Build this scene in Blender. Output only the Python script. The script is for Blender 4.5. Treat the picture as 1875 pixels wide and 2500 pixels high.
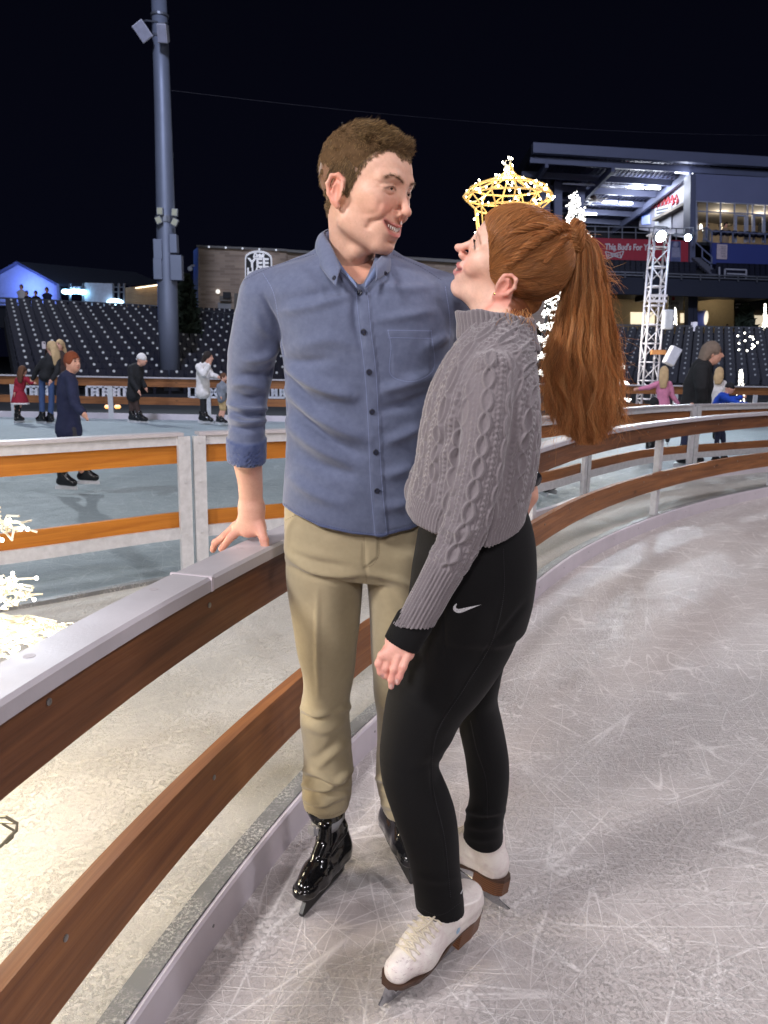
import bpy, math, random
import numpy as np
from mathutils import Vector, Matrix
from mathutils.bvhtree import BVHTree
for o in list(bpy.data.objects): bpy.data.objects.remove(o)
sc = bpy.context.scene
COL = sc.collection
rng = np.random.default_rng(7)
random.seed(7)
PI = math.pi
# ------------------------------------------------------------------ camera
CAM_H, PITCH, ROLL, FPX = 1.36, math.radians(11.1), math.radians(-1.0), 1877.0
cam = bpy.data.objects.new('camera', bpy.data.cameras.new('camera'))
COL.objects.link(cam)
cam.location = (0, 0, CAM_H)
cam.rotation_euler = (PI/2-PITCH, ROLL, 0)
cam.data.sensor_fit = 'VERTICAL'; cam.data.sensor_height = 24; cam.data.lens = 24*FPX/2500
cam.data.clip_start = 0.05; cam.data.clip_end = 600
cam.data.dof.use_dof = True; cam.data.dof.focus_distance = 1.65; cam.data.dof.aperture_fstop = 7.0
cam.data.dof.aperture_blades = 0
sc.camera = cam
# ------------------------------------------------------------------ night sky
w = bpy.data.worlds.new('World'); sc.world = w; w.use_nodes = True
nt = w.node_tree; bg = nt.nodes['Background']
tcn = nt.nodes.new('ShaderNodeTexCoord'); sep = nt.nodes.new('ShaderNodeSeparateXYZ')
rmp = nt.nodes.new('ShaderNodeValToRGB')
nt.links.new(tcn.outputs['Generated'], sep.inputs[0]); nt.links.new(sep.outputs['Z'], rmp.inputs[0])
rmp.color_ramp.elements[0].color = (0.0022, 0.0026, 0.0068, 1); rmp.color_ramp.elements[0].position = 0.0
rmp.color_ramp.elements[1].color = (0.0010, 0.0010, 0.0028, 1); rmp.color_ramp.elements[1].position = 0.75
nt.links.new(rmp.outputs[0], bg.inputs[0]); bg.inputs[1].default_value = 1.0
# ------------------------------------------------------------------ rink floodlights, with added fill lamps
def lamp(name, kind, loc, target, power, color, size=0.5, spot=100, blend=0.6):
    L = bpy.data.lights.new(name, kind); L.energy = power; L.color = color
    if kind == 'SPOT': L.spot_size = math.radians(spot); L.spot_blend = blend; L.shadow_soft_size = size
    elif kind == 'AREA': L.shape = 'DISK'; L.size = size
    else: L.shadow_soft_size = size
    o = bpy.data.objects.new(name, L); COL.objects.link(o); o.location = loc
    d = Vector(target)-Vector(loc); o.rotation_euler = d.to_track_quat('-Z', 'Y').to_euler()
    return o
lamp('rink_flood', 'AREA', (-1.0, -5.2, 5.2), (.1, 2.0, .7), 235, (1.0, .94, .97), 1.0)
lamp('rink_flood', 'AREA', (-4.4, -1.4, 4.6), (-.1, 2.0, .9), 400, (1.0, .96, .96), 1.1)
lamp('rink_flood', 'AREA', (3.6, -4.2, 5.6), (.4, 2.2, .6), 150, (1.0, .92, .97), .6)
lamp('rink_flood', 'SPOT', (4.5, 4.0, 8.5), (1.8, 3.0, 0), 950, (1.0, .92, .98), .5, 120)  # fill spot added overhead to even the light on the near ice
lamp('rink_flood', 'SPOT', (-11, 22, 8.5), (0, 7, 0), 3000, (.84, .93, 1.0), .25, 110)
lamp('rink_flood', 'SPOT', (-9, 4, 9), (-4, 13, 0), 1700, (.84, .93, 1.0), .3, 120)
lamp('rink_flood', 'SPOT', (9, 2, 8.5), (3, 12, 0), 1500, (.95, .93, 1.0), .4, 130)
lamp('garland_glow', 'POINT', (-1.15, 1.75, .55), (0, 0, 0), 31, (1.0, .84, .58), .12)
lamp('garland_glow', 'POINT', (-1.30, 2.3, .95), (0, 0, 0), 31, (1.0, .84, .58), .12)
lamp('stands_fill', 'SPOT', (-4, 2, 22), (2, 45, 6), 22000, (.72, .78, 1.0), 1.0, 110)  # unseen lamp, added to brighten the dark stands
lamp('stands_fill', 'SPOT', (10, 6, 18), (26, 55, 12), 17000, (.72, .78, 1.0), 1.0, 70)  # unseen spot, added to brighten the grandstand on the right

vs = sc.view_settings; vs.view_transform = 'Standard'; vs.look = 'None'; vs.exposure = -0.12; vs.gamma = 1
sc.cycles.use_denoising = True
sc.cycles.max_bounces = 6; sc.cycles.diffuse_bounces = 3; sc.cycles.glossy_bounces = 3
sc.cycles.transparent_max_bounces = 8; sc.cycles.caustics_reflective = False; sc.cycles.caustics_refractive = False
sc.cycles.sample_clamp_indirect = 3.0
# ------------------------------------------------------------------ photo pixel -> place in the world
CM = np.array(cam.rotation_euler.to_matrix())
def ray(u, v): return CM @ np.array([(u-937.5)/FPX, (1250-v)/FPX, -1.0])
def at(u, v, y): d = ray(u, v); return np.array([0, 0, CAM_H])+d*(y/d[1])
def atz(u, v, z): d = ray(u, v); return np.array([0, 0, CAM_H])+d*((z-CAM_H)/d[2])
def proj(P):
    c = (np.asarray(P, float)-np.array([0, 0, CAM_H])) @ CM
    return 937.5-FPX*c[..., 0]/c[..., 2], 1250+FPX*c[..., 1]/c[..., 2]
def ppm(y, u, v):                       # metres per photo pixel near that place
    a = at(u, v, y); b = at(u+1, v, y); return float(np.linalg.norm(a-b))
# ------------------------------------------------------------------ materials
def srgb(r, g, b):
    f = lambda c: (c/255/12.92) if c/255 <= 0.04045 else ((c/255+0.055)/1.055)**2.4
    return (f(r), f(g), f(b), 1)
class NT:                                # tiny node helper
    def __init__(s, name):
        s.m = bpy.data.materials.new(name); s.m.use_nodes = True; s.t = s.m.node_tree; s.n = s.t.nodes
        s.p = s.n['Principled BSDF']; s.out = s.n['Material Output']
    def add(s, typ, **kw):
        nd = s.n.new(typ)
        for k, v in kw.items():
            if isinstance(k, str) and hasattr(nd, k): setattr(nd, k, v)
        return nd
    def link(s, a, b): s.t.links.new(a, b)
    def val(s, sock, v):
        if hasattr(v, 'is_output') or hasattr(v, 'links'): s.link(v, sock)
        else: sock.default_value = v
    def math(s, op, a, b=None, c=None, clamp=False):
        nd = s.n.new('ShaderNodeMath'); nd.operation = op; nd.use_clamp = clamp
        s.val(nd.inputs[0], a)
        if b is not None: s.val(nd.inputs[1], b)
        if c is not None: s.val(nd.inputs[2], c)
        return nd.outputs[0]
    def coord(s, kind='Object', scale=(1, 1, 1), rot=(0, 0, 0), loc=(0, 0, 0), src=None):
        if src is None: src = s.n.new('ShaderNodeTexCoord').outputs[kind]
        mp = s.n.new('ShaderNodeMapping'); s.link(src, mp.inputs[0])
        mp.inputs['Scale'].default_value = scale; mp.inputs['Rotation'].default_value = rot; mp.inputs['Location'].default_value = loc
        return mp.outputs[0]
    def attr(s, name, out='Color'):
        nd = s.n.new('ShaderNodeAttribute'); nd.attribute_name = name; return nd.outputs[out]
    def noise(s, vec, scale, detail=3, rough=0.55, dist=0.0, out='Fac'):
        nd = s.n.new('ShaderNodeTexNoise'); s.link(vec, nd.inputs['Vector'])
        nd.inputs['Scale'].default_value = scale; nd.inputs['Detail'].default_value = detail
        nd.inputs['Roughness'].default_value = rough; nd.inputs['Distortion'].default_value = dist
        return nd.outputs[out]
    def ramp(s, fac, stops, interp='LINEAR'):
        nd = s.n.new('ShaderNodeValToRGB'); nd.color_ramp.interpolation = interp; cr = nd.color_ramp
        while len(cr.elements) < len(stops): cr.elements.new(0.5)
        for e, (p, c) in zip(cr.elements, stops):
            e.position = p; e.color = (c, c, c, 1) if isinstance(c, (int, float)) else (tuple(c)+(1,))[:4]
        s.link(fac, nd.inputs[0]); return nd.outputs[0]
    def mix(s, fac, a, b, blend='MIX'):
        nd = s.n.new('ShaderNodeMix'); nd.data_type = 'RGBA'; nd.blend_type = blend
        s.val(nd.inputs[0], fac); s.val(nd.inputs[6], a); s.val(nd.inputs[7], b); return nd.outputs[2]
    def bump(s, h, strength=0.3, dist=0.01, normal=None):
        nd = s.n.new('ShaderNodeBump'); nd.inputs['Strength'].default_value = strength; nd.inputs['Distance'].default_value = dist
        s.link(h, nd.inputs['Height'])
        if normal is not None: s.link(normal, nd.inputs['Normal'])
        s.link(nd.outputs[0], s.p.inputs['Normal']); return nd.outputs[0]
    def set(s, **kw):
        for k, v in kw.items():
            k2 = {'col': 'Base Color', 'rough': 'Roughness', 'metal': 'Metallic', 'spec': 'Specular IOR Level', 'sheen': 'Sheen Weight',
                  'coat': 'Coat Weight', 'coatr': 'Coat Roughness', 'sss': 'Subsurface Weight', 'alpha': 'Alpha', 'trans': 'Transmission Weight'}.get(k, k)
            s.val(s.p.inputs[k2], v)
        return s
def c4(c): return (tuple(c)+(1,))[:4]
_mats = {}
def plain(name, col, rough=0.6, metal=0.0, var=0.12, scale=6.0, bump=0.0, bscale=60.0, coat=0.0, spec=0.5):
    if name in _mats: return _mats[name]
    g = NT(name); v = g.coord('Object')
    col = c4(col); lo = tuple(c*(1-var) for c in col[:3])+(1,); hi = tuple(min(1, c*(1+var)) for c in col[:3])+(1,)
    n = g.noise(v, scale, 4, 0.6)
    g.set(col=g.mix(g.ramp(n, [(0.3, 0.0), (0.7, 1.0)]), lo, hi), metal=metal, coat=coat, spec=spec)
    g.set(rough=g.math('ADD', g.math('MULTIPLY', g.noise(v, scale*2.3, 3), 0.2), max(0.0, rough-0.1), clamp=True))
    if bump: g.bump(g.noise(v, bscale, 3), bump, 0.004)
    _mats[name] = g.m; return g.m
def glow(name, col, strength):
    if name in _mats: return _mats[name]
    g = NT(name); g.set(col=(0.8, 0.8, 0.8, 1)); g.p.inputs['Emission Color'].default_value = c4(col); g.p.inputs['Emission Strength'].default_value = strength
    _mats[name] = g.m; return g.m
# ------------------------------------------------------------------ object helpers
def link(o, parent=None):
    COL.objects.link(o)
    if parent is not None: o.parent = parent
    return o
def tag(o, label=None, cat=None, group=None, kind=None):
    if label: o['label'] = label
    if cat: o['category'] = cat
    if group: o['group'] = group
    if kind: o['kind'] = kind
    return o
def empty(name, loc, label=None, cat=None, group=None, rz=0.0):
    o = bpy.data.objects.new(name, None); o.empty_display_size = 0.1; link(o); o.location = loc; o.rotation_euler = (0, 0, rz)
    return tag(o, label, cat, group)
def local_inv(parent):
    if parent is None: return None
    M = Matrix.Identity(4); p = parent
    while p is not None:
        M = Matrix.LocRotScale(p.location, p.rotation_euler, p.scale) @ M; p = p.parent
    return np.array(M.inverted())
def bigmesh(name, V, Fq, mat=None, parent=None, smooth=True, attrs=None, uv=None, tris=None):
    """world-space verts; placed under parent with its own coordinates; Fq (n,k) index array or list of faces"""
    V = np.asarray(V, np.float64)
    Mi = local_inv(parent)
    if Mi is not None: V = V @ Mi[:3, :3].T+Mi[:3, 3]
    me = bpy.data.meshes.new(name)
    if isinstance(Fq, np.ndarray):
        k = Fq.shape[1]; nf = len(Fq)
        me.vertices.add(len(V)); me.vertices.foreach_set('co', V.astype(np.float32).ravel())
        nt_ = 0 if tris is None else len(tris)
        me.loops.add(nf*k+nt_*3); idx = Fq.ravel() if tris is None else np.concatenate([Fq.ravel(), tris.ravel()])
        me.loops.foreach_set('vertex_index', idx.astype(np.int32))
        me.polygons.add(nf+nt_)
        ls = np.arange(nf)*k
        if nt_: ls = np.concatenate([ls, nf*k+np.arange(nt_)*3])
        me.polygons.foreach_set('loop_start', ls.astype(np.int32))
        me.update(calc_edges=True); me.validate()
    else:
        me.from_pydata([tuple(v) for v in V], [], Fq)
    if len(me.polygons): me.polygons.foreach_set('use_smooth', np.full(len(me.polygons), bool(smooth)))
    if attrs:
        for n_, arr in attrs.items():
            arr = np.asarray(arr, np.float32)
            if arr.ndim == 1:
                a = me.attributes.new(n_, 'FLOAT', 'POINT'); a.data.foreach_set('value', arr)
            elif arr.shape[1] == 4:
                a = me.attributes.new(n_, 'FLOAT_COLOR', 'POINT'); a.data.foreach_set('color', arr.ravel())
            else:
                a = me.attributes.new(n_, 'FLOAT_VECTOR', 'POINT'); a.data.foreach_set('vector', arr.ravel())
    if mat is not None: me.materials.append(mat)
    o = bpy.data.objects.new(name, me); link(o, parent)
    return o
class MB:
    """collects simple solids into ONE mesh"""
    def __init__(s): s.v = []; s.f = []; s.n = 0
    def add(s, V, F):
        V = np.asarray(V, float); s.v.append(V); s.f += [tuple(int(i)+s.n for i in f) for f in F]; s.n += len(V); return s
    def box(s, c, size, rz=0.0, R=None):
        hx, hy, hz = [q/2 for q in size]
        V = np.array([(x, y, z) for z in (-hz, hz) for y in (-hy, hy) for x in (-hx, hx)])
        if R is None:
            cz, sz = math.cos(rz), math.sin(rz); R = np.array([[cz, -sz, 0], [sz, cz, 0], [0, 0, 1]])
        V = V @ np.asarray(R).T+np.asarray(c, float)
        return s.add(V, [(0, 2, 3, 1), (4, 5, 7, 6), (0, 1, 5, 4), (2, 6, 7, 3), (0, 4, 6, 2), (1, 3, 7, 5)])
    def bar(s, p0, p1, w=0.02, h=None, up=(0, 0, 1)):
        p0 = np.asarray(p0, float); p1 = np.asarray(p1, float); h = w if h is None else h
        t = p1-p0; L = np.linalg.norm(t)
        if L < 1e-6: return s
        t = t/L; upv = np.asarray(up, float)
        if abs(t @ upv) > 0.95: upv = np.array([0, 1.0, 0])
        a = np.cross(upv, t); a /= np.linalg.norm(a); b = np.cross(t, a)
        return s.box((p0+p1)/2, (w, L, h), R=np.stack([a, t, b], 1))
    def tube(s, pts, r, n=6, close=False, caps=True):
        P = np.asarray(pts, float); m = len(P); r = np.broadcast_to(np.asarray(r, float), (m,))
        T = np.gradient(P, axis=0) if not close else np.roll(P, -1, 0)-np.roll(P, 1, 0)
        T /= np.linalg.norm(T, axis=1)[:, None]+1e-12
        ref = np.array([0, 0, 1.0]) if abs(T[0][2]) < 0.9 else np.array([0, 1.0, 0]); V = []; a = None
        for i in range(m):
            a = (ref-(ref @ T[i])*T[i]) if a is None else a-(a @ T[i])*T[i]
            a = a/(np.linalg.norm(a)+1e-12); b = np.cross(T[i], a)
            for k in range(n):
                q = 2*PI*k/n; V.append(P[i]+r[i]*(math.cos(q)*a+math.sin(q)*b))
        F = []
        for i in range(m if close else m-1):
            j = (i+1) % m
            for k in range(n): F.append((i*n+k, i*n+(k+1) % n, j*n+(k+1) % n, j*n+k))
        if caps and not close: F.append(tuple(range(n))[::-1]); F.append(tuple((m-1)*n+k for k in range(n)))
        return s.add(V, F)
    def lathe(s, c, prof, n=16, axis=(0, 0, 1)):
        ax = np.asarray(axis, float); ax /= np.linalg.norm(ax); ref = np.array([1.0, 0, 0]) if abs(ax[0]) < 0.9 else np.array([0, 1.0, 0])
        a = np.cross(ax, ref); a /= np.linalg.norm(a); b = np.cross(ax, a); V = []; m = len(prof)
        for r, z in prof:
            for k in range(n):
                q = 2*PI*k/n; V.append(np.asarray(c, float)+ax*z+r*(math.cos(q)*a+math.sin(q)*b))
        F = [(i*n+k, i*n+(k+1) % n, (i+1)*n+(k+1) % n, (i+1)*n+k) for i in range(m-1) for k in range(n)]
        F.append(tuple(range(n))[::-1]); F.append(tuple((m-1)*n+k for k in range(n)))
        return s.add(V, F)
    def ball(s, c, r, n=8, sc_=(1, 1, 1)):
        m = max(4, n//2+1); V = []; F = []
        for i in range(m+1):
            th = PI*i/m
            for k in range(n):
                q = 2*PI*k/n; V.append((c[0]+r*sc_[0]*math.sin(th)*math.cos(q), c[1]+r*sc_[1]*math.sin(th)*math.sin(q), c[2]+r*sc_[2]*math.cos(th)))
        for i in range(m):
            for k in range(n): F.append((i*n+k, (i+1)*n+k, (i+1)*n+(k+1) % n, i*n+(k+1) % n))
        return s.add(V, F)
    def prism(s, poly, vec):
        P = np.asarray(poly, float); vec = np.asarray(vec, float); n = len(P)
        nrm = np.zeros(3)
        for i in range(n): nrm += np.cross(P[i], P[(i+1) % n])
        if nrm @ vec > 0: P = P[::-1]
        V = np.vstack([P, P+vec]); F = [tuple(range(n)), tuple(range(2*n-1, n-1, -1))]
        F += [(i, i+n, (i+1) % n+n, (i+1) % n) for i in range(n)]
        return s.add(V, F)
    def pxprism(s, px, y, depth):           # outline taken in the plane y = const, given real thickness
        return s.prism([at(u, v, y) for u, v in px], (0, depth, 0))
    def build(s, name, mat, parent=None, smooth=False, bevel=0.0):
        if not s.v: return None
        o = bigmesh(name, np.vstack(s.v), s.f, mat, parent, smooth)
        if bevel:
            b = o.modifiers.new('bevel', 'BEVEL'); b.width = bevel; b.segments = 2; b.limit_method = 'ANGLE'
        return o
def sweep(name, path, prof, mat, parent=None, jitter=0.0, closed_ends=True, smooth=False, seed=0):
    """closed profile (offset to the left normal, height) carried along a plan curve; UV = (metres along, metres round)"""
    P = np.asarray(path, float); m = len(P); T = np.gradient(P, axis=0); T /= np.linalg.norm(T, axis=1)[:, None]
    N = np.stack([-T[:, 1], T[:, 0]], 1); L = np.concatenate([[0], np.cumsum(np.linalg.norm(np.diff(P, axis=0), axis=1))])
    k = len(prof); r_ = np.random.default_rng(seed); V = np.zeros((m, k, 3))
    for j, (o_, z_) in enumerate(prof):
        V[:, j, :2] = P+N*o_; V[:, j, 2] = z_
        if jitter: V[:, j, 2] += jitter*np.convolve(r_.normal(0, 1, m+8), np.ones(5)/5, 'same')[4:-4]
    F = [(i*k+j, i*k+(j+1) % k, (i+1)*k+(j+1) % k, (i+1)*k+j) for i in range(m-1) for j in range(k)]
    if closed_ends: F += [tuple(range(k))[::-1], tuple((m-1)*k+j for j in range(k))]
    o = bigmesh(name, V.reshape(-1, 3), F, mat, parent, smooth)
    pl = np.concatenate([[0], np.cumsum([math.dist(prof[j], prof[(j+1) % k]) for j in range(k)])])
    uvl = o.data.uv_layers.new(name='UVMap'); uvs = []
    for fi, f in enumerate(F):
        if fi < (m-1)*k:
            i0, j0 = divmod(f[0], k)
            q = [(L[i0], pl[j0]), (L[i0], pl[j0+1]), (L[i0+1], pl[j0+1]), (L[i0+1], pl[j0])]
        else: q = [(0, 0)]*len(f)
        uvs += q
    uvl.data.foreach_set('uv', np.array(uvs, np.float32).ravel())
    return o
def smooth_path(pts, step):
    P = np.asarray(pts, float); d = np.concatenate([[0], np.cumsum(np.linalg.norm(np.diff(P, axis=0), axis=1))])
    n = max(2, int(d[-1]/step)); t = np.linspace(0, d[-1], n+1); return catmull(P, d, t)
def catmull(P, d, t):
    P = np.asarray(P, float); m = np.gradient(P, d, axis=0); i = np.clip(np.searchsorted(d, t, 'right')-1, 0, len(d)-2)
    h = (d[i+1]-d[i]); s_ = ((t-d[i])/h)
    sh = (-1,)+(1,)*(P.ndim-1); s_ = s_.reshape(sh); h = h.reshape(sh)
    return ((2*s_**3-3*s_**2+1)*P[i]+(s_**3-2*s_**2+s_)*h*m[i]+(-2*s_**3+3*s_**2)*P[i+1]+(s_**3-s_**2)*h*m[i+1])
def copy_tree(o, parent=None):
    c = o.copy(); COL.objects.link(c)
    if parent is not None: c.parent = parent
    for ch in [q for q in bpy.data.objects if q.parent == o]: copy_tree(ch, c)
    return c
def text_mesh(name, body, loc, height, mat, parent=None, rot=(PI/2, 0, 0), depth=0.01, shear=0.0, width=None, bold=0.0):
    cu = bpy.data.curves.new(name, 'FONT'); cu.body = body; cu.size = height/0.7; cu.extrude = depth; cu.align_x = 'CENTER'; cu.align_y = 'CENTER'; cu.shear = shear; cu.offset = bold
    cu.resolution_u = 3
    t = bpy.data.objects.new(name, cu); COL.objects.link(t)
    dg = bpy.context.evaluated_depsgraph_get(); dg.update()
    me = bpy.data.meshes.new_from_object(t.evaluated_get(dg)); bpy.data.objects.remove(t)
    V = np.array([v.co for v in me.vertices])
    if width: V[:, 0] *= width/(np.ptp(V[:, 0])+1e-9)
    Rm = np.array(Matrix.LocRotScale(Vector((0, 0, 0)), __import__('mathutils').Euler(rot), None).to_3x3())
    V = V @ Rm.T+np.asarray(loc, float)
    return bigmesh(name, V, [tuple(p.vertices) for p in me.polygons], mat, parent, False)
# ================================================================== implicit surfaces -> meshes
def smin(a, b, k):
    if k <= 0: return np.minimum(a, b)
    h = np.maximum(k-np.abs(a-b), 0)/k
    return np.minimum(a, b)-h*h*k*.25
def smax(a, b, k): return -smin(-a, -b, k)
def sstep(a, b, x):
    t = np.clip((x-a)/(b-a), 0, 1); return t*t*(3-2*t)
def cone(P, a, b, ra, rb):                     # tapered capsule
    a = np.asarray(a, float); b = np.asarray(b, float); ab = b-a; L = ab @ ab+1e-12
    t = np.clip(((P-a) @ ab)/L, 0, 1); return np.linalg.norm(P-a-t[:, None]*ab, axis=1)-(ra+(rb-ra)*t)
def chain(P, pts, rad, k=0.0):
    d = None
    for i in range(len(pts)-1):
        q = cone(P, pts[i], pts[i+1], rad[i], rad[i+1]); d = q if d is None else smin(d, q, k)
    return d
def ell(P, c, r, R=None):
    q = P-np.asarray(c, float)
    if R is not None: q = q @ np.asarray(R)     # columns of R are the local axes
    r = np.asarray(r, float); k0 = np.linalg.norm(q/r, axis=1); k1 = np.linalg.norm(q/(r*r), axis=1)+1e-9
    return k0*(k0-1)/k1
class Loft:
    """tube along a centre line with elliptical sections: ra across, rb front-back (front = ref)"""
    def __init__(s, pts, ra, rb, ref=(0, -1, 0), n=40, p=2.0, caps=1.0):
        P = np.asarray(pts, float); d = np.concatenate([[0], np.cumsum(np.linalg.norm(np.diff(P, axis=0), axis=1))])
        t = np.linspace(0, d[-1], n); s.C = catmull(P, d, t); s.L = d[-1]
        s.ra = catmull(np.broadcast_to(np.asarray(ra, float), (len(P),)), d, t); s.rb = catmull(np.broadcast_to(np.asarray(rb, float), (len(P),)), d, t)
        T = np.gradient(s.C, axis=0); T /= np.linalg.norm(T, axis=1)[:, None]
        ref = np.asarray(ref, float); ref = np.broadcast_to(ref, (len(P), 3)) if ref.ndim == 1 else ref
        rf = catmull(ref, d, t); N = rf-(rf*T).sum(1)[:, None]*T; N /= np.linalg.norm(N, axis=1)[:, None]
        s.T, s.N, s.S = T, N, np.cross(T, N); s.n = n; s.p = p; s.caps = caps; s.cum = t; s.vert = False
    def loc(s, P):
        if s.vert:                              # level sections, for an upright trunk
            o = np.argsort(s.C[:, 2]); Z = s.C[o, 2]; f = lambda A: np.interp(P[:, 2], Z, A[o]); zz = P[:, 2]-np.clip(P[:, 2], Z[0], Z[-1])
            return P[:, 0]-f(s.C[:, 0]), -(P[:, 1]-f(s.C[:, 1])), zz, f(s.ra), f(s.rb), f(s.cum)
        best = np.full(len(P), 1e9); bi = np.zeros(len(P), int); bt = np.zeros(len(P))
        for i in range(s.n-1):
            a = s.C[i]; ab = s.C[i+1]-a; L = ab @ ab+1e-12; q = P-a
            t = np.clip((q @ ab)/L, 0, 1); r = q-t[:, None]*ab; dd = (r*r).sum(1)
            m = dd < best; best[m] = dd[m]; bi[m] = i; bt[m] = t[m]
        j = bi+1; f = bt[:, None]; lerp = lambda A: A[bi]*(1-bt)+A[j]*bt if A.ndim == 1 else A[bi]*(1-f)+A[j]*f
        q = P-lerp(s.C); N, S, T = lerp(s.N), lerp(s.S), lerp(s.T)
        return (q*S).sum(1), (q*N).sum(1), (q*T).sum(1), lerp(s.ra), lerp(s.rb), lerp(s.cum)
    def __call__(s, P):
        x, y, z, a, b, _ = s.loc(P); rz = np.minimum(a, b)*s.caps
        if s.p == 2.0:
            k0 = np.sqrt((x/a)**2+(y/b)**2+(z/rz)**2); k1 = np.sqrt((x/a**2)**2+(y/b**2)**2+(z/rz**2)**2)+1e-9
            return k0*(k0-1)/k1
        k0 = (np.abs(x/a)**s.p+np.abs(y/b)**s.p+np.abs(z/rz)**s.p+1e-12)**(1/s.p)
        e = np.sqrt((x*x+y*y+z*z)); return np.where(k0 > 1e-4, e*(1-1/np.maximum(k0, 1e-3)), -np.minimum(a, b))
    def uv(s, P):                               # metres round (0 at front), metres along
        x, y, z, a, b, c = s.loc(P); th = np.arctan2(x/a, y/b); return th*np.sqrt((a*a+b*b)/2), c+z, th
def sdf_mesh(f, lo, hi, h, lip=1.8, c=6):
    lo = np.asarray(lo, float); hi = np.asarray(hi, float); nb = np.ceil((hi-lo)/(h*c)).astype(int)+1
    cc = np.stack(np.meshgrid(*[np.arange(n) for n in nb], indexing='ij'), -1).reshape(-1, 3)
    ctr = lo+(cc*c+(c-1)/2)*h; fc = f(ctr); act = np.abs(fc) < lip*(c*h*math.sqrt(3)/2)+h
    F = np.empty((len(cc), c**3), np.float32); F[:] = np.sign(fc)[:, None]
    off = np.stack(np.meshgrid(np.arange(c), np.arange(c), np.arange(c), indexing='ij'), -1).reshape(-1, 3)
    ids = np.nonzero(act)[0]; B = max(1, 300000//c**3)
    for i in range(0, len(ids), B):
        s_ = ids[i:i+B]; P = (lo+(cc[s_][:, None, :]*c+off[None])*h).reshape(-1, 3); F[s_] = f(P).reshape(len(s_), -1)
    F = F.reshape(*nb, c, c, c).transpose(0, 3, 1, 4, 2, 5).reshape(nb[0]*c, nb[1]*c, nb[2]*c)
    return surface_nets(F, lo, h)
def surface_nets(F, lo, h):
    sh = F.shape; S = F < 0; cs = (sh[0]-1, sh[1]-1, sh[2]-1); lin = lambda i, j, k: (i*cs[1]+j)*cs[2]+k
    idx_all, pos_all, quads = [], [], []; edges = []
    for ax in range(3):
        a = [slice(None)]*3; b = [slice(None)]*3; a[ax] = slice(0, -1); b[ax] = slice(1, None)
        fa = F[tuple(a)]; fb = F[tuple(b)]; I = np.argwhere((S[tuple(a)] != S[tuple(b)]))
        if not len(I): continue
        va = fa[I[:, 0], I[:, 1], I[:, 2]].astype(float); vb = fb[I[:, 0], I[:, 1], I[:, 2]].astype(float)
        t = np.clip(va/(va-vb), .02, .98); P = I.astype(float); P[:, ax] += t
        o1, o2 = [q for q in range(3) if q != ax]; ids = []
        ok = np.ones(len(I), bool)
        for d1, d2 in ((0, 0), (-1, 0), (-1, -1), (0, -1)):
            J = I.copy(); J[:, o1] += d1; J[:, o2] += d2
            ok &= (J >= 0).all(1) & (J[:, 0] < cs[0]) & (J[:, 1] < cs[1]) & (J[:, 2] < cs[2]); ids.append(J)
        ids = [lin(J[ok, 0], J[ok, 1], J[ok, 2]) for J in ids]; P = P[ok]; neg = va[ok] < 0
        for q in ids: idx_all.append(q); pos_all.append(P)
        Q = np.stack(ids, 1); fl = neg if ax != 1 else ~neg; Q[~fl] = Q[~fl][:, ::-1]; quads.append(Q)
    idx = np.concatenate(idx_all); pos = np.concatenate(pos_all); Q = np.concatenate(quads)
    u, inv = np.unique(idx, return_inverse=True); n = np.bincount(inv)
    V = np.stack([np.bincount(inv, pos[:, q])/n for q in range(3)], 1)
    return lo+V*h, np.searchsorted(u, Q)
def vnormals(V, Q):
    a, b, c, d = V[Q[:, 0]], V[Q[:, 1]], V[Q[:, 2]], V[Q[:, 3]]; N = np.cross(c-a, d-b); out = np.zeros_like(V)
    for k in range(4):
        for q in range(3): out[:, q] += np.bincount(Q[:, k], N[:, q], len(V))
    return out/(np.linalg.norm(out, axis=1)[:, None]+1e-12)
def relax(V, Q, n=1, w=.5):
    for _ in range(n):
        s_ = np.zeros_like(V); c = np.zeros(len(V))
        for a, b in ((0, 1), (1, 2), (2, 3), (3, 0)):
            for i, j in ((a, b), (b, a)):
                c += np.bincount(Q[:, i], minlength=len(V))
                for q in range(3): s_[:, q] += np.bincount(Q[:, i], V[Q[:, j], q], len(V))
        V = V+w*(s_/np.maximum(c, 1)[:, None]-V)
    return V
def axes(fwd, up=(0, 0, 1)):                    # columns: right, forward, up
    f = np.asarray(fwd, float); f = f/np.linalg.norm(f); u = np.asarray(up, float); u = u-(u @ f)*f; u /= np.linalg.norm(u)
    return np.stack([np.cross(f, u), f, u], 1)
_ph = rng.random((24, 4))*6.28; _dr = rng.normal(0, 1, (24, 3)); _dr /= np.linalg.norm(_dr, axis=1)[:, None]
def wob(P, f, seed=0, n=5):                     # cheap smooth 3-D noise, about -1..1
    s_ = 0
    for i in range(n):
        k = (i*5+seed*3) % 24; s_ = s_+np.sin((P @ _dr[k])*f*(1+.37*i)+_ph[k, 0]+1.7*np.sin((P @ _dr[(k+7) % 24])*f*.6+_ph[k, 1]))/(1+.35*i)
    return s_/2.4

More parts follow.
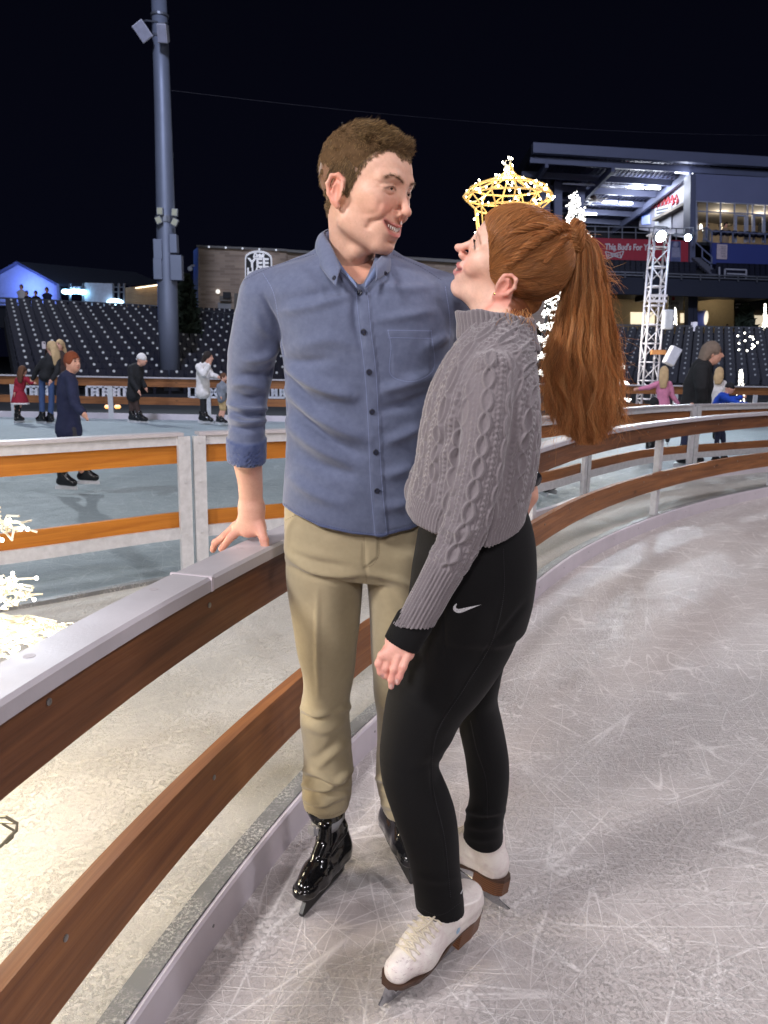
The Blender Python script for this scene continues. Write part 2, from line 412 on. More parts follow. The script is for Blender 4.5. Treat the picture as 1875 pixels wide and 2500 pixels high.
# ------------------------------------------------------------------ small figures far away
M_skin = NT('skin'); _a = M_skin.attr('Col'); _v = M_skin.coord('Object'); _q = M_skin.noise(_v, 160, 4, .7); _f = M_skin.ramp(M_skin.noise(_v, 420, 2, .5), [(.66, 0.), (.74, 1.)]); _a = M_skin.mix(M_skin.math('MULTIPLY', _f, .22), M_skin.mix(M_skin.ramp(_q, [(.35, .16), (.65, 0.)]), _a, (.42, .18, .12, 1)), (.30, .13, .07, 1)); M_skin.set(col=_a, rough=.48, sss=.12, spec=.4)
M_skin.p.inputs['Subsurface Radius'].default_value = (.012, .004, .002); M_skin.p.inputs['Subsurface Scale'].default_value = 1.0
_v = M_skin.coord('Object'); M_skin.bump(M_skin.noise(_v, 700, 3), .3, .0008); M_skin = M_skin.m
M_skinS = plain('skin_small', srgb(214, 160, 138), .55, var=.06)
def cloth(name, rgb, rough=.85, var=.12, scale=14): return plain('cloth_'+name, srgb(*rgb), rough, var=var, scale=scale, bump=.25, bscale=160)
def figure(label, y, J, top, bottom, hair, hairlen=.0, h=.016, face=(1, 0), group='skaters and spectators around the rink', thick=1.0, skirt=None, hat=None, coat=0.0, skates=True, hood=None, cut_z=None, bare=False, puff=1.0):
    """J: joint -> (u, v, dy) in the photo, placed in the plane y; face: (right, towards viewer) direction of the gaze"""
    W = {k: at(q[0], q[1], y)+np.array([0, q[2] if len(q) > 2 else 0, 0]) for k, q in J.items()}
    s = np.linalg.norm(W['head']-W['neck'])/.155; s = s if s > .3 else 1.0
    g0 = W.get('ankR', W['hipR']).copy(); root = empty('person', (g0[0], g0[1], 0), label, 'person', group)
    H = W['head']; fw = np.array([face[0], -face[1], 0.0]); fw /= np.linalg.norm(fw); A = axes(fw); allp = np.array(list(W.values())); t = thick
    def run(name, f, mat, pts, pad, hh=h, par=root):
        P = np.array(pts); V, Q = sdf_mesh(f, P.min(0)-pad, P.max(0)+pad, hh)
        return bigmesh(name, V, Q, mat, par)
    L = lambda k: W.get(k)
    def bodyf(P):
        d = smin(ell(P, H, (.075*s, .098*s, .118*s), A), ell(P, H+A @ np.array([0, .03*s, -.06*s]), (.055*s, .065*s, .07*s), A), .04*s)
        d = smin(d, cone(P, H+A @ np.array([0, .095*s, .0]), H+A @ np.array([0, .118*s, -.03*s]), .01*s, .017*s), .02*s)
        d = np.minimum(d, smin(ell(P, H+A @ np.array([.078*s, -.01*s, -.01*s]), (.012*s, .02*s, .032*s), A), ell(P, H+A @ np.array([-.078*s, -.01*s, -.01*s]), (.012*s, .02*s, .032*s), A), 0))
        d = smin(d, cone(P, H+(0, 0, -.05*s), (W['shR']+W['shL'])/2, .052*s, .06*s), .03*s)
        d = smin(d, cone(P, (W['shR']+W['shL'])/2+(0, 0, -.05*s), (W['hipR']+W['hipL'])/2, .075*s, .085*s), .05)
        for q in 'RL':
            if 'wr'+q in W:
                d = smin(d, chain(P, [W['sh'+q], W['el'+q], W['wr'+q]], [.04*s, .033*s, .026*s]), .03*s)
                e = W['wr'+q]-W['el'+q]; e = e/np.linalg.norm(e); w0 = W['wr'+q]
                d = smin(d, ell(P, w0+e*.05*s, (.028*s, .05*s, .04*s), axes(e)), .02*s)
                for k in range(4): d = smin(d, cone(P, w0+e*.08*s+np.array([0, 0, (k-1.5)*.018*s]), w0+e*(.15-.012*abs(k-1.4))*s+np.array([0, 0, (k-1.5)*.021*s]), .010*s, .008*s), .008*s)
                d = smin(d, cone(P, w0+e*.04*s, w0+e*.085*s+np.array([0, -.03*s, .035*s]), .013*s, .010*s), .01*s)
            if 'ank'+q in W: d = smin(d, chain(P, [W['hip'+q], W['kn'+q], W['ank'+q]], [.06*s, .05*s, .04*s]), .03*s)
        return d
    run('body', bodyf, M_skinS, allp, .2*s)
    def topf(P):
        sh = (W['shR']+W['shL'])/2; hp = (W['hipR']+W['hipL'])/2; ax = W['shR']-W['shL']; wid = np.linalg.norm(ax)/2
        bot = hp+(0, 0, -coat); hw = np.linalg.norm(W['hipR']-W['hipL'])/2
        pts = [sh+(0, 0, .03*s), sh*.75+bot*.25, sh*.4+bot*.6, bot]
        ra = [max(wid*.75, .09*s), max(wid, .13*s)*t, max((wid+hw)*.55, .125*s)*t, max(hw+.075*s, .145*s)*t]
        d = Loft(pts, ra, [.085*s*puff, .125*s*t*puff, .125*s*t*puff, .135*s*t*puff], ref=fw if abs(fw[1]) > .5 or True else (0, -1, 0), n=14)(P)
        if skirt: d = np.maximum(d, (bot[2]-P[:, 2]-.02))
        for q in 'RL':
            if 'wr'+q in W: d = smin(d, chain(P, [W['sh'+q], W['el'+q], W['wr'+q]], [.068*s*puff, .056*s*puff, .045*s*puff]), .05*s)
        d = smin(d, cone(P, W['neck'], sh, .06*s, .075*s), .04*s)
        return d+.006*wob(P, 28/s, 2)
    run('jacket' if coat or puff > 1 else 'top', topf, top, [W[k] for k in W if k[:2] in ('sh', 'el', 'wr', 'hi', 'ne')], .22*s+coat)
    if skirt:
        hp = (W['hipR']+W['hipL'])/2
        run('skirt', lambda P: np.maximum(Loft([hp+(0, 0, .12*s), hp, hp+(0, 0, -.25*s)], [.11*s, .16*s, .24*s], [.10*s, .15*s, .22*s], n=10)(P), (hp[2]-.24*s)-P[:, 2]), skirt[0], [hp], .38*s)
        run('skirt_trim', lambda P: np.abs(Loft([hp+(0, 0, -.18*s), hp+(0, 0, -.3*s)], [.215*s, .245*s], [.20*s, .225*s], n=6)(P))*.0+np.maximum(np.maximum(Loft([hp+(0, 0, -.12*s), hp+(0, 0, -.32*s)], [.215*s, .25*s], [.20*s, .23*s], n=8)(P), P[:, 2]-(hp[2]-.225*s)), (hp[2]-.275*s)-P[:, 2]), skirt[1], [hp], .4*s)
    if 'ankR' in W:
        def botf(P):
            d = Loft([(W['hipR']+W['hipL'])/2+(0, 0, .08*s), (W['hipR']+W['hipL'])/2+(0, 0, -.06*s)], [.11*s*t, .12*s*t], [.09*s*t, .10*s*t], ref=fw, n=6, caps=.4)(P)
            for q in 'RL':
                if 'ank'+q not in W: continue
                e = W['kn'+q]*.35+W['ank'+q]*.65 if bare else W['ank'+q]
                e2 = W['kn'+q]+(0, 0, .02) if bare else W['ank'+q]+(0, 0, .05*s)
                d = smin(d, chain(P, [W['hip'+q]+(0, 0, -.02), W['kn'+q], e2], [.064*s*t, .060*s*t, (.07 if bare else .055)*s*t]), .05*s)
            return d+.004*wob(P, 26/s, 5)
        run('trousers', botf, bottom, [W[k] for k in W if k[:2] in ('hi', 'kn', 'an')], .2*s)
        if skates:
            for q in 'RL':
                if 'ank'+q not in W: continue
                a = W['ank'+q]; td = np.array(J['toe'+q]) if 'toe'+q in J else fw; td = np.array([td[0], td[1], 0.0]); td /= np.linalg.norm(td); B = axes(td)
                def sk(P): return smin(smin(cone(P, a+(0, 0, .10*s), a+(0, 0, .02*s), .062*s, .06*s), cone(P, a+B @ np.array([0, -.04*s, -.03*s]), a+B @ np.array([0, .15*s, -.045*s]), .048*s, .042*s), .03*s), cone(P, a+(0, 0, .06*s), a+B @ np.array([0, .13*s, -.03*s]), .05*s, .04*s), .03*s)
                o = run('skate', sk, plain('skate_black', srgb(20, 20, 24), .25), [a], .26*s)
                m = MB(); z0 = a[2]-.125*s; c = a+B @ np.array([0, .045*s, 0]); c[2] = z0+.02*s
                m.box(c, (.012*s, .30*s, .05*s), R=B); m.build('blade', M_alu, o)
    if hair is not None:
        b = -A[:, 1]
        def hf(P):
            d = np.maximum(ell(P, H+b*.012*s+(0, 0, .018*s), (.088*s, .108*s, .118*s), A), -ell(P, H+A @ np.array([0, .11*s, -.05*s]), (.085*s, .075*s, .10*s), A))
            if hairlen: d = smin(d, Loft([H+b*.05*s+(0, 0, .03*s), H+b*.10*s+(0, 0, -.12*s), H+b*.12*s+(0, 0, -.12*s-hairlen)], [.088*s, .105*s, .075*s], [.055*s, .055*s, .03*s], ref=fw, n=10)(P), .04*s)
            return d+.004*wob(P, 60/s, 1)+.0035*s*np.sin(((P-H) @ A[:, 0])*190/s+3*((P-H) @ A[:, 2])/s)
        run('hair', hf, hair, [H], .2*s+hairlen)
    for sx in (1, -1):
        m = MB(); m.ball(H+A @ np.array([sx*.030*s, .089*s, .012*s]), .0125*s, 8, (1, 1, .7)); m.build('eye', plain('eye_small', srgb(52, 40, 36), .3), root, True)
        m = MB(); m.tube([H+A @ np.array([sx*.014*s, .097*s, .036*s]), H+A @ np.array([sx*.030*s, .096*s, .041*s]), H+A @ np.array([sx*.048*s, .082*s, .036*s])], .0052*s, 5); m.build('eyebrow', plain('brow_small', srgb(96, 66, 48), .7), root, True)
    m = MB(); m.tube([H+A @ np.array([-.024*s, .088*s, -.060*s]), H+A @ np.array([0, .100*s, -.066*s]), H+A @ np.array([.024*s, .088*s, -.060*s])], .0065*s, 6); m.build('lips', plain('lips_small', srgb(176, 96, 92), .45), root, True)
    if hat is not None:
        run('beanie', lambda P: np.maximum(ell(P, H+(0, 0, .03*s), (.092*s, .112*s, .118*s), A), (H[2]+.0*s)-P[:, 2]+.25*((P-H) @ -A[:, 1]))+.002*wob(P, 90, 3), hat, [H], .18*s)
    return root, W, s
# ================================================================== ground and ice
def ice_material(name, base, dust, patch, scr=1.0, grain=1.0, rough=0.42):
    g = NT(name); v = g.coord('Object')
    warp = g.noise(v, 0.8, 2, 0.5, out='Color')
    lines = None
    for i, (rz, sx, sc_, wdt) in enumerate([(0.2, .07, 7.0, .007), (.65, .06, 9.0, .008), (1.05, .08, 8.0, .007), (1.5, .06, 10., .009), (1.9, .07, 7.5, .007), (2.3, .05, 11., .010), (2.7, .08, 8.5, .008), (0.0, .05, 13., .011), (1.25, .10, 5.0, .005), (0.4, .32, 3.6, .0034), (1.7, .36, 4.4, .0042), (2.5, .30, 3.0, .0030), (1.0, .34, 5.2, .0050)]):
        c = g.coord(scale=(sx, 1.0, 1.0), loc=(i*7.3, i*3.1, 0), src=g.coord('Object', rot=(0, 0, rz*1.17)))
        n = g.noise(c, sc_, 0.3, 0.4, 0.06)
        l = g.math('SUBTRACT', 1.0, g.math('DIVIDE', g.math('ABSOLUTE', g.math('SUBTRACT', n, 0.5)), wdt), clamp=True)
        brk = g.ramp(g.noise(g.coord('Object', (1, 1, 1), (0, 0, rz), (i*3.3, i, 0)), 2.6, 3, .6), [(0.40, 0.0), (0.54, 1.0)])
        l = g.math('MULTIPLY', l, brk)
        lines = l if lines is None else g.math('MAXIMUM', lines, l)
    big = g.noise(v, 0.55, 5, 0.62, 0.4); mid_ = g.noise(v, 5.0, 5, 0.65); fine = g.noise(v, 75.0, 5, 0.75); gr = g.noise(v, 230.0, 2, 0.6)
    streak = None
    for i, rz in enumerate((0.1, 0.75, 1.35, 1.95, 2.6)):
        n = g.noise(g.coord(scale=(0.11, 1.0, 1.0), loc=(i*5.1, i*2.7, 0), src=g.coord('Object', rot=(0, 0, rz))), 95.0, 3, 0.6, 0.15)
        k = g.ramp(g.noise(g.coord('Object', (1, 1, 1), (0, 0, 0), (i*9.7, i*4.1, 0)), 3.2, 3, .6), [(0.46, 0.0), (0.62, 1.0)])
        st_ = g.math('MULTIPLY', g.ramp(n, [(0.60, 0.0), (0.70, 1.0)]), k); streak = st_ if streak is None else g.math('MAXIMUM', streak, st_)
    d = g.math('ADD', g.math('MULTIPLY', g.ramp(big, [(0.35, 0.0), (0.7, 1.0)]), 0.5), g.math('MULTIPLY', g.ramp(mid_, [(0.4, 0.0), (0.72, 1.0)]), 0.4))
    snow = g.math('MULTIPLY', g.ramp(fine, [(0.52, 0.0), (0.66, 1.0)]), g.ramp(mid_, [(0.40, 0.12), (0.60, 1.0)]))
    flake = g.math('MULTIPLY', g.ramp(gr, [(0.60, 0.0), (0.68, 1.0)]), g.ramp(mid_, [(0.36, 0.25), (0.60, 1.0)]))
    col = g.mix(d, base, patch)
    col = g.mix(g.math('MULTIPLY', streak, 0.55*scr, clamp=True), col, dust)
    col = g.mix(g.math('MULTIPLY', snow, 0.70*grain, clamp=True), col, dust)
    col = g.mix(g.math('MULTIPLY', flake, 0.75*grain, clamp=True), col, dust)
    col = g.mix(g.math('MULTIPLY', lines, 0.68*scr, clamp=True), col, dust)
    rg = g.math('ADD', rough-0.10, g.math('MULTIPLY', g.math('ADD', g.math('ADD', snow, flake), d), 0.24), clamp=True)
    g.set(col=col, rough=rg, spec=0.45)
    h = g.math('ADD', g.math('MULTIPLY', lines, 0.25*scr), g.math('ADD', g.math('MULTIPLY', snow, 0.9*grain), g.math('MULTIPLY', fine, 0.6*grain)))
    h = g.math('ADD', h, g.math('ADD', g.math('MULTIPLY', flake, 0.6*grain), g.math('MULTIPLY', streak, 0.35*scr)))
    g.bump(h, 0.8, 0.006)
    return g.m
M_ice = ice_material('ice_scratched', srgb(180, 172, 170), srgb(248, 243, 241), srgb(208, 200, 198))
M_snow = ice_material('snow_dusted_ice', srgb(172, 169, 164), srgb(242, 238, 228), srgb(206, 202, 195), scr=0.25, grain=1.25, rough=0.6)
M_ice_bluelit = ice_material('ice_far_blue_lit', srgb(128, 140, 146), srgb(200, 208, 212), srgb(154, 166, 172), scr=0.6, grain=0.5, rough=0.58)  # cooler copy of the ice, bluish floodlight put into its colour

NEAR = smooth_path([(-.66, -1.2), (-.65, -.4), (-.60, .4), (-.535, .9), (-.434, 1.364), (-.3, 1.816), (-.084, 2.386), (.33, 3.2), (.84, 4.2), (1.306, 5.031), (2.34, 6.413), (4.155, 8.147), (6.3, 9.5), (9, 10.6)], 0.05)
MID = smooth_path([(-6.2, 1.2), (-4, 2.7), (-1.99, 3.994), (-1.2, 4.66), (-.616, 5.0), (.5, 5.85), (1.35, 6.62), (2.08, 7.6), (3.1, 8.82), (4.6, 9.85), (7.2, 11.2), (10, 12.2)], 0.05)
OUTER = smooth_path([(-22, 17.4), (-12, 17.2), (-6, 17.1), (-2, 17.15), (2, 17.4), (6, 18.0), (9.6, 18.8), (14, 19.6), (22, 20.8)], 0.4)
def sheet(name, P, z, mat, kind='structure'):
    o = bigmesh(name, [(x, y, z) for x, y in P], [tuple(range(len(P)))], mat, None, False); return tag(o, kind=kind)
M_ground = plain('stadium_ground', srgb(52, 54, 58), 0.9, var=0.3, scale=0.5)
sheet('ground', [(-400, -60), (400, -60), (400, 500), (-400, 500)], -0.06, M_ground)
sheet('ice_rink', [(-30, -14), (30, -14), (30, 25)]+[tuple(p) for p in OUTER[::-1]]+[(-30, 17)], 0.0, M_ice)
def ribbon(name, A, B, z, mat):
    n = min(len(A), len(B)); a = A[np.linspace(0, len(A)-1, n).astype(int)]; b = B[np.linspace(0, len(B)-1, n).astype(int)]
    V = [(x, y, z) for x, y in a]+[(x, y, z) for x, y in b]
    return tag(bigmesh(name, V, [(i, i+1, n+i+1, n+i) for i in range(n-1)], mat, None, False), kind='structure')
ribbon('snowy_ice_strip', NEAR, MID[30:], 0.004, M_snow)
MIDo = MID[(MID[:, 0] > -6.1) & (MID[:, 1] < 13)]
ribbon('far_ice', MIDo, OUTER, 0.004, M_ice_bluelit)

# ================================================================== barriers
def wood(name, dark, light, knot, bump=0.25, rough=0.5):
    g = NT(name); uvn = g.n.new('ShaderNodeUVMap').outputs[0]
    gv = g.coord(scale=(1.2, 26, 1), src=uvn); gv2 = g.coord(scale=(3.0, 120, 1), src=uvn)
    n1 = g.noise(gv, 1.0, 5, 0.62, 1.2); n2 = g.noise(gv2, 1.0, 3, 0.6, 0.4)
    kn = g.n.new('ShaderNodeTexVoronoi'); g.link(g.coord(scale=(3.4, 9.0, 1), src=uvn), kn.inputs['Vector']); kn.inputs['Scale'].default_value = 1.0
    kd = g.ramp(kn.outputs['Distance'], [(0.05, 1.0), (0.16, 0.0)])
    col = g.mix(g.ramp(n1, [(0.3, 0.0), (0.68, 1.0)]), dark, light)
    col = g.mix(g.math('MULTIPLY', g.ramp(n2, [(0.45, 0.0), (0.75, 1.0)]), 0.45), col, dark)
    col = g.mix(g.math('MULTIPLY', kd, 0.8), col, knot)
    stain = g.noise(g.coord(scale=(0.9, 3, 1), src=uvn), 1.5, 3)
    col = g.mix(g.ramp(stain, [(0.35, 0.35), (0.7, 0.0)]), col, knot)
    g.set(col=col, rough=g.math('ADD', rough-0.1, g.math('MULTIPLY', n2, 0.25)), spec=0.4)
    g.bump(g.math('ADD', n1, g.math('MULTIPLY', n2, 0.6)), bump, 0.004)
    return g.m
M_woodD = wood('stained_board_dark', srgb(122, 76, 46), srgb(170, 112, 66), srgb(62, 36, 22))
M_woodN = wood('stained_board_painted_shade', srgb(92, 56, 36), srgb(138, 88, 54), srgb(46, 27, 18))  # darker copy, shade on the near barrier put into the wood colour
M_woodO = wood('stained_board_warm_lit', srgb(176, 104, 28), srgb(214, 138, 48), srgb(96, 48, 14))  # brighter copy, warm garland light put into the wood colour
M_cap = plain('white_plastic_cap', srgb(182, 177, 182), 0.42, var=0.08, scale=6, bump=0.08, bscale=140)
M_kerb = plain('white_kerb_board', srgb(206, 198, 205), 0.45, var=0.07, scale=4, bump=0.08, bscale=90)
M_alu = plain('aluminium', srgb(206, 206, 210), 0.42, 0.25, var=0.12, scale=22, bump=0.05)
M_strip = NT('frosted_metal_strip')
_v = M_strip.coord('Object'); _n = M_strip.noise(_v, 120, 4, 0.7); _b = M_strip.noise(_v, 7, 4, 0.6)
_f = M_strip.math('MULTIPLY', M_strip.ramp(_n, [(0.48, 0.0), (0.62, 1.0)]), M_strip.ramp(_b, [(0.42, 0.0), (0.58, 1.0)]))
M_strip.set(col=M_strip.mix(_f, srgb(120, 120, 120), srgb(206, 204, 200)), rough=0.45, metal=0.25); M_strip.bump(_f, 0.6, 0.004); M_strip = M_strip.m
M_screw = plain('screw_steel', srgb(150, 150, 150), 0.35, 0.9)
def seg(P, a, b): return P[a:b+1]
def arc(P): return np.concatenate([[0], np.cumsum(np.linalg.norm(np.diff(P, axis=0), axis=1))])
def at_len(P, s):
    d = arc(P); x = np.interp(s, d, P[:, 0]); y = np.interp(s, d, P[:, 1]); x2 = np.interp(s+.02, d, P[:, 0]); y2 = np.interp(s+.02, d, P[:, 1])
    t = np.array([x2-x, y2-y]); t /= np.linalg.norm(t)+1e-9; return np.array([x, y]), t
# ---- near barrier (the one the man leans on): offsets are to the LEFT of travel = away from the skating side
nb = empty('rink_barrier', (NEAR[40][0], NEAR[40][1], 0), 'brown stained two-board rink barrier with white cap, the one the man leans on', 'barrier')
sweep('cap', NEAR, [(-.035, .884), (-.035, .908), (-.028, .914), (.054, .914), (.060, .908), (.060, .884)], M_cap, nb)
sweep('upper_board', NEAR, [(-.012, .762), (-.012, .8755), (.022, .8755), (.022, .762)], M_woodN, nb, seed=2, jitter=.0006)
sweep('lower_board', NEAR, [(-.012, .340), (-.012, .488), (.022, .488), (.022, .340)], M_woodD, nb, seed=3, jitter=.0012)
sweep('kerb', NEAR, [(.0, -.01), (.0, .098), (.006, .104), (.014, .104), (.014, -.01)], M_kerb, nb)
sweep('kerb_top_strip', NEAR, [(.0145, .08), (.0145, .108), (.066, .108), (.066, .0), (.06, .0), (.06, .08)], M_strip, nb)
dn = arc(NEAR); s0 = dn[np.argmin(np.linalg.norm(NEAR-np.array([.90, 4.32]), axis=1))]
scr = MB()
for ds in (-4.9, -2.2, 0, 2.62, 5.2, 7.8):
    p, t = at_len(NEAR, s0+ds); n = np.array([-t[1], t[0]]); R = np.array([[t[0], n[0], 0], [t[1], n[1], 0], [0, 0, 1]])
    m = MB(); c = p+n*.048
    for q in (-.03, .03): m.box((*(c+t*q), .49), (.006, .05, .77), R=R)
    m.box((*(c-n*.022), .49), (.056, .006, .77), R=R)
    m.build('post', M_alu, nb, bevel=.001)
for s in np.arange(0.2, dn[-1]-1, 0.52):
    p, t = at_len(NEAR, s); n = np.array([-t[1], t[0]])
    for z in (.842, .44): scr.lathe((*(p-n*.0125), z+.012*math.sin(s*9)), [(.006, -.002), (.006, .0015), (.003, .0022)], 10, (-n[0], -n[1], 0))
    scr.lathe((*(p-n*.0005), .06), [(.004, -.002), (.004, .001)], 8, (-n[0], -n[1], 0))
scr.build('screws', M_screw, nb)
dent = MB()
for s in np.arange(0.5, 6, 0.36):
    p, t = at_len(NEAR, s); n = np.array([-t[1], t[0]]); dent.lathe((*(p+n*.03), .9142), [(.009, -.001), (.009, .0004), (.006, .0002)], 10)
jn = MB()
for ds in (-.62, 1.9, 4.4):
    p, t = at_len(NEAR, s0-2.42+ds); n = np.array([-t[1], t[0]]); R = np.array([[t[0], n[0], 0], [t[1], n[1], 0], [0, 0, 1]]); jn.box((*(p+n*.0125), .8995), (.008, .098, .0318), R=R)
jn.build('cap_joint', M_kerb, nb)
dent.build('cap_plugs', plain('plug', srgb(176, 168, 172), 0.5), nb)
# ---- middle barrier: separate framed panels
dm = arc(MID)
def mid_panel(a, b, mat, label, k, warm=True):
    P = MID[(dm >= a) & (dm <= b)]; root = empty('barrier_panel', (*P[len(P)//2], 0), label, 'barrier', 'framed panels of the middle rink barrier')
    sweep('cap', P, [(-.045, .898), (-.045, .918), (.045, .918), (.045, .898)], M_cap, root)
    sweep('top_rail', P, [(-.03, .842), (-.03, .8975), (-.005, .8975), (-.005, .842)], M_alu, root)
    sweep('upper_board', P, [(-.004, .730), (-.004, .84), (.03, .84), (.03, .730)], mat, root, seed=k, jitter=.0008)
    sweep('lower_board', P, [(.0, .33), (.0, .425), (.03, .425), (.03, .33)], mat, root, seed=k+5, jitter=.0008)
    sweep('lower_rail', P, [(-.03, .265), (-.03, .335), (-.005, .335), (-.005, .265)], M_alu, root)
    sweep('kerb', P, ([(-.02, .0), (-.02, .09), (.03, .09), (.03, .0)] if not warm else [(-.02, .0), (-.02, .028), (.03, .028), (.03, .0)]), M_kerb if not warm else M_strip, root)
    for s in (a+.045, b-.045):
        p, t = at_len(MID, s); n = np.array([-t[1], t[0]]); R = np.array([[t[0], n[0], 0], [t[1], n[1], 0], [0, 0, 1]]); m = MB()
        m.box((*(p-n*.047), .45), (.075, .008, .893), R=R)
        for q in (-.034, .034): m.box((*(p-n*.03+t*q), .45), (.006, .026, .893), R=R)
        for z in (.30, .62, .86): m.lathe((*(p-n*.0515), z), [(.009, 0), (.009, .004), (.004, .005)], 8, (-n[0], -n[1], 0))
        m.build('post', M_alu, root)
    return root
# joint seen at the photo's left: x=-1.18,y=4.66
sj = dm[np.argmin(np.linalg.norm(MID-np.array([-1.17, 4.68]), axis=1))]
s2 = dm[np.argmin(np.linalg.norm(MID-np.array([1.98, 7.4]), axis=1))]
s3 = dm[np.argmin(np.linalg.norm(MID-np.array([3.72, 9.3]), axis=1))]
mid_panel(sj-3.1, sj-.004, M_woodO, 'framed barrier panel with boards toned warm-lit at the left edge', 11)
mid_panel(sj+.004, (sj+s2)/2-.004, M_woodO, 'framed barrier panel between the double post and the man in blue', 12)
mid_panel((sj+s2)/2+.004, s2-.004, M_woodD, 'framed barrier panel behind the ponytail of the woman', 13, False)
mid_panel(s2+.004, s3-.004, M_woodD, 'framed barrier panel crossing in front of the woman in the black jacket', 14, False)
mid_panel(s3+.004, s3+2.6, M_woodD, 'framed barrier panel at the right edge of the photo', 15, False)
mid_panel(sj-6.2, sj-3.108, M_woodO, 'framed barrier panel beyond the left edge', 16)
# ---- outer barrier
do = arc(OUTER)
ob = empty('outer_barrier', (0, 17.2, 0), 'long brown outer rink barrier with white cap in front of the stands', 'barrier')
sweep('cap', OUTER, [(-.05, .90), (-.05, .93), (.05, .93), (.05, .90)], M_cap, ob)
sweep('upper_board', OUTER, [(.0, .72), (.0, .8995), (.03, .8995), (.03, .72)], M_woodD, ob)
sweep('lower_board', OUTER, [(.0, .33), (.0, .49), (.03, .49), (.03, .33)], M_woodD, ob)
sweep('kerb', OUTER, [(-.03, .0), (-.03, .13), (.03, .13), (.03, .0)], M_kerb, ob)
for s in np.arange(3.1, do[-1], 2.15):
    p, t = at_len(OUTER, s); n = np.array([-t[1], t[0]]); R = np.array([[t[0], n[0], 0], [t[1], n[1], 0], [0, 0, 1]]); m = MB()
    m.box((*(p-n*.02), .36), (.11, .03, .72), R=R); m.build('post', M_alu, ob)
# ================================================================== left stand
def navy(name): return plain(name, srgb(13, 18, 42), 0.5, var=0.2, scale=3)
M_seat = navy('navy_seat_plastic'); M_plate = plain('white_seat_plate', srgb(225, 228, 230), 0.5)
M_step = plain('stand_concrete', srgb(40, 42, 50), 0.9)
M_steel = plain('galvanised_steel', srgb(120, 124, 136), 0.45, 0.6)
M_dark = plain('dark_paint', srgb(30, 34, 44), 0.6)
def seat_mesh(m):
    """folded stadium seat: back shell, tipped-up seat pan, arms"""
    for i in range(6):                               # curved back shell made of slats joined edge to edge
        a = (i-2.5)*.075; m.box((a, .05+.18*a*a*2, .60), (.0755, .028, .46))
    m.box((0, -.03, .48), (.40, .05, .36)); m.box((0, -.06, .655), (.38, .03, .03))
    for s in (-1, 1):
        m.box((s*.235, -.03, .40), (.028, .26, .05)); m.box((s*.235, .03, .20), (.03, .06, .40))
    return m
ROWDIR = np.array([.891, .454]); AWAY = np.array([-.454, .891]); S0 = np.array([-11.35, 25.0])
def stand_tiers(name, S, row, away, n, run, rise, z0, c0, c1, label):
    m = MB()
    for r in range(n):
        a = S+away*(run*r-.45); p = [a+row*c0, a+row*c1, a+row*c1+away*run, a+row*c0+away*run]
        m.prism([(*q, z0+rise*r) for q in p], (0, 0, -(z0+rise*r)-.05 if False else -0.9))
    o = m.build(name, M_step, None); return tag(o, label, 'stand')
stand_tiers('stepped_stand', S0, ROWDIR, AWAY, 15, .82, .205, .10, -.35, 10.3, 'stepped dark stand carrying the navy seats on the left')
seat_proto = None
_sm = seat_mesh(MB()); _pm = MB(); _pm.lathe((0, .034, .775), [(.046, 0), (.046, .008), (.038, .01)], 12, (0, -1, 0))
yaw = math.atan2(ROWDIR[1], ROWDIR[0])
cnt = 0
for r in range(15):
    for c in range(20):
        p = S0+AWAY*(.82*r)+ROWDIR*(.52*c); z = .10+.205*r
        if cnt == 0:
            o = bigmesh('stadium_seat', np.vstack(_sm.v), _sm.f, M_seat, None, False)
            pl = bigmesh('number_plate', np.vstack(_pm.v), _pm.f, M_plate, o, False); seat_proto = (o, pl)
            tag(o, 'folded navy stadium seat with a small white number plate in the left stand', 'seat', 'navy seats of the left stand')
        else:
            o = seat_proto[0].copy(); pl = seat_proto[1].copy(); COL.objects.link(o); COL.objects.link(pl); pl.parent = o
        o.location = (*p, z); o.rotation_euler = (0, 0, yaw); cnt += 1
# ---- far seats of the right stand and upper deck: past the 300, one mass
def seat_mass(name, spots, label, nplate):
    base = np.vstack([np.vstack(_sm.v)]); V = []; F = []; V2 = []; F2 = []; n = len(base); pv = np.vstack(_pm.v); n2 = len(pv)
    for i, (x, y, z, a) in enumerate(spots):
        R = np.array([[math.cos(a), -math.sin(a), 0], [math.sin(a), math.cos(a), 0], [0, 0, 1]])
        V.append(base @ R.T+(x, y, z)); F += [tuple(q+i*n for q in f) for f in _sm.f]
        if i >= nplate: continue
        V2.append(pv @ R.T+(x, y, z)); F2 += [tuple(q+i*n2 for q in f) for f in _pm.f]
    o = bigmesh(name, np.vstack(V), F, M_seat, None, False); tag(o, label, 'seats', kind='stuff')
    bigmesh('number_plates', np.vstack(V2), F2, plain('dull_seat_plate', srgb(172, 176, 182), .5), o, False); return o
S1 = np.array([9.0, 41.5]); R1 = np.array([.906, -.0]); R1 = np.array([.93, -.367]); A1 = np.array([.367, .93])
spots = []
for r in range(11):
    for c in range(34):
        p = S1+A1*(.86*r)+R1*(.54*c); spots.append((*p, .25+.26*r, math.atan2(R1[1], R1[0])))
stand_tiers('lower_stand', S1, R1, A1, 12, .86, .26, .25, -3, 20, 'dark stepped lower stand under the grandstand on the right')

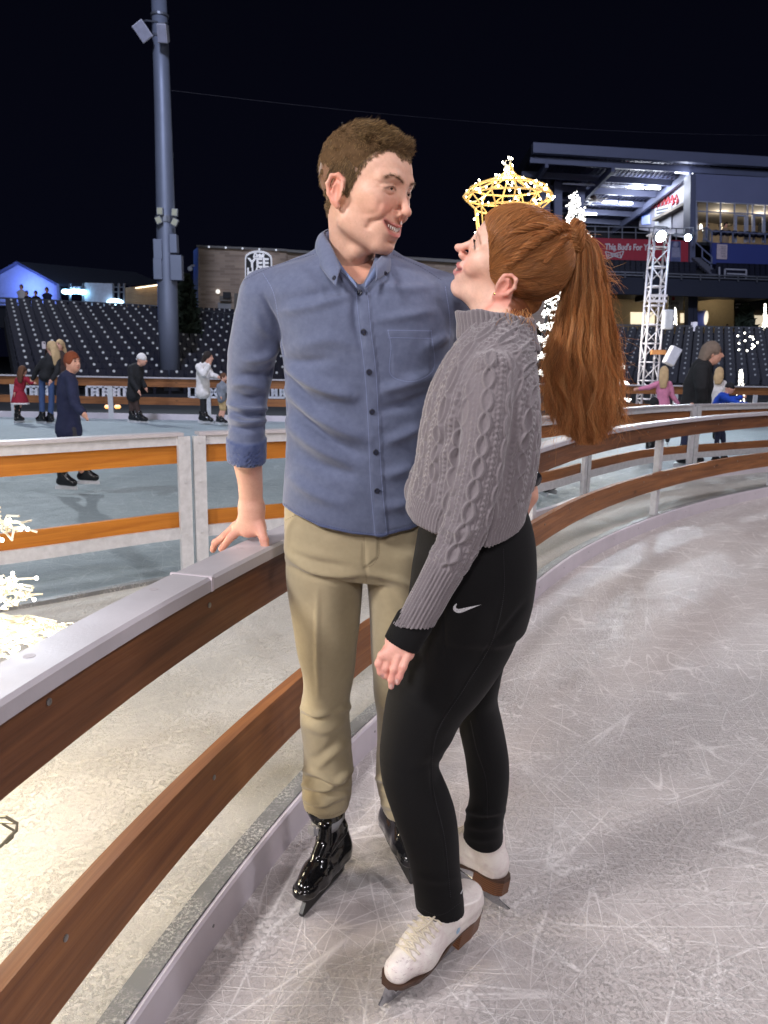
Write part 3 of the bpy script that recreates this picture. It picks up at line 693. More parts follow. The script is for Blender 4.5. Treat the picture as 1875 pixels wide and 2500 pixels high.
# ---- tent, screen and fence at upper left
M_tentw = plain('tent_fabric', srgb(150, 160, 180), 0.7, var=0.08)
M_tentr = plain('tent_roof', srgb(66, 72, 88), 0.7, var=0.1)
tent = empty('event_tent', at(150, 720, 46), 'white gabled event tent with grey roof glowing blue at its open end', 'tent')
A = at(-30, 690, 44); ridge0 = at(40, 638, 44); ridge1 = at(330, 664, 60); eave0 = at(142, 693, 44); eave1 = at(392, 690, 62); B0 = at(-60, 692, 44)
m = MB(); m.prism([ridge0, ridge1, eave1, eave0], (0, .1, -.15)); lb0 = 2*ridge0-eave0; lb0[2] = eave0[2]; lb1 = lb0+(ridge1-ridge0)
m.prism([ridge0, ridge1, lb1, lb0], (0, .1, -.15)); m.build('roof', M_tentr, tent)
m = MB(); m.prism([ridge0+(0, .2, -.15), eave0+(0, .2, -.15), eave0+(0, .2, -2.4), lb0+(0, .2, -2.4), lb0+(0, .2, -.15)], (0, .08, 0)); m.build('gable_wall', M_tentw, tent)
m = MB()
for p in (eave0, lb0, eave0+(ridge1-ridge0)*.3, eave0+(ridge1-ridge0)*.6): m.bar(p, p+np.array([0, 0, -3.0]), .14)
m.build('frame_pole', M_steel, tent)
lamp('tent_glow', 'POINT', at(60, 700, 43.2), (0, 0, 0), 260, (.16, .25, 1.0), .3)
lamp('stage_glow', 'POINT', at(185, 712, 42.5), (0, 0, 0), 160, (.3, .55, 1.0), .3)
scw = empty('stage_screen', at(240, 720, 42), 'tall pale banner screen hung on a truss beside the tent', 'screen')
m = MB(); m.pxprism([(206, 690), (273, 692), (274, 752), (206, 750)], 42, .12); m.build('panel', plain('pale_screen', srgb(190, 196, 215), .6), scw)
m = MB()
for u in (171, 203, 276, 290, 303): m.bar(at(u, 692, 42.1), at(u, 756, 42.1), .09)
for v in (700, 712): m.bar(at(168, v, 42.16), at(305, v+1, 42.16), .06)
m.build('truss_frame', M_steel, scw)
st = empty('stage_light', at(181, 713, 41.8), 'row of bright cyan stage lamps under the tent edge', 'stage light')
m = MB()
for k in range(5): m.ball(at(160+k*10.5, 712+1.2*math.sin(k*2), 41.8), .17, 8, (1.25, .6, .75))
m.build('lamp_head', glow('cyan_lamps', (.35, .75, 1.0), 14), st)
m = MB(); m.bar(at(152, 706, 41.9), at(208, 707, 41.9), .08); m.build('lamp_bar', M_steel, st)
m = MB(); m.ball(at(281, 737, 41.9), .28, 10, (1.6, .5, .6)); m.ball(at(268, 741, 41.9), .16, 8)
tag(m.build('uplight', glow('uplight_blue', (.5, .8, 1.0), 7)), 'small bluish uplight shining below the pale banner screen', 'light')
fence = MB()
for k in range(10): fence.pxprism([(304, 704+k*5.1-1.2*(k == 0)), (398, 692+k*6.4), (398, 692+k*6.4+6.0), (304, 704+k*5.1+4.7)], 44, .08)
tag(fence.build('plank_fence', plain('plank_fence', srgb(150, 118, 80), .7, var=.25, scale=2)), 'brown horizontal plank fence left of the light pole', 'fence')
m = MB(); m.pxprism([(330, 702), (398, 692), (398, 695), (330, 704)], 43.8, .2); tag(m.build('strip_light', glow('warm_strip', (1, .86, .6), 2.5)), 'thin warm strip light along the top of the plank fence', 'light')
rl = empty('terrace_railing', at(150, 740, 38), 'grey steel terrace railing behind the top row of seats', 'railing')
m = MB(); pts = [(-10, 727), (90, 731), (200, 737), (300, 742), (398, 748)]
for v0 in (0, 12):
    m.tube([at(u, v+v0, 38) for u, v in pts], .035, 6)
m.build('rail', M_steel, rl); m = MB()
for u in np.linspace(20, 390, 9): m.bar(at(u, np.interp(u, [p[0] for p in pts], [p[1] for p in pts]), 38), at(u, np.interp(u, [p[0] for p in pts], [p[1] for p in pts])+26, 38), .05)
m.build('baluster', M_steel, rl)
m = MB(); m.pxprism([(-20, 745), (420, 752), (420, 800), (-20, 800)], 38.4, 6); tag(m.build('terrace_wall', M_dark), 'dark terrace wall behind the left seats', 'wall')

# ---- floodlight pole
M_pole = plain('pole_steel', srgb(128, 136, 158), 0.5, 0.35, var=.08, scale=1.0, bump=.04, bscale=8)
PX, PY = -7.33, 27.6
pb = at(410, 757, PY); pt = at(386, -60, PY)
lp = empty('light_pole', (pb[0], PY, 0), 'tall tapering grey light pole standing behind the left stand', 'pole')
m = MB(); m.tube([(pb[0], PY, 0.2), pb, at(404, 500, PY), at(397, 250, PY), pt], [.36, .345, .31, .27, .235], 20); m.build('shaft', M_pole, lp, True)
m = MB()
for (u0, v0, u1, v1) in [(377, 586, 398, 632), (377, 633, 398, 682), (416, 574, 434, 618), (418, 625, 446, 684)]:
    m.box((at(u0, v0, PY-.25)+at(u1, v1, PY-.25))/2, (ppm(PY, u0, v0)*(u1-u0), .3, ppm(PY, u0, v0)*(v1-v0)))
m.build('equipment_box', M_pole, lp, bevel=.02)
m = MB(); m.lathe(at(405, 537, PY), [(.36, -.1), (.36, .1)], 20); m.lathe(at(391, 65, PY), [(.29, -.35), (.29, -.28)], 20); m.lathe(at(391, 65, PY), [(.29, .28), (.29, .35)], 20); m.build('clamp_band', M_steel, lp)
def speaker(u, v, w_, h_, ang, label, tilt=.35):
    c = at(u, v, PY-.5); s = ppm(PY, u, v); r = empty('loudspeaker', c, label, 'loudspeaker', 'loudspeakers at the top of the light pole')
    R = np.array(Matrix.Rotation(ang, 3, 'Y') @ Matrix.Rotation(tilt, 3, 'X')); m = MB(); W, Hh, D = w_*s, h_*s, .5
    P = [(-W/2, -D/2, -Hh/2), (W/2, -D/2, -Hh/2), (W*.36, D/2, -Hh*.42), (-W*.36, D/2, -Hh*.42), (-W/2, -D/2, Hh/2), (W/2, -D/2, Hh/2), (W*.36, D/2, Hh*.42), (-W*.36, D/2, Hh*.42)]
    m.add(np.array(P) @ R.T+c, [(0, 3, 2, 1), (4, 5, 6, 7), (0, 1, 5, 4), (1, 2, 6, 5), (2, 3, 7, 6), (3, 0, 4, 7)])
    m.build('cabinet', plain('speaker_grey', srgb(196, 198, 214), .5), r, bevel=.02)
    m = MB(); m.box(c+R @ np.array([0, -D/2-.012, 0]), (W*.9, .02, Hh*.9), R=R); m.build('grille', plain('grille', srgb(150, 152, 172), .7, bump=.5, bscale=200), r)
    m = MB(); m.tube([c+R @ np.array([0, 0, Hh/2]), c+np.array([.05, .3, h_*s*.8]), np.array([at(391, 62, PY)[0], PY-.25, c[2]+h_*s*.7])], .03, 6); m.build('bracket', M_steel, r)
speaker(349, 78, 30, 42, -.62, 'left loudspeaker on the pole, tilted outward on its arm')
speaker(400, 82, 23, 40, .03, 'right loudspeaker on the pole, hanging upright')
def smallflood(u, v, ang, label):
    c = at(u, v, PY-.42); s = ppm(PY, u, v); r = empty('floodlight', c, label, 'floodlight', 'four small floodlights on the pole collar')
    R = np.array(Matrix.Rotation(ang, 3, 'Y')); m = MB(); m.box(c, (.2, .12, .24), R=R); m.build('housing', plain('flood_grey', srgb(150, 155, 165), .5), r, bevel=.01)
    m = MB(); m.box(c+R @ np.array([0, -.066, 0]), (.17, .012, .2), R=R); m.build('lens', plain('flood_lens', srgb(190, 190, 170), .2), r)
for a in [(391, 516, 0, 'upper left floodlight on the pole collar'), (427, 519, .1, 'upper right floodlight on the pole collar'), (388, 538, -.4, 'lower left floodlight on the pole collar, tilted'), (427, 543, .45, 'lower right floodlight on the pole collar, tilted')]: smallflood(*a)
m = MB(); P0 = at(413, 220, PY-.28); P1 = at(1980, 330, 40)
m.tube([P0+(P1-P0)*t+np.array([0, 0, -1.1*4*t*(1-t)*.35]) for t in np.linspace(0, 1, 30)], .007, 5)
tag(m.build('overhead_cable', plain('cable_grey', srgb(46, 46, 58), .6)), 'thin cable strung from the light pole across the night sky', 'cable')

# ---- brick building with sign
M_brick = NT('tan_brick'); _c = M_brick.coord('Object', (1, 1, 1), (PI/2, 0, 0)); _b = M_brick.n.new('ShaderNodeTexBrick'); M_brick.link(_c, _b.inputs[0])
_b.inputs['Color1'].default_value = srgb(182, 162, 146); _b.inputs['Color2'].default_value = srgb(150, 132, 120); _b.inputs['Mortar'].default_value = srgb(172, 160, 150)
_b.inputs['Scale'].default_value = 1.6; _b.inputs['Mortar Size'].default_value = .012; _b.inputs['Brick Width'].default_value = .8; _b.inputs['Row Height'].default_value = .2
M_brick.set(col=_b.outputs[0], rough=.85); M_brick.bump(_b.outputs['Fac'], -.3, .01); M_brick = M_brick.m
BY = 40
bb = empty('brick_building', at(600, 780, BY), 'tan brick building with the black and white drink sign', 'building')
m = MB(); m.pxprism([(484, 602), (700, 612), (700, 800), (484, 800)], BY, 8); m.pxprism([(700, 614), (1330, 652), (1330, 800), (700, 800)], BY+.2, 6); m.build('wall', M_brick, bb)
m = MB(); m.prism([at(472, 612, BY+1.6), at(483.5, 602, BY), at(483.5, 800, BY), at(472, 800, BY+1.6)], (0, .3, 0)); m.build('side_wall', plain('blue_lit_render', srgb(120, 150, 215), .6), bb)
m = MB(); m.pxprism([(480, 598), (700, 608), (700, 613), (480, 603)], BY-.2, 8.4); m.pxprism([(700.5, 609), (1332, 647), (1332, 655), (700.5, 615)], BY-.1, 6.4); m.build('parapet_cap', plain('parapet', srgb(120, 118, 118), .6), bb)
m = MB()
for u in (510, 551, 592, 633, 674): m.ball(at(u, 601.5+(u-484)*.047, BY-.25), .05, 8)
m.build('parapet_lamp', glow('tiny_lamp', (.8, .85, 1), .7), bb)
m = MB(); m.pxprism([(532, 738), (564, 739), (564, 802), (532, 800)], BY-.06, .05); m.build('door', plain('grey_door', srgb(150, 152, 158), .6), bb)
m = MB(); m.pxprism([(536, 722), (563, 723), (563, 736), (536, 735)], BY-.3, .3); m.pxprism([(572, 716), (584, 716), (584, 800), (572, 800)], BY-.1, .09); m.build('canopy', plain('canopy', srgb(112, 108, 104), .6), bb)
m = MB(); m.ball(at(532, 712, BY-.2), .11, 8); m.build('wall_lamp', glow('wall_lamp', (1, .95, .85), 1.2), bb)
m = MB(); m.box(at(554, 721, BY-.3), (.35, .25, .3)); m.build('wall_speaker', M_dark, bb)
cd = empty('security_camera', at(467, 652, BY-.2), 'white dome security camera on an arm at the corner of the brick building', 'camera')
m = MB(); m.tube([at(475, 648, BY), at(467, 649, BY-.1), at(465, 653, BY-.1)], .05, 8); m.build('arm', plain('cam_white', srgb(190, 195, 205), .5), cd)
m = MB(); m.ball(at(464, 656, BY-.1), .13, 10); m.build('dome', plain('cam_dome', srgb(200, 205, 215), .3), cd)
sign = empty('drink_sign', at(631, 660, BY-.3), 'black shield sign with white rim reading Drink YEE HAW BEER', 'sign')
def shield(k):
    P = [(598, 630), (600, 622), (608, 616), (618, 612.5), (631, 611.5), (644, 613), (654, 617), (661, 623), (663, 631), (664, 686), (655, 700), (650, 712), (650, 745), (611, 744), (611, 710), (606, 698), (598, 685)]
    c = np.array([631, 676]); return [tuple(c+(np.array(p)-c)*k) for p in P]
m = MB(); m.pxprism(shield(1.0), BY-.3, .22); m.build('rim', glow('sign_white', (.82, .84, 1.0), .42), sign)
m = MB(); m.pxprism(shield(.92), BY-.34, .06); m.build('face', plain('sign_black', srgb(16, 18, 26), .5), sign)
M_sl = glow('sign_letters', (.82, .84, 1.0), .5)
def sgn(txt, u, v, hpx, wpx, sh=0.0):
    s = ppm(BY, u, v); text_mesh('lettering', txt, at(u, v, BY-.36), hpx*s, M_sl, sign, depth=.01, shear=sh, width=wpx*s, bold=.02)
sgn('Drink', 631, 624, 9, 30, .3); sgn('YEE', 631, 643, 21, 52); sgn('HAW', 631, 667, 21, 56); sgn('BEER', 631, 686, 11, 34)
tr = empty('evergreen_shrub', at(455, 770, 34), 'dark narrow evergreen beside the light pole', 'tree')
n = 900; h_ = rng.random(n); a_ = rng.random(n)*2*PI; cc = at(456, 760, 34); r_ = (.52*(1-h_)**.6+.06)*(.45+.6*rng.random(n)); V = []; F = []
for i in range(n):
    c = cc+np.array([r_[i]*math.cos(a_[i]), r_[i]*math.sin(a_[i]), -1.2+2.6*h_[i]]); d1 = rng.normal(0, .13, 3); d2 = rng.normal(0, .09, 3)
    V += [c-d1, c+d2, c+d1, c-d2]; F.append((4*i, 4*i+1, 4*i+2, 4*i+3))
bigmesh('foliage', V, F, plain('dark_needles', srgb(44, 56, 44), .8, var=.4), tr, False)
m = MB(); m.tube([cc+(0, 0, -1.6), cc+(0, 0, 1.6)], [.09, .03], 6); m.build('trunk', plain('bark', srgb(60, 48, 38), .9), tr)
sr = MB()
for k in range(6): sr.tube([at(520+k*14, 757+k*3, 30), at(520+k*14, 800, 30)], .03, 5)
sr.tube([at(490, 757, 30), at(545, 763, 30), at(600, 772, 30)], .03, 6)
tag(sr.build('stair_railing', M_dark), 'dark stair railing at the right end of the left stand', 'railing')

# ---- white lattice fence pieces and pumpkins behind the outer barrier
M_white = plain('white_paint', srgb(215, 218, 228), .5)
fy = 18.2; first = True
for k, (u0, u1) in enumerate([(62, 118), (212, 266), (266, 316), (462, 530), (655, 695)]):
    r = empty('lattice_fence', at((u0+u1)/2, 965, fy), ['white lattice fence piece behind the girl in red', 'white lattice fence piece right of the boy in navy', 'white lattice fence piece left of the white beanie skater', 'white lattice fence piece behind the white jacket', 'white lattice fence piece beside the man\'s rolled sleeve'][k], 'fence', 'white lattice fence pieces')
    m = MB(); v0, v1 = 944, 970
    for v in (v0, v1): m.bar(at(u0, v, fy), at(u1, v+.5, fy), .05, .05)
    for u in np.linspace(u0, u1, 5): m.bar(at(u, v0, fy), at(u, v1, fy), .05)
    uu = np.linspace(u0, u1, 5)
    for j in (0, 2):
        a, b = uu[j+1], uu[min(j+2, 4)]; c = (a+b)/2
        m.bar(at(a, v0+3, fy), at(c, (v0+v1)/2, fy), .035); m.bar(at(b, v0+3, fy), at(c, (v0+v1)/2, fy), .035); m.bar(at(c, (v0+v1)/2, fy), at(a, v1-2, fy), .035); m.bar(at(c, (v0+v1)/2, fy), at(b, v1-2, fy), .035)
    m.build('lattice', M_white, r)
for u, lb in ((263, 'left glowing orange pumpkin lantern under the outer barrier'), (287, 'right glowing orange pumpkin lantern under the outer barrier')):
    r = empty('pumpkin_lantern', at(u, 995, 17.9), lb, 'lantern', 'orange pumpkin lanterns'); c = at(u, 993, 17.9); m = MB()
    for k in range(7): m.ball(c+np.array([.03*math.cos(k*2*PI/7), .03*math.sin(k*2*PI/7), 0]), .045, 8, (1, 1, 1.0))
    m.build('shell', glow('pumpkin', (1, .42, .08), 2.2), r); m = MB(); m.bar(c+np.array([0, 0, .04]), c+np.array([0.01, 0, .075]), .015); m.build('stem', M_dark, r)
# ================================================================== grandstand on the right
GY = 55.0
M_blue = plain('blue_grey_steel', srgb(100, 106, 134), .5, .1, var=.06, scale=.6)
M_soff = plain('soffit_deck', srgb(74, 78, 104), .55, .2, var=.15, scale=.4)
M_navyw = plain('navy_wall', srgb(32, 38, 58), .7, var=.1, scale=.4)
gs = empty('grandstand', at(1690, 800, GY), 'two-level stadium grandstand with flat roof, suites and dark fascia on the right', 'grandstand')
m = MB(); a0, a1 = at(1302, 347, GY), at(1990, 389, GY); b0, b1 = at(1302, 372, GY), at(1990, 414, GY)
m.prism([a0, a1, b1, b0], (0, .5, 0)); m.build('roof_fascia', M_blue, gs)
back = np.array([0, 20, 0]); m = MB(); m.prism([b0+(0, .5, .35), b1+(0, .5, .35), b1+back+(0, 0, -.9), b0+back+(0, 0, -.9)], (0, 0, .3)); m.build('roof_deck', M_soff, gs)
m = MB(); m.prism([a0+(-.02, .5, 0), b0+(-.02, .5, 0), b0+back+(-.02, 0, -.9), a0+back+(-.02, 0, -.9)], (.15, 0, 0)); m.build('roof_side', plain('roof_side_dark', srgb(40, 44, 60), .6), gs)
def soff(t, k): p = b0+(b1-b0)*t; return p+np.array([0, .6+19*k, -.15-1.1*k])
for k in (.03, .2, .36, .52, .68, .84): m = MB(); m.bar(soff(0, k), soff(1, k), .25, .42); m.build('roof_beam', M_blue, gs)
for t in (.06, .30, .58, .86):
    m = MB(); m.bar(soff(t, .02)+(0, 0, -.25), soff(t, .98)+(0, 0, -.25), .22, .5); m.build('rafter', M_blue, gs)
m = MB()
for t in np.linspace(.02, .98, 60): m.bar(soff(t, .0)+(0, 0, .33), soff(t, 1.0)+(0, 0, .3), .05, .08)
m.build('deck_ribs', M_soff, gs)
for (u0, v0, u1, v1, w_) in [(1329, 402, 1330, 620, .75), (1361, 436, 1362, 620, .6), (1426, 398, 1407, 560, .6)]:
    m = MB(); m.bar(at(u0, v0, GY+7), at(u1, v1, GY+7), w_, .5, up=(0, 1, 0)); m.build('column', M_blue, gs)
m = MB(); m.pxprism([(1325, 404), (1424, 402), (1422, 414), (1325, 415)], GY+6.6, .4); m.build('cross_beam', M_blue, gs)
m = MB(); m.pxprism([(1290, 440), (1700, 440), (1700, 625), (1290, 640)], GY+19, .3); m.build('rear_wall', plain('rear_dark', srgb(28, 30, 40), .8), gs)
# fluorescent tubes: each a lamp fitting of its own
def tube_light(u0, v0, u1, v1, y, lb, pw):
    r = empty('strip_lamp', at((u0+u1)/2, v0, y), lb, 'lamp', 'white strip lamps under the grandstand roof'); a, b = at(u0, v0, y), at(u1, v1, y)
    m = MB(); m.bar(a+(0, 0, .12), b+(0, 0, .12), .22, .10); m.build('housing', M_blue, r)
    m = MB(); m.bar(a, b, .18, .13); m.build('tube', glow('fluorescent', (.93, .96, 1.0), 9), r)
    lamp('strip_light', 'POINT', (a+b)/2+np.array([0, -.3, -.4]), (0, 0, 0), pw, (.85, .9, 1.0), .4)
tube_light(1649, 419, 1691, 422, GY+1.3, 'strip lamp nearest the roof fascia, beside the suite wall', 120)
tube_light(1534, 457, 1572, 458, GY+5.2, 'left one of the middle pair of strip lamps under the roof', 300)
tube_light(1577, 459, 1612, 460, GY+5.2, 'right one of the middle pair of strip lamps under the roof', 300)
tube_light(1471, 493, 1506, 494, GY+9.5, 'left one of the third pair of strip lamps, above the light tree', 250)
tube_light(1513, 496, 1544, 497, GY+9.5, 'right one of the third pair of strip lamps, above the light tree', 250)
tube_light(1421, 521, 1456, 523, GY+13, 'farthest strip lamp, low under the roof behind the light tree', 200)
m = MB()
for a, b in [((1432, 406, GY+1.3), (1648, 418, GY+1.3)), ((1374, 448, GY+5.2), (1533, 456, GY+5.2)), ((1363, 488, GY+9.5), (1470, 492, GY+9.5)), ((1362, 520, GY+13), (1420, 521, GY+13))]: m.bar(at(*a), at(*b), .12, .12)
m.build('conduit', plain('conduit_white', srgb(190, 194, 210), .4), gs)
fan = empty('ceiling_fan', at(1448, 484, GY+9), 'dark ceiling fan hanging under the grandstand roof', 'fan'); c = at(1448, 486, GY+9); m = MB(); m.lathe(c, [(.28, -.2), (.3, 0), (.2, .25), (.05, .3)], 12); m.build('motor', plain('fan_brown', srgb(60, 46, 40), .5), fan)
m = MB()
for k in range(5):
    q = k*2*PI/5+.3; m.bar(c+np.array([.25*math.cos(q), .25*math.sin(q), -.1]), c+np.array([1.35*math.cos(q), 1.35*math.sin(q), -.14]), .28, .03)
m.build('blade', plain('fan_blade', srgb(96, 84, 76), .5), fan); m = MB(); m.bar(c+(0, 0, .3), c+(0, 0, 1.0), .05); m.build('rod', M_steel, fan)
# graphic wall seen at a slant
gw = empty('graphic_wall', at(1600, 540, GY+8), 'slanted white wall with red lettering beside the bar under the roof', 'wall')
Q0, Q1, Q2, Q3 = at(1693, 432, GY+1), at(1693, 585, GY+1), at(1560, 560, GY+14), at(1560, 482, GY+14)
m = MB(); m.prism([Q0, Q1, Q2, Q3], (.3, 0, 0)); m.build('panel', plain('pale_panel', srgb(176, 176, 190), .5), gw)
def onwall(s_, t_): a = Q3+(Q0-Q3)*s_; b = Q2+(Q1-Q2)*s_; return a+(b-a)*t_+np.array([-.06, 0, 0])
m = MB()
for i, s_ in enumerate(np.linspace(.05, .72, 11)):
    hh = .26 if i in (0, 5) else .16; m.tube([onwall(s_, .30), onwall(s_+.02, .30-hh*.5), onwall(s_+.045, .30), onwall(s_+.03, .30+hh*.6), onwall(s_+.055, .34)], .07, 5)
m.build('red_script', plain('red_letter', srgb(200, 60, 70), .5), gw)
m = MB(); m.prism([onwall(.36, .42), onwall(.66, .36), onwall(.66, .86), onwall(.36, .86)], (-.04, 0, 0)); m.build('notice', plain('notice_white', srgb(225, 228, 238), .5), gw)
m = MB()
for t_ in (.46, .53): m.prism([onwall(.40, t_), onwall(.62, t_-.03), onwall(.62, t_+.0), onwall(.40, t_+.03)], (-.08, 0, 0))
m.build('notice_text', plain('notice_text', srgb(90, 94, 110), .6), gw)
m = MB(); m.prism([onwall(.10, .60), onwall(.26, .56), onwall(.26, .80), onwall(.10, .84)], (-.10, 0, 0)); m.build('blue_screen', glow('blue_screen', (.05, .2, .9), .9), gw)
# upper deck: floor, banner, seats, rails
m = MB(); m.pxprism([(1300, 663), (1990, 684), (1990, 732), (1300, 712)], GY-4, .4); m.build('deck_fascia', M_navyw, gs)
m = MB(); P = [at(1300, 668, GY-3.6), at(1990, 688, GY-3.6)]; m.prism([P[0], P[1], P[1]+(0, 24, 0), P[0]+(0, 24, 0)], (0, 0, -.6)); m.build('deck_floor', M_dark, gs)
m = MB()
for k in range(5):
    zz = at(1500, 668-9*k, GY-3.6)[2]; P = [at(1300, 668, GY-3.4+.9*k), at(1990, 688, GY-3.4+.9*k)]; P = [np.array([p[0], p[1], zz]) for p in P]; m.prism([P[0], P[1], P[1]+(0, .9, 0), P[0]+(0, .9, 0)], (0, 0, -.5))
m.build('deck_step', M_step, gs)
n_lower = len(spots)
for k in range(3):
    for u in np.arange(1452, 1880, 13.2):
        if 1700 < u < 1738+8*k: continue
        p = at(u, 669-8.5*k+(u-1500)*.03, GY-3.0+.95*k); spots.append((p[0], p[1], p[2]-.35, 0))
seat_mass('stadium_seats', spots, 'massed navy seats of the right lower stand and of the upper deck', n_lower)
m = MB()
for (u0, v0, u1, v1) in [(1300, 657, 1990, 680), (1300, 664, 1990, 687)]: m.bar(at(u0, v0, GY-4.2), at(u1, v1, GY-4.2), .07)
for u in np.arange(1480, 1900, 46): v = 657+(u-1300)*.0333; m.bar(at(u, v, GY-4.2), at(u, v+14, GY-4.2), .07)
m.build('deck_rail', M_steel, gs)
m = MB()
for (a, b) in [((1770, 657), (1822, 659)), ((1770, 657), (1769, 680)), ((1822, 659), (1821, 682)), ((1775, 668), (1821, 670)), ((1756, 652), (1756, 676))]: m.bar(at(*a, GY-4.0), at(*b, GY-4.0), .08)
m.build('gate_rail', plain('rail_pale', srgb(170, 172, 188), .5), gs)
bn = empty('red_banner', at(1575, 640, GY), 'long red banner reading This Bud\'s For You on the upper deck', 'banner')
m = MB(); m.pxprism([(1400, 579), (1692, 588), (1692, 640), (1400, 634)], GY, .25); m.build('cloth', plain('banner_red', srgb(176, 44, 66), .6, var=.06), bn)
s_ = ppm(GY, 1560, 605); M_btx = plain('banner_white', srgb(230, 225, 230), .5)
text_mesh('lettering', "This Bud's For You.", at(1539, 604, GY-.03), 14*s_, M_btx, bn, depth=.02, width=124*s_, bold=.015)
m = MB(); bt = [(1478, 614), (1499, 620), (1523, 613), (1516, 630), (1499, 625), (1483, 632)]
for i in range(6): m.bar(at(*bt[i], GY-.05), at(*bt[(i+1) % 6], GY-.05), .06)
for k in range(9): m.bar(at(1484+k*3.7, 620+1.6*math.sin(k*2.1), GY-.05), at(1486+k*3.7, 626+1.6*math.cos(k*2.3), GY-.05), .05)
m.bar(at(1499, 614, GY-.05), at(1497, 606, GY-.05), .05); m.bar(at(1499, 614, GY-.05), at(1505, 609, GY-.05), .05)
m.build('bow_tie_emblem', M_btx, bn)
m = MB(); m.pxprism([(1636, 588), (1662, 589), (1662, 639), (1636, 638)], GY-.03, .05); m.build('poster', plain('poster_blue', srgb(96, 104, 150), .6, var=.5, scale=1.2), bn)
m = MB(); m.ball(at(1650, 597, GY-.08), .2, 8, (1, .3, 1)); m.pxprism([(1641, 604), (1659, 604), (1661, 628), (1640, 628)], GY-.06, .04); m.build('poster_portrait', plain('poster_pale', srgb(150, 150, 180), .6), bn)
m = MB()
for v in (553, 566): m.bar(at(1400, v-2, GY+.4), at(1692, v+6, GY+.4), .06)
for u in np.arange(1420, 1692, 33): v = 551+(u-1400)*.027; m.bar(at(u, v, GY+.4), at(u, v+34, GY+.4), .07)
tag(m.build('balcony_railing', M_steel), 'grey balcony railing above the red banner', 'railing')
# suites
m = MB(); m.pxprism([(1686, 425), (1699, 425), (1697, 640), (1684, 640)], GY-.3, 1.2); m.build('suite_pillar', M_blue, gs)
m = MB(); m.pxprism([(1699, 424), (1990, 440), (1990, 506), (1699, 491)], GY, .3); m.build('suite_wall', plain('suite_blue', srgb(128, 134, 172), .35, .1, var=.05, scale=.4), gs)
su = empty('hospitality_suite', at(1780, 590, GY+3), 'lit hospitality suite with beige walls behind tall windows', 'room')
m = MB(); m.pxprism([(1699, 480), (1990, 495), (1990, 600), (1699, 592)], GY+8, .2); m.build('back_wall', plain('suite_beige', srgb(150, 134, 112), .8, var=.08, scale=.5), su)
m = MB(); p0, p1 = at(1690, 489, GY+.35), at(1990, 504, GY+.35); m.prism([p0, p1, p1+(0, 8, 0), p0+(0, 8, 0)], (0, 0, .2)); m.build('ceiling', plain('suite_ceiling', srgb(150, 142, 132), .8), su)
m = MB(); p0, p1 = at(1690, 590, GY+.35), at(1990, 602, GY+.35); m.prism([p0, p1, p1+(0, 8, 0), p0+(0, 8, 0)], (0, 0, -.2)); m.build('floor', M_dark, su)
m = MB(); m.prism([at(1755, 512, GY+7.8), at(1786, 504, GY+7.8), at(1786, 552, GY+7.8), at(1755, 552, GY+7.8)], (0, .05, 0)); m.build('picture', plain('pict_frame', srgb(50, 36, 30), .6), su)
m = MB(); m.pxprism([(1852, 545), (1880, 540), (1880, 562), (1852, 566)], GY+6, .1); m.build('television', M_dark, su)
m = MB(); m.pxprism([(1758, 514), (1784, 507), (1784, 550), (1758, 550)], GY+7.75, .04); m.build('picture_sheet', plain('pict', srgb(176, 164, 142), .7), su)
lamp('suite_lamp', 'POINT', at(1760, 528, GY+3.5), (0, 0, 0), 200, (1, .88, .70), .6); lamp('suite_lamp', 'POINT', at(1855, 532, GY+3.5), (0, 0, 0), 200, (1, .88, .70), .6)
m = MB(); M_fr = plain('window_frame_pale', srgb(176, 182, 206), .4, .2)
for u in (1700, 1727, 1760, 1794, 1826, 1838, 1868, 1893, 1930): m.pxprism([(u-1.3, 491+(u-1700)*.052), (u+1.3, 491+(u-1700)*.052), (u+.8, 590), (u-1.8, 590)], GY-.02, .12)
for v in (491, 515): m.prism([at(1699, v-1.2, GY-.04), at(1990, v+13.8, GY-.04), at(1990, v+16, GY-.04), at(1699, v+1.2, GY-.04)], (0, .14, 0))
m.build('window_frame', M_fr, gs)
for u in (1796, 1840):
    m = MB(); m.pxprism([(u, 524), (u+25, 525), (u+24, 592), (u-1, 592), (u-1, 590), (u+3.5, 590), (u+4, 530), (u+20, 530.5), (u+20, 590), (u-1, 590.5)][:4], GY+.12, .05) if False else None
    for a, b in [((u, 524), (u-.5, 592)), ((u+24, 526), (u+23, 592)), ((u, 526), (u+24, 527))]: m.bar(at(*a, GY-.1), at(*b, GY-.1), .16, .1)
    m.build('door_frame', M_fr, gs)
m = MB(); m.pxprism([(1738, 592), (1990, 603), (1990, 658), (1738, 644)], GY-1, .3); m.build('blue_parapet', plain('parapet_blue', srgb(52, 66, 138), .6, var=.06, scale=.5), gs)
m = MB()
for a, b in [((1738, 564), (1990, 578)), ((1738, 592), (1738, 562)), ((1760, 592), (1760, 564)), ((1789, 593), (1789, 566)), ((1830, 594), (1830, 568)), ((1868, 595), (1868, 571)), ((1738, 564), (1724, 556)), ((1724, 556), (1690, 566)), ((1690, 566), (1690, 600)), ((1724, 556), (1724, 582)),
             ((1716, 583), (1738, 592)), ((1696, 590), (1738, 628)), ((1714, 608), (1714, 628)), ((1714, 628), (1738, 646)), ((1738, 628), (1735, 672))]: m.bar(at(*a, GY-1.2), at(*b, GY-1.2), .08)
m.build('suite_railing', plain('railing_blue', srgb(120, 128, 160), .5, .3), gs)
m = MB()
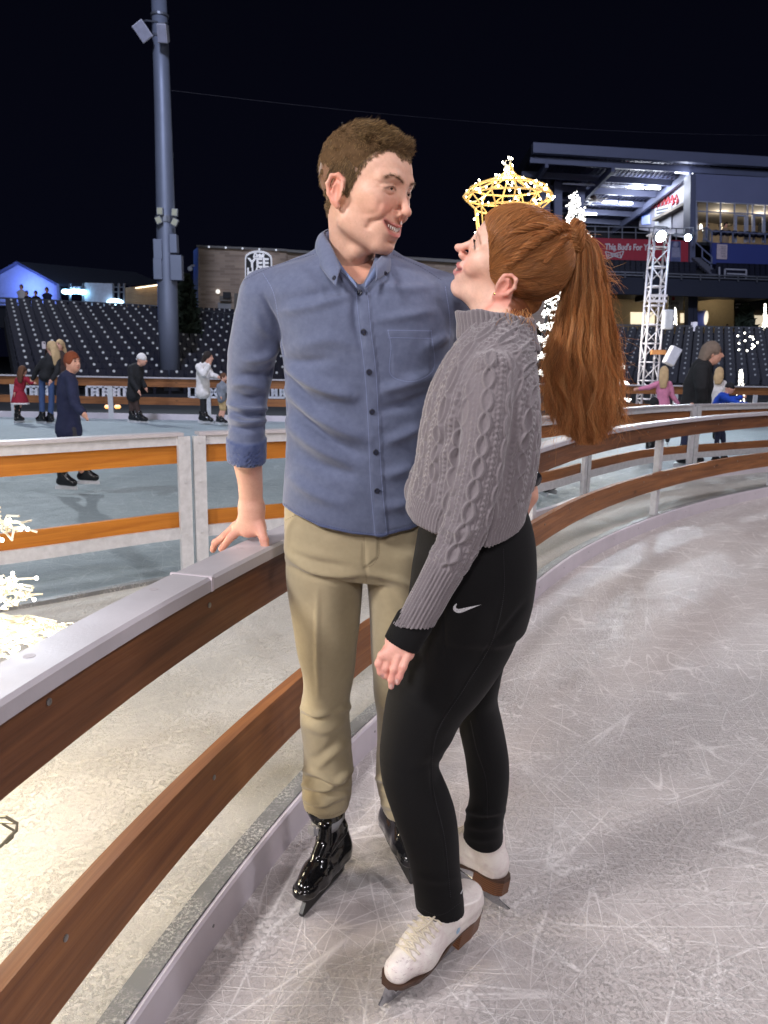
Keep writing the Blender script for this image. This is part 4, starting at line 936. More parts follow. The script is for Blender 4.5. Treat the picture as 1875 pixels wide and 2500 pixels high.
for k in range(9): m.prism([at(1692+k*5.5, 628+k*5, GY-.6-.35*k), at(1714+k*5.5, 629+k*5, GY-.6-.35*k), at(1714+k*5.5, 634+k*5, GY-.6-.35*k), at(1692+k*5.5, 633+k*5, GY-.6-.35*k)], (0, .4, 0))
m.build('stairs', plain('stair_grey', srgb(92, 94, 110), .8), gs)
m = MB()
for k in range(9): m.ball(at(1747+k*15.5, 568+k*.8, GY-.6), .26, 8, (1.1, .6, .8))
m.build('lounge_seat', M_seat, gs)
ps = empty('wall_poster', at(1763, 615, GY-1.2), 'pale information poster on the blue parapet', 'poster'); m = MB(); m.pxprism([(1751, 596), (1776, 597), (1775, 633), (1750, 632)], GY-1.1, .08); m.build('sheet', plain('poster_pink', srgb(206, 190, 200), .6), ps)
m = MB()
for k in range(7): m.pxprism([(1760, 602+k*4), (1772, 602.3+k*4), (1772, 603.4+k*4), (1760, 603+k*4)], GY-1.13, .02)
m.build('print', plain('poster_print', srgb(120, 110, 130), .6), ps)
# little decorated trees and guests in the suite
def glow_tree(u, v0, v1, y, wpx, label, nb=60, strength=10, mat=None):
    r = empty('light_ornament', at(u, v1, y), label, 'light ornament'); s_ = ppm(y, u, v0); m = MB(); w_ = MB()
    for k in range(nb):
        t = k/(nb-1); a = k*2.4; rr = wpx/2*(1-.75*t)*(.55+.45*random.random()); m.ball(at(u+rr*math.cos(a), v1+(v0-v1)*t, y)+np.array([0, rr*s_*math.sin(a), 0]), s_*(.75+.6*random.random()), 6)
    for k in range(8): a = k*PI/4; w_.bar(at(u, v0, y), at(u, v1, y)+np.array([wpx/2*s_*math.cos(a), wpx/2*s_*math.sin(a), 0]), .4*s_)
    w_.build('frame', M_steel, r); m.build('bulbs', mat or glow('warm_bulbs', (1, .95, .82), strength), r); return r
glow_tree(1711, 548, 562, GY+.8, 12, 'small sparkling tree in the suite window, left of the seated guest', 16)
glow_tree(1760, 546, 562, GY+.8, 9, 'small golden tree in the suite window between two guests', 14, mat=glow('gold_bulbs', (1, .75, .45), 4))
glow_tree(1840, 566, 573, GY+.8, 16, 'low sparkling decoration at the right suite door', 12)
def bust(u, v, y, px, hairc, topc, label, cat='person'):
    s_ = ppm(y, u, v)*px/.24; c = at(u, v, y); r = empty('person', c-(0, 0, .5*s_), label, cat, 'skaters and spectators around the rink')
    def f(P): return smin(smin(ell(P, c, (.08*s_, .095*s_, .115*s_)), cone(P, c, c-(0, 0, .2*s_), .05*s_, .055*s_), .03*s_), cone(P, c-(0, 0, .25*s_), c-(0, 0, .6*s_), .06*s_, .08*s_), .05*s_)
    V, Q = sdf_mesh(f, c-np.array([.3, .3, .8])*s_, c+np.array([.3, .3, .3])*s_, .03*s_); bigmesh('body', V, Q, M_skinS, r)
    def tf(P): return smin(chain(P, [c+np.array([-.19, 0, -.27])*s_, c+np.array([0, 0, -.2])*s_, c+np.array([.19, 0, -.27])*s_], [.065*s_, .06*s_, .065*s_]), Loft([c-(0, 0, .25*s_), c-(0, 0, .8*s_)], [.2*s_, .19*s_], [.12*s_, .13*s_], n=6)(P), .06*s_)
    V, Q = sdf_mesh(tf, c-np.array([.45, .4, 1.1])*s_, c+np.array([.45, .4, .1])*s_, .03*s_); bigmesh('top', V, Q, topc, r)
    def hf(P): return np.maximum(ell(P, c+np.array([0, .01, .02])*s_, (.09*s_, .105*s_, .12*s_)), -ell(P, c+np.array([0, -.1, -.05])*s_, (.07*s_, .07*s_, .09*s_)))
    V, Q = sdf_mesh(hf, c-np.array([.2, .2, .2])*s_, c+np.array([.2, .2, .25])*s_, .02*s_); bigmesh('hair', V, Q, hairc, r)
    return r
H_dark = cloth('hair_dark', (36, 26, 22)); H_brown = cloth('hair_brown', (92, 60, 40)); H_blond = cloth('hair_blond', (190, 160, 120))
bust(1727, 553, GY+2, 11, H_dark, cloth('c_grey', (120, 120, 125)), 'seated guest with dark hair in the suite, right of the sparkling tree')
bust(1772, 549, GY+2, 13, H_dark, cloth('c_tan', (150, 130, 110)), 'guest with dark hair standing before the picture in the suite')
# concourse
m = MB(); m.pxprism([(1300, 705), (1720, 720), (1720, 815), (1300, 815)], GY+6, .3); m.build('concourse_wall', plain('concourse_block', srgb(150, 136, 112), .85, var=.1, scale=1), gs)
m = MB(); m.pxprism([(1704, 735), (1792, 726), (1792, 812), (1704, 812)], GY+4, .3); m.build('kiosk_wall', plain('kiosk_tan', srgb(142, 126, 98), .8, var=.08), gs)
m = MB(); m.pxprism([(1792, 715), (1990, 722), (1990, 815), (1792, 815)], GY+8, .3); m.build('bar_wall', plain('bar_dark', srgb(70, 62, 56), .8), gs)
for u, w_ in ((1687, 13), (1699, 9)):
    m = MB(); m.pxprism([(u-w_/2, 716), (u+w_/2, 716), (u+w_/2-1, 815), (u-w_/2-1, 815)], GY-2, .6); m.build('concourse_column', M_navyw, gs)
m = MB(); m.pxprism([(1572, 704), (1626, 704), (1626, 732), (1572, 732)], GY+2, 2); m.build('ceiling_duct', M_navyw, gs)
m = MB(); m.pxprism([(1540, 762), (1598, 763), (1598, 792), (1540, 791)], GY+5.9, .1); tag(m.build('kiosk_window', glow('kiosk_light', (1, .84, .58), 1.1)), 'warm lit kiosk window left of the truss mast in the concourse', 'window')
m = MB(); m.pxprism([(1842, 770), (1990, 772), (1990, 800), (1842, 799)], GY+7.8, .1); tag(m.build('bar_window', glow('bar_light', (1, .86, .62), .75)), 'warm lit bar window at the right edge of the concourse', 'window')
m = MB(); m.pxprism([(1662, 765), (1670, 765), (1670, 788), (1662, 788)], GY+5.9, .1); tag(m.build('wall_light', glow('kiosk_light', (1, .84, .58), 1.1)), 'narrow warm wall light below the Family sign', 'light')
fs = empty('family_sign', at(1650, 760, GY), 'white sign reading Family behind the truss mast', 'sign'); m = MB(); m.pxprism([(1632, 721), (1668, 723), (1667, 757), (1632, 756)], GY+1, .12); m.build('board', plain('sign_board', srgb(215, 210, 205), .6), fs)
s_ = ppm(GY, 1650, 740); text_mesh('lettering', 'Family', at(1645, 740, GY+.97), 9*s_, plain('sign_text', srgb(40, 40, 48), .6), fs, width=26*s_); text_mesh('lettering', 'Store', at(1648, 752, GY+.97), 8*s_, plain('sign_text', srgb(40, 40, 48), .6), fs, width=20*s_)
m = MB(); m.pxprism([(1641, 725), (1647, 725), (1647, 733), (1641, 733)], GY+.96, .04); m.build('emblem', plain('red_letter', srgb(200, 60, 70), .5), fs)
kb = empty('blue_booth', at(1710, 800, GY-1), 'tall blue booth with a round lit opening in the concourse', 'booth'); m = MB(); m.pxprism([(1702, 760), (1722, 757), (1726, 766), (1725, 795), (1702, 795)], GY-1, 1); m.build('body', plain('booth_blue', srgb(88, 100, 168), .6), kb); m = MB(); m.ball(at(1724, 776, GY-1.1), .3, 10, (.5, .3, 1.6)); m.build('opening', glow('kiosk_light', (1, .84, .58), 1.1), kb)
m = MB(); m.pxprism([(1693, 786), (1703, 786), (1702, 808), (1692, 808)], GY-3, .4); tag(m.build('lit_bin', glow('lit_sign', (.75, .75, 1.0), .55)), 'small pale lit panel at the foot of the concourse column', 'panel')
mb = empty('menu_board', at(1815, 750, GY+7), 'dark menu board with white lines in the concourse bar', 'sign'); m = MB(); m.pxprism([(1790, 728), (1860, 730), (1860, 757), (1790, 757)], GY+6, .1); m.build('board', M_dark, mb); m = MB()
for k in range(4): m.pxprism([(1796+17*(k % 2), 742+8*(k//2)), (1809+20*(k % 2), 741+8*(k//2)), (1809+20*(k % 2), 743.5+8*(k//2)), (1796+17*(k % 2), 744+8*(k//2))], GY+5.95, .03)
m.build('menu_lines', plain('banner_white', srgb(230, 225, 230), .5), mb)
m = MB()
for k in range(300):
    t = random.random(); c = at(1822+(random.random()-.5)*34*(1-t*.8), 803-52*t, GY-1)+np.array([0, random.random()-.5, 0]); q = rng.normal(0, .17, (2, 3)); m.add([c-q[0], c+q[1], c+q[0], c-q[1]], [(0, 1, 2, 3)])
xt = empty('dark_christmas_tree', at(1822, 805, GY-1), 'unlit dark evergreen tree in the concourse', 'tree'); m.build('foliage', plain('dark_needles', srgb(44, 56, 44), .8, var=.4), xt); m = MB(); m.bar(at(1822, 806, GY-1), at(1822, 760, GY-1), .15); m.build('trunk', plain('bark', srgb(60, 48, 38), .9), xt)
m = MB()
for a, b in [((1700, 797), (1990, 802)), ((1780, 797), (1780, 806)), ((1832, 798), (1832, 808)), ((1480, 793), (1690, 796))]: m.bar(at(*a, GY-4), at(*b, GY-4), .09)
tag(m.build('concourse_railing', M_steel), 'steel railing at the back of the right lower stand', 'railing')
lamp('concourse_lamp', 'POINT', at(1600, 730, GY+3), (0, 0, 0), 260, (1, .85, .62), .5); lamp('concourse_lamp', 'POINT', at(1760, 722, GY+2), (0, 0, 0), 260, (1, .85, .62), .5)
glow_tree(1868, 742, 806, 46, 15, 'white glowing star-topped column of lights at the right edge', 70, 12)
glow_tree(1649, 752, 792, 50, 10, 'white glowing ornament just right of the truss mast', 34, 12)
glow_tree(1809, 903, 985, 24, 26, 'white glowing light tree right of the blue jacket child', 90, 12)
lo = empty('hanging_lights', at(1825, 830, 30), 'scatter of round white bulbs strung before the right lower stand', 'lights'); m = MB(); w_ = MB(); pv = None
for (u, v) in [(1801, 820), (1818, 813), (1831, 822), (1837, 823), (1839, 828), (1819, 832), (1804, 838), (1849, 836), (1837, 841), (1842, 845), (1836, 850), (1804, 854), (1824, 856), (1651, 828)][:13]:
    c = at(u, v, 30); mb_ = MB(); mb_.ball(c, .035, 8); mb_.build('bulb', glow('warm_bulbs', (1, .95, .82), 12), lo)
    if pv is not None: w_.bar(pv, c, .006)
    pv = c
w_.build('cord', M_dark, lo)
# ---- truss mast with floodlights
TY = 19.2; M_truss = plain('truss_aluminium', srgb(206, 204, 214), .4, .35, var=.08, scale=3)
xl, xr = at(1603-18, 750, TY)[0], at(1603+18, 750, TY)[0]; zt = at(1640, 572, TY)[2]
ts = empty('truss_mast', ((xl+xr)/2, TY, 0), 'white square aluminium truss mast carrying two bright floodlights', 'truss mast')
m = MB(); yy = (TY, TY+.36)
for x in (xl, xr):
    for y in yy: m.tube([(x, y, 0), (x, y, zt)], .028, 8)
z = .1; k = 0
while z < zt-.2:
    for (xa, ya, xb, yb) in [(xl, yy[0], xr, yy[0]), (xr, yy[0], xr, yy[1]), (xr, yy[1], xl, yy[1]), (xl, yy[1], xl, yy[0])]:
        m.tube([(xa, ya, z), (xb, yb, z)], .017, 6); a, b = ((xa, ya), (xb, yb)) if k % 2 == 0 else ((xb, yb), (xa, ya)); m.tube([(*a, z+.03), (*b, z+.42)], .014, 6)
    z += .45; k += 1
m.build('lattice', M_truss, ts, True)
m = MB(); m.box(((xl+xr)/2, TY+.18, .02), (.8, .8, .04)); m.box(((xl+xr)/2, TY+.18, zt+.02), (.5, .5, .03)); m.build('base_plate', M_truss, ts)
m = MB()
for v in (735, 722): m.box(((xl+xr)/2, TY-.0, at(1615, v, TY)[2]), (xr-xl+.1, .06, .06))
m.build('collar', M_truss, ts)
m = MB(); m.tube([at(1600, 574, TY), at(1696, 572, TY)], .025, 8); m.build('cross_pipe', M_steel, ts)
def flood(u, v, ang, label, strength, k):
    c = at(u, v, TY-.2); r = empty('floodlight', c, label, 'floodlight', 'floodlights on top of the truss mast'); R = np.array((Matrix.Rotation(ang, 3, 'Z') @ Matrix.Rotation(.35, 3, 'X'))); m = MB()
    m.lathe(c, [(.135*k, -.01), (.135*k, .04), (.11*k, .10), (.06*k, .2), (.05*k, .24)], 20, R @ np.array([0, 1.0, 0])); m.build('housing', M_steel, r)
    m = MB(); m.lathe(c+R @ np.array([0, -.005, 0]), [(.125*k, 0), (.125*k, .012), (.10*k, .03), (.05*k, .042), (.001, .045)], 20, R @ np.array([0, -1.0, 0])); m.build('lens', glow('flood_lens_%g' % strength, (.72, .9, 1.0), strength), r)
    m = MB(); m.tube([c+R @ np.array([-.17*k, .08, 0]), c+R @ np.array([-.17*k, .1, .2]), c+R @ np.array([.17*k, .1, .2]), c+R @ np.array([.17*k, .08, 0])], .015, 6); m.build('bracket', M_steel, r)
flood(1613, 577, .25, 'left floodlight of the truss mast, glaring bluish white at the camera', 90, 1.0)
flood(1680, 580, -.5, 'right floodlight of the truss mast, smaller and turned away', 60, .6)
lamp('truss_flood', 'SPOT', at(1613, 577, TY-.45), (1.0, 4, 0), 350, (.78, .9, 1.0), .15, 110); lamp('truss_flood', 'SPOT', at(1680, 580, TY-.45), (9, 6, 0), 700, (.78, .9, 1.0), .12, 110)
fx = empty('equipment_box', at(1630, 780, TY-.2), 'grey equipment box strapped to the truss mast', 'box'); c = at(1630, 780, TY-.25); s_ = ppm(TY, 1630, 780); m = MB(); m.box(c, (25*s_, .22, 46*s_)); m.build('case', plain('box_grey', srgb(178, 180, 188), .5), fx, bevel=.04); m = MB(); m.bar(c+(0, .1, .15), c+(0, .3, .15), .04); m.build('strap', M_dark, fx)
fp = empty('tilted_speaker', at(1640, 870, TY-.3), 'white panel loudspeaker tilted on the truss mast above the girl in pink', 'loudspeaker'); c = at(1641, 869, TY-.35); R = np.array(Matrix.Rotation(.42, 3, 'Y')); m = MB(); m.box(c, (27*s_, .2, 45*s_), R=R); m.build('cabinet', plain('speaker_white', srgb(205, 205, 212), .5), fp, bevel=.03); m = MB(); m.box(c+R @ np.array([0, -.108, 0]), (21*s_, .02, 39*s_), R=R); m.build('grille', plain('speaker_face', srgb(186, 186, 198), .6), fp); m = MB(); m.box(at(1607, 860, TY-.1), (.34, .14, .11)); m.build('clamp', plain('clamp_wood', srgb(176, 120, 70), .6), fp)
# ================================================================== skaters and spectators
c_black = cloth('black', (24, 24, 28)); c_navy = cloth('navy', (28, 34, 66)); c_jean = cloth('jeans', (58, 78, 118)); c_red = cloth('red', (140, 22, 44)); c_white = cloth('white', (222, 216, 214))
c_pink = cloth('pink', (206, 128, 158)); c_blue = cloth('blue', (24, 74, 190)); c_grey = cloth('grey', (120, 124, 134)); c_khak = cloth('khaki_far', (176, 150, 108)); c_brown = cloth('brown', (60, 44, 40)); c_djean = cloth('dark_jeans', (36, 40, 66))
figure('small girl in a red dress with white trim, seen from behind', 15.6, dict(head=(56, 904), neck=(54, 918), shR=(43, 927), shL=(66, 926), elR=(39, 943), wrR=(42, 957, -.1), elL=(73, 934), wrL=(80, 935), hipR=(43, 962), hipL=(52, 962), knR=(39, 995), knL=(47, 996), ankR=(41, 1021), ankL=(45, 1020)),
       c_red, c_black, H_brown, .14, face=(.5, -1), skirt=(c_red, c_white), thick=.85)
W0 = figure('woman in black top and blue jeans with long fair hair, beside the girl in red', 15.6, dict(head=(126, 848), neck=(121, 866), shR=(108, 880), shL=(139, 878), elR=(92, 900), wrR=(80, 924), elL=(146, 905, -.1), wrL=(138, 925, -.2), hipR=(103, 918), hipL=(124, 918), knR=(102, 968), knL=(126, 970), ankR=(104, 1019), ankL=(124, 1021)),
       c_black, c_jean, H_blond, .22, face=(-.8, -.4))
W1, B1, s1_ = figure('woman with long fair hair holding up a phone, standing behind the barrier', 19.0, dict(head=(146, 842), neck=(147, 858), shR=(132, 868), shL=(163, 868), elR=(122, 882, -.2), wrR=(128, 856, -.3), elL=(168, 890), wrL=(160, 905), hipR=(138, 910), hipL=(156, 910)), c_brown, None, H_blond, .2, face=(-.2, 1))
ph = empty('phone', B1['wrR']+(0, -.1, .1), 'pale phone held up by the woman behind the barrier', 'phone'); m = MB(); m.box(B1['wrR']+np.array([0, -.16, .12]), (.085, .012, .17)); m.build('case', plain('phone_case', srgb(196, 186, 190), .4), ph); m = MB(); m.box(B1['wrR']+np.array([.018, -.168, .17]), (.03, .006, .03)); m.build('lens', plain('phone_lens', srgb(20, 20, 24), .2), ph)
figure('boy with auburn hair in a dark navy jacket gliding across the ice', 7.55, dict(head=(177, 884), neck=(171, 914), shR=(149, 930, .06), shL=(182, 930, -.08), elR=(143, 985, .1), wrR=(150, 1030, .12), elL=(203, 984, -.2), wrL=(224, 1002, -.25), hipR=(155, 1040, .05), hipL=(180, 1040, -.05), knR=(154, 1105, .05), knL=(184, 1103, 0), ankR=(158, 1168, -.05), ankL=(190, 1163, .15), toeR=(1, -.15), toeL=(1, .1)),
       c_navy, cloth('charcoal', (60, 58, 64)), cloth('hair_auburn', (126, 62, 34)), 0, h=.012, face=(.85, .5), coat=.045, puff=1.12)
figure('skater in black with a white knitted beanie, bending to the right', 16.2, dict(head=(346, 878), neck=(338, 893), shR=(324, 899, -.1), shL=(338, 900, .1), elR=(328, 928, -.15), wrR=(343, 950, -.2), elL=(340, 925, .1), wrL=(350, 944, .1), hipR=(318, 952), hipL=(331, 952), knR=(320, 985), knL=(333, 985), ankR=(322, 1017), ankL=(340, 1019), toeR=(1, -.1), toeL=(1, .2)),
       c_black, c_brown, None, 0, face=(1, .2), hat=c_white, coat=.12, puff=1.15)
figure('woman in a white fleece jacket and black leggings, hand at her face', 16.0, dict(head=(508, 872), neck=(502, 888), shR=(488, 896, -.1), shL=(503, 897, .1), elR=(504, 915, -.25), wrR=(516, 892, -.25), elL=(514, 916, .1), wrL=(530, 920, 0), hipR=(490, 950), hipL=(500, 950), knR=(497, 985), knL=(496, 985), ankR=(493, 1018), ankL=(501, 1020), toeR=(1, -.2), toeL=(1, -.1)),
       c_white, c_black, H_dark, .1, face=(1, .2), coat=.08, puff=1.2)
figure('small child in a grey top and khaki shorts beside the woman in white', 15.7, dict(head=(546, 920), neck=(544, 932), shR=(534, 941), shL=(551, 941), elR=(532, 957), wrR=(541, 968, -.1), elL=(556, 956), wrL=(561, 945), hipR=(536, 974), hipL=(546, 974), knR=(541, 1000), knL=(548, 1000), ankR=(533, 1024), ankL=(541, 1026), toeR=(1, -.2), toeL=(1, 0)),
       c_grey, c_khak, H_brown, 0, face=(1, .3), bare=True)
figure('girl in a pink sweater with long fair hair, arm stretched out', 13.0, dict(head=(1621, 908), neck=(1618, 925), shR=(1603, 938), shL=(1634, 938), elR=(1584, 946), wrR=(1562, 949), elL=(1642, 966), wrL=(1654, 984), hipR=(1608, 992), hipL=(1628, 992), knR=(1609, 1030), knL=(1628, 1030), ankR=(1609, 1070), ankL=(1630, 1072)),
       c_pink, c_djean, H_blond, .16, face=(.3, -1))
figure('toddler in a black beanie whose head shows just above the middle barrier', 11.6, dict(head=(1596, 988), neck=(1596, 1008), shR=(1584, 1020), shL=(1610, 1020), elR=(1580, 1040), wrR=(1582, 1056), elL=(1612, 1040), wrL=(1610, 1056), hipR=(1590, 1062), hipL=(1604, 1062), knR=(1588, 1080), knL=(1600, 1080), ankR=(1584, 1095), ankL=(1600, 1096)), c_black, c_black, None, face=(0, 1), hat=c_black)
figure('young woman in a black jacket with pale hair, in profile facing right', 10.4, dict(head=(1738, 862), neck=(1722, 893), shR=(1700, 903, -.16), shL=(1722, 903, .14), elR=(1694, 945, -.24), wrR=(1700, 985, -.2), elL=(1730, 948, .2), wrL=(1738, 985, .2), hipR=(1686, 990, -.08), hipL=(1704, 990, .1), knR=(1674, 1055, -.05), knL=(1704, 1055, .1), ankR=(1664, 1113, -.08), ankL=(1688, 1117, .1), toeR=(1, -.2), toeL=(1, .1)),
       c_black, c_djean, cloth('hair_ash', (118, 102, 90)), .16, h=.013, face=(1, .25), coat=.12, puff=1.25)
figure('child with loose fair hair in a pale top, half hidden by the black jacket', 12.2, dict(head=(1756, 910), neck=(1754, 927), shR=(1742, 936), shL=(1766, 936), elR=(1740, 955), wrR=(1744, 970), elL=(1768, 955), wrL=(1766, 972), hipR=(1746, 985), hipL=(1762, 985), knR=(1746, 1025), knL=(1760, 1025), ankR=(1746, 1065), ankL=(1762, 1066)), c_white, c_djean, H_blond, .08, face=(.5, -1))
figure('child in a bright blue jacket and black beanie leaning to the right', 10.9, dict(head=(1781, 948), neck=(1774, 963), shR=(1754, 969, -.12), shL=(1772, 970, .12), elR=(1788, 984, -.2), wrR=(1812, 986, -.15), elL=(1796, 976, .15), wrL=(1820, 972, .15), hipR=(1738, 1006, -.05), hipL=(1754, 1006, .08), knR=(1752, 1060), knL=(1766, 1060), ankR=(1745, 1120), ankL=(1766, 1118), toeR=(1, 0), toeL=(1, .2)),
       c_blue, c_djean, None, 0, h=.013, face=(1, .25), hat=c_black, puff=1.15)
figure('skater in jeans mostly hidden behind the woman with the ponytail', 7.4, dict(head=(1240, 795), neck=(1250, 830), shR=(1232, 862, -.1), shL=(1268, 862, .1), elR=(1228, 930), wrR=(1240, 985), elL=(1272, 930), wrL=(1275, 985), hipR=(1258, 1010), hipL=(1284, 1010), knR=(1290, 1095), knL=(1304, 1090), ankR=(1318, 1178), ankL=(1326, 1172), toeR=(.3, -1), toeL=(.6, -.8)), c_black, c_jean, H_dark, 0, h=.02, face=(-1, 0))
for (u, v, px, hc, tc, lb) in [(52, 701, 12, H_brown, cloth('pale_shirt', (200, 196, 200)), 'tall spectator in a pale shirt at the terrace railing by the tent'), (65, 716, 11, H_dark, c_black, 'short dark-haired spectator beside the pale shirt at the railing'),
                               (87, 716, 11, H_dark, c_black, 'dark-haired spectator in black leaning on the terrace railing'), (114, 708, 12, H_dark, c_navy, 'spectator in navy with a dark cap at the terrace railing')]: bust(u, v, 38.4, px, hc, tc, lb)
for (u, v, lb) in [(1551, 797, 'dark figure in front of the left half of the kiosk window'), (1573, 798, 'dark figure in front of the right half of the kiosk window'), (1775, 796, 'dark figure behind the concourse railing near the booth')]: bust(u, v, GY+2, 8, H_dark, c_black, lb)

# ================================================================== light ornaments
M_bulb = glow('white_bulbs', (1.0, .93, .78), 20); M_bulbs = glow('spiral_bulbs', (1.0, .98, .9), 5); M_wire = plain('white_wire', srgb(232, 226, 204), .5)
LTY = 20.5; ap = at(1403, 476, LTY); bs = at(1408, 950, LTY); lt = empty('light_tree', (bs[0], LTY, 0), 'tall cone tree of spiralled white string lights behind the ponytail', 'light tree')
m = MB(); wv = []; Hh = ap[2]-.45; Rb = 1.38; z = .45; th = 0.0
bulbs = []
while z < ap[2]-.02:
    f = (z-.45)/Hh; r = Rb*(1-f)**1.05+.03; pitch = .36*(1-f)+.13; wv.append((bs[0]+(ap[0]-bs[0])*f+r*math.cos(th), LTY+r*math.sin(th), z)); th += .11 if r > .3 else .25; z += pitch*(.11 if r > .3 else .25)/(2*PI)
for i, p in enumerate(wv):
    for q in range(3 if i % 3 else 2): bulbs.append(np.array(p)+rng.normal(0, .045, 3)*(1, 1, 1.1))
for b in bulbs: m.ball(b, .014+.012*random.random(), 5)
tag(m.build('bulbs', M_bulbs, lt), kind='stuff')
m = MB(); m.tube(wv, .018, 4); m.build('light_string', glow('string_glow', (1, .95, .82), 1.0), lt)
m = MB()
for k in range(10):
    a = 2*PI*k/10; m.bar((bs[0]+Rb*math.cos(a), LTY+Rb*math.sin(a), 0), ap, .03)
m.tube([(bs[0], LTY, 0), ap], .05, 6); m.build('frame', M_dark, lt)
lamp('light_tree_glow', 'POINT', (bs[0], LTY-1.8, 2.0), (0, 0, 0), 350, (1, .93, .8), 1.0)
m = MB()
for k in range(9): m.ball(at(1140+rng.normal(0, 3), 757+rng.normal(0, 6), 20)+np.array([0, rng.normal(0, .1), 0]), .05, 6)
pg = empty('pink_light_ornament', at(1140, 790, 20), 'small pink glowing ornament between his shoulder and her chin', 'light ornament'); m.build('bulbs', glow('pink_bulbs', (1, .25, .8), 9), pg); m = MB(); m.bar((at(1140, 757, 20)[0], 20, 0), at(1140, 757, 20), .06); m.build('stand', M_dark, pg)
# lantern-shaped wire ornament
LY = 5.3; cx = at(1241, 480, LY)[0]; zt_ = at(1248, 390, LY)[2]; zb = at(1241, 480, LY)[2]; s_ = ppm(LY, 1241, 480)
ln = empty('lantern_ornament', (cx, LY, 0), 'golden wire lamp-post ornament wrapped in white lights behind her head', 'light ornament'); M_gold = NT('gold_wire'); M_gold.set(col=srgb(232, 190, 112), rough=.4, metal=.3); M_gold.p.inputs['Emission Color'].default_value = srgb(255, 205, 120); M_gold.p.inputs['Emission Strength'].default_value = .35; M_gold = M_gold.m
ring = lambda r, z, n=6, ph=0: [np.array([cx+r*math.cos(ph+2*PI*k/n), LY+r*math.sin(ph+2*PI*k/n), z]) for k in range(n)]
m = MB(); R1_, R2_, R3_ = 110*s_, 92*s_, 84*s_; zr = zb-2*s_
A_ = ring(R1_, zr, 12); B_ = ring(R2_, zr+22*s_, 12); C_ = ring(24*s_, zr+46*s_, 12); D_ = ring(R3_*.96, zr-26*s_, 12); E_ = ring(62*s_, zr-150*s_, 12)
for Q_ in (A_, B_, C_, D_, E_): m.tube(Q_+[Q_[0]], .0062, 6)
for k in range(12):
    m.tube([A_[k], B_[k], C_[k]], .0055, 5)
    m.tube([A_[k], D_[k], E_[k]], .0052, 5)
    a = A_[k]*.5+A_[(k+1) % 12]*.5; m.tube([a, B_[k]], .004, 5)
for k in range(4): a = k*PI/2; m.tube([C_[3*k], np.array([cx+9*s_*math.cos(a), LY+9*s_*math.sin(a), zr+60*s_]), np.array([cx+.006, LY, zt_-8*s_])], .005, 5)
m.tube([(cx, LY, 0), (cx, LY, zr-150*s_)], .02, 8); m.tube([E_[0], (cx, LY, zr-160*s_), E_[6]], .006, 5); m.build('wire_frame', M_gold, ln, True)
m = MB(); w_ = MB()
for k in range(120):
    j = random.random()
    if k < 46: a = random.random()*12; i = int(a); p = A_[i]+(A_[(i+1) % 12]-A_[i])*(a-i); p = p+(B_[i]-p)*random.random()**1.5
    elif k < 74: i = 2*random.randrange(6); p = D_[i]+(E_[i]-D_[i])*random.random()
    elif k < 98: p = np.array([cx+(j-.5)*14*s_, LY+(random.random()-.5)*14*s_, zr+46*s_+(zt_-zr-46*s_)*random.random()])
    else: i = random.randrange(12); p = B_[i]+(C_[i]-B_[i])*random.random()
    p = p+rng.normal(0, .006, 3); q = p+rng.normal(0, 1, 3)*.016; w_.bar(p, q, .005); m.ball(q, .0062, 6)
tag(m.build('bulbs', glow('lantern_bulbs', (1.0, .93, .74), 26), ln), kind='stuff'); tag(w_.build('bulb_stems', M_wire, ln), kind='stuff')
lamp('lantern_glow', 'POINT', (cx, LY, zr-60*s_), (0, 0, 0), 16, (1, .85, .55), .2)
# wire animal-like sculpture at the left edge beyond the near barrier
gl = empty('light_sculpture', (-1.5, 2.1, 0), 'heap of white wired string lights glowing beyond the near barrier at the left edge', 'light ornament')
gc = at(-30, 1640, 1.95); gR = np.array([.27, .24, .115]); m = MB(); w_ = MB(); f_ = MB()
for k in range(420):
    d = rng.normal(0, 1, 3); d[2] = abs(d[2])*.8; d /= np.linalg.norm(d); p = gc+d*gR*(.85+.2*random.random()); t = rng.normal(0, 1, 3); t -= (t @ d)*d; t /= np.linalg.norm(t); t = t*np.array([1.6, 1, .4]); q = p+t*.10; mid_ = (p+q)/2+d*.02
    w_.tube([p, mid_, q], .0028, 5)
    if k % 2 == 0: e = (q-p)/np.linalg.norm(q-p); f_.lathe(q, [(.0035, 0), (.0045, .01), (.0038, .016)], 6, e); m.ball(q+e*.022, .0064, 6, (1, 1, 1))
for base, tip, n_ in [(at(-60, 1450, 1.95), at(50, 1442, 1.9), 60), (at(-70, 1270, 1.95), at(38, 1279, 1.9), 30)]:
    for k in range(n_):
        p = base+(tip-base)*random.random()*.9+rng.normal(0, .014, 3); q = p+(tip-base)*.22+rng.normal(0, .018, 3); w_.tube([p, (p+q)/2+rng.normal(0, .008, 3), q], .003, 5)
        if k % 3 == 0: m.ball(q, .0055, 6)
lp_ = [at(u, v, 1.62) for u, v in [(-30, 1996), (14, 1994), (42, 2010), (40, 2028), (24, 2042), (2, 2066), (-30, 2080)]]; w2 = MB(); w2.tube(lp_, .004, 6); w2.tube([p+np.array([-.01, 0, -.018]) for p in lp_[1:5]], .003, 6); w2.tube([lp_[2], lp_[2]+np.array([-.08, .02, -.01])], .003, 6); w2.build('wire_foot', plain('wire_tarnished', srgb(130, 126, 110), .4, .5), gl)
f2 = MB()
for k in range(4): f2.tube([gc+np.array([-.2+(k % 2-.5)*.1, (k//2-.5)*.25, -.02]), np.array([gc[0]-.42+(k % 2-.5)*.2, gc[1]+(k//2-.5)*.3, 0.004])], .006, 6)
f2.tube([at(-70, 1270, 1.95), at(-60, 1460, 1.95), gc], .006, 6); f2.build('frame', M_white, gl)
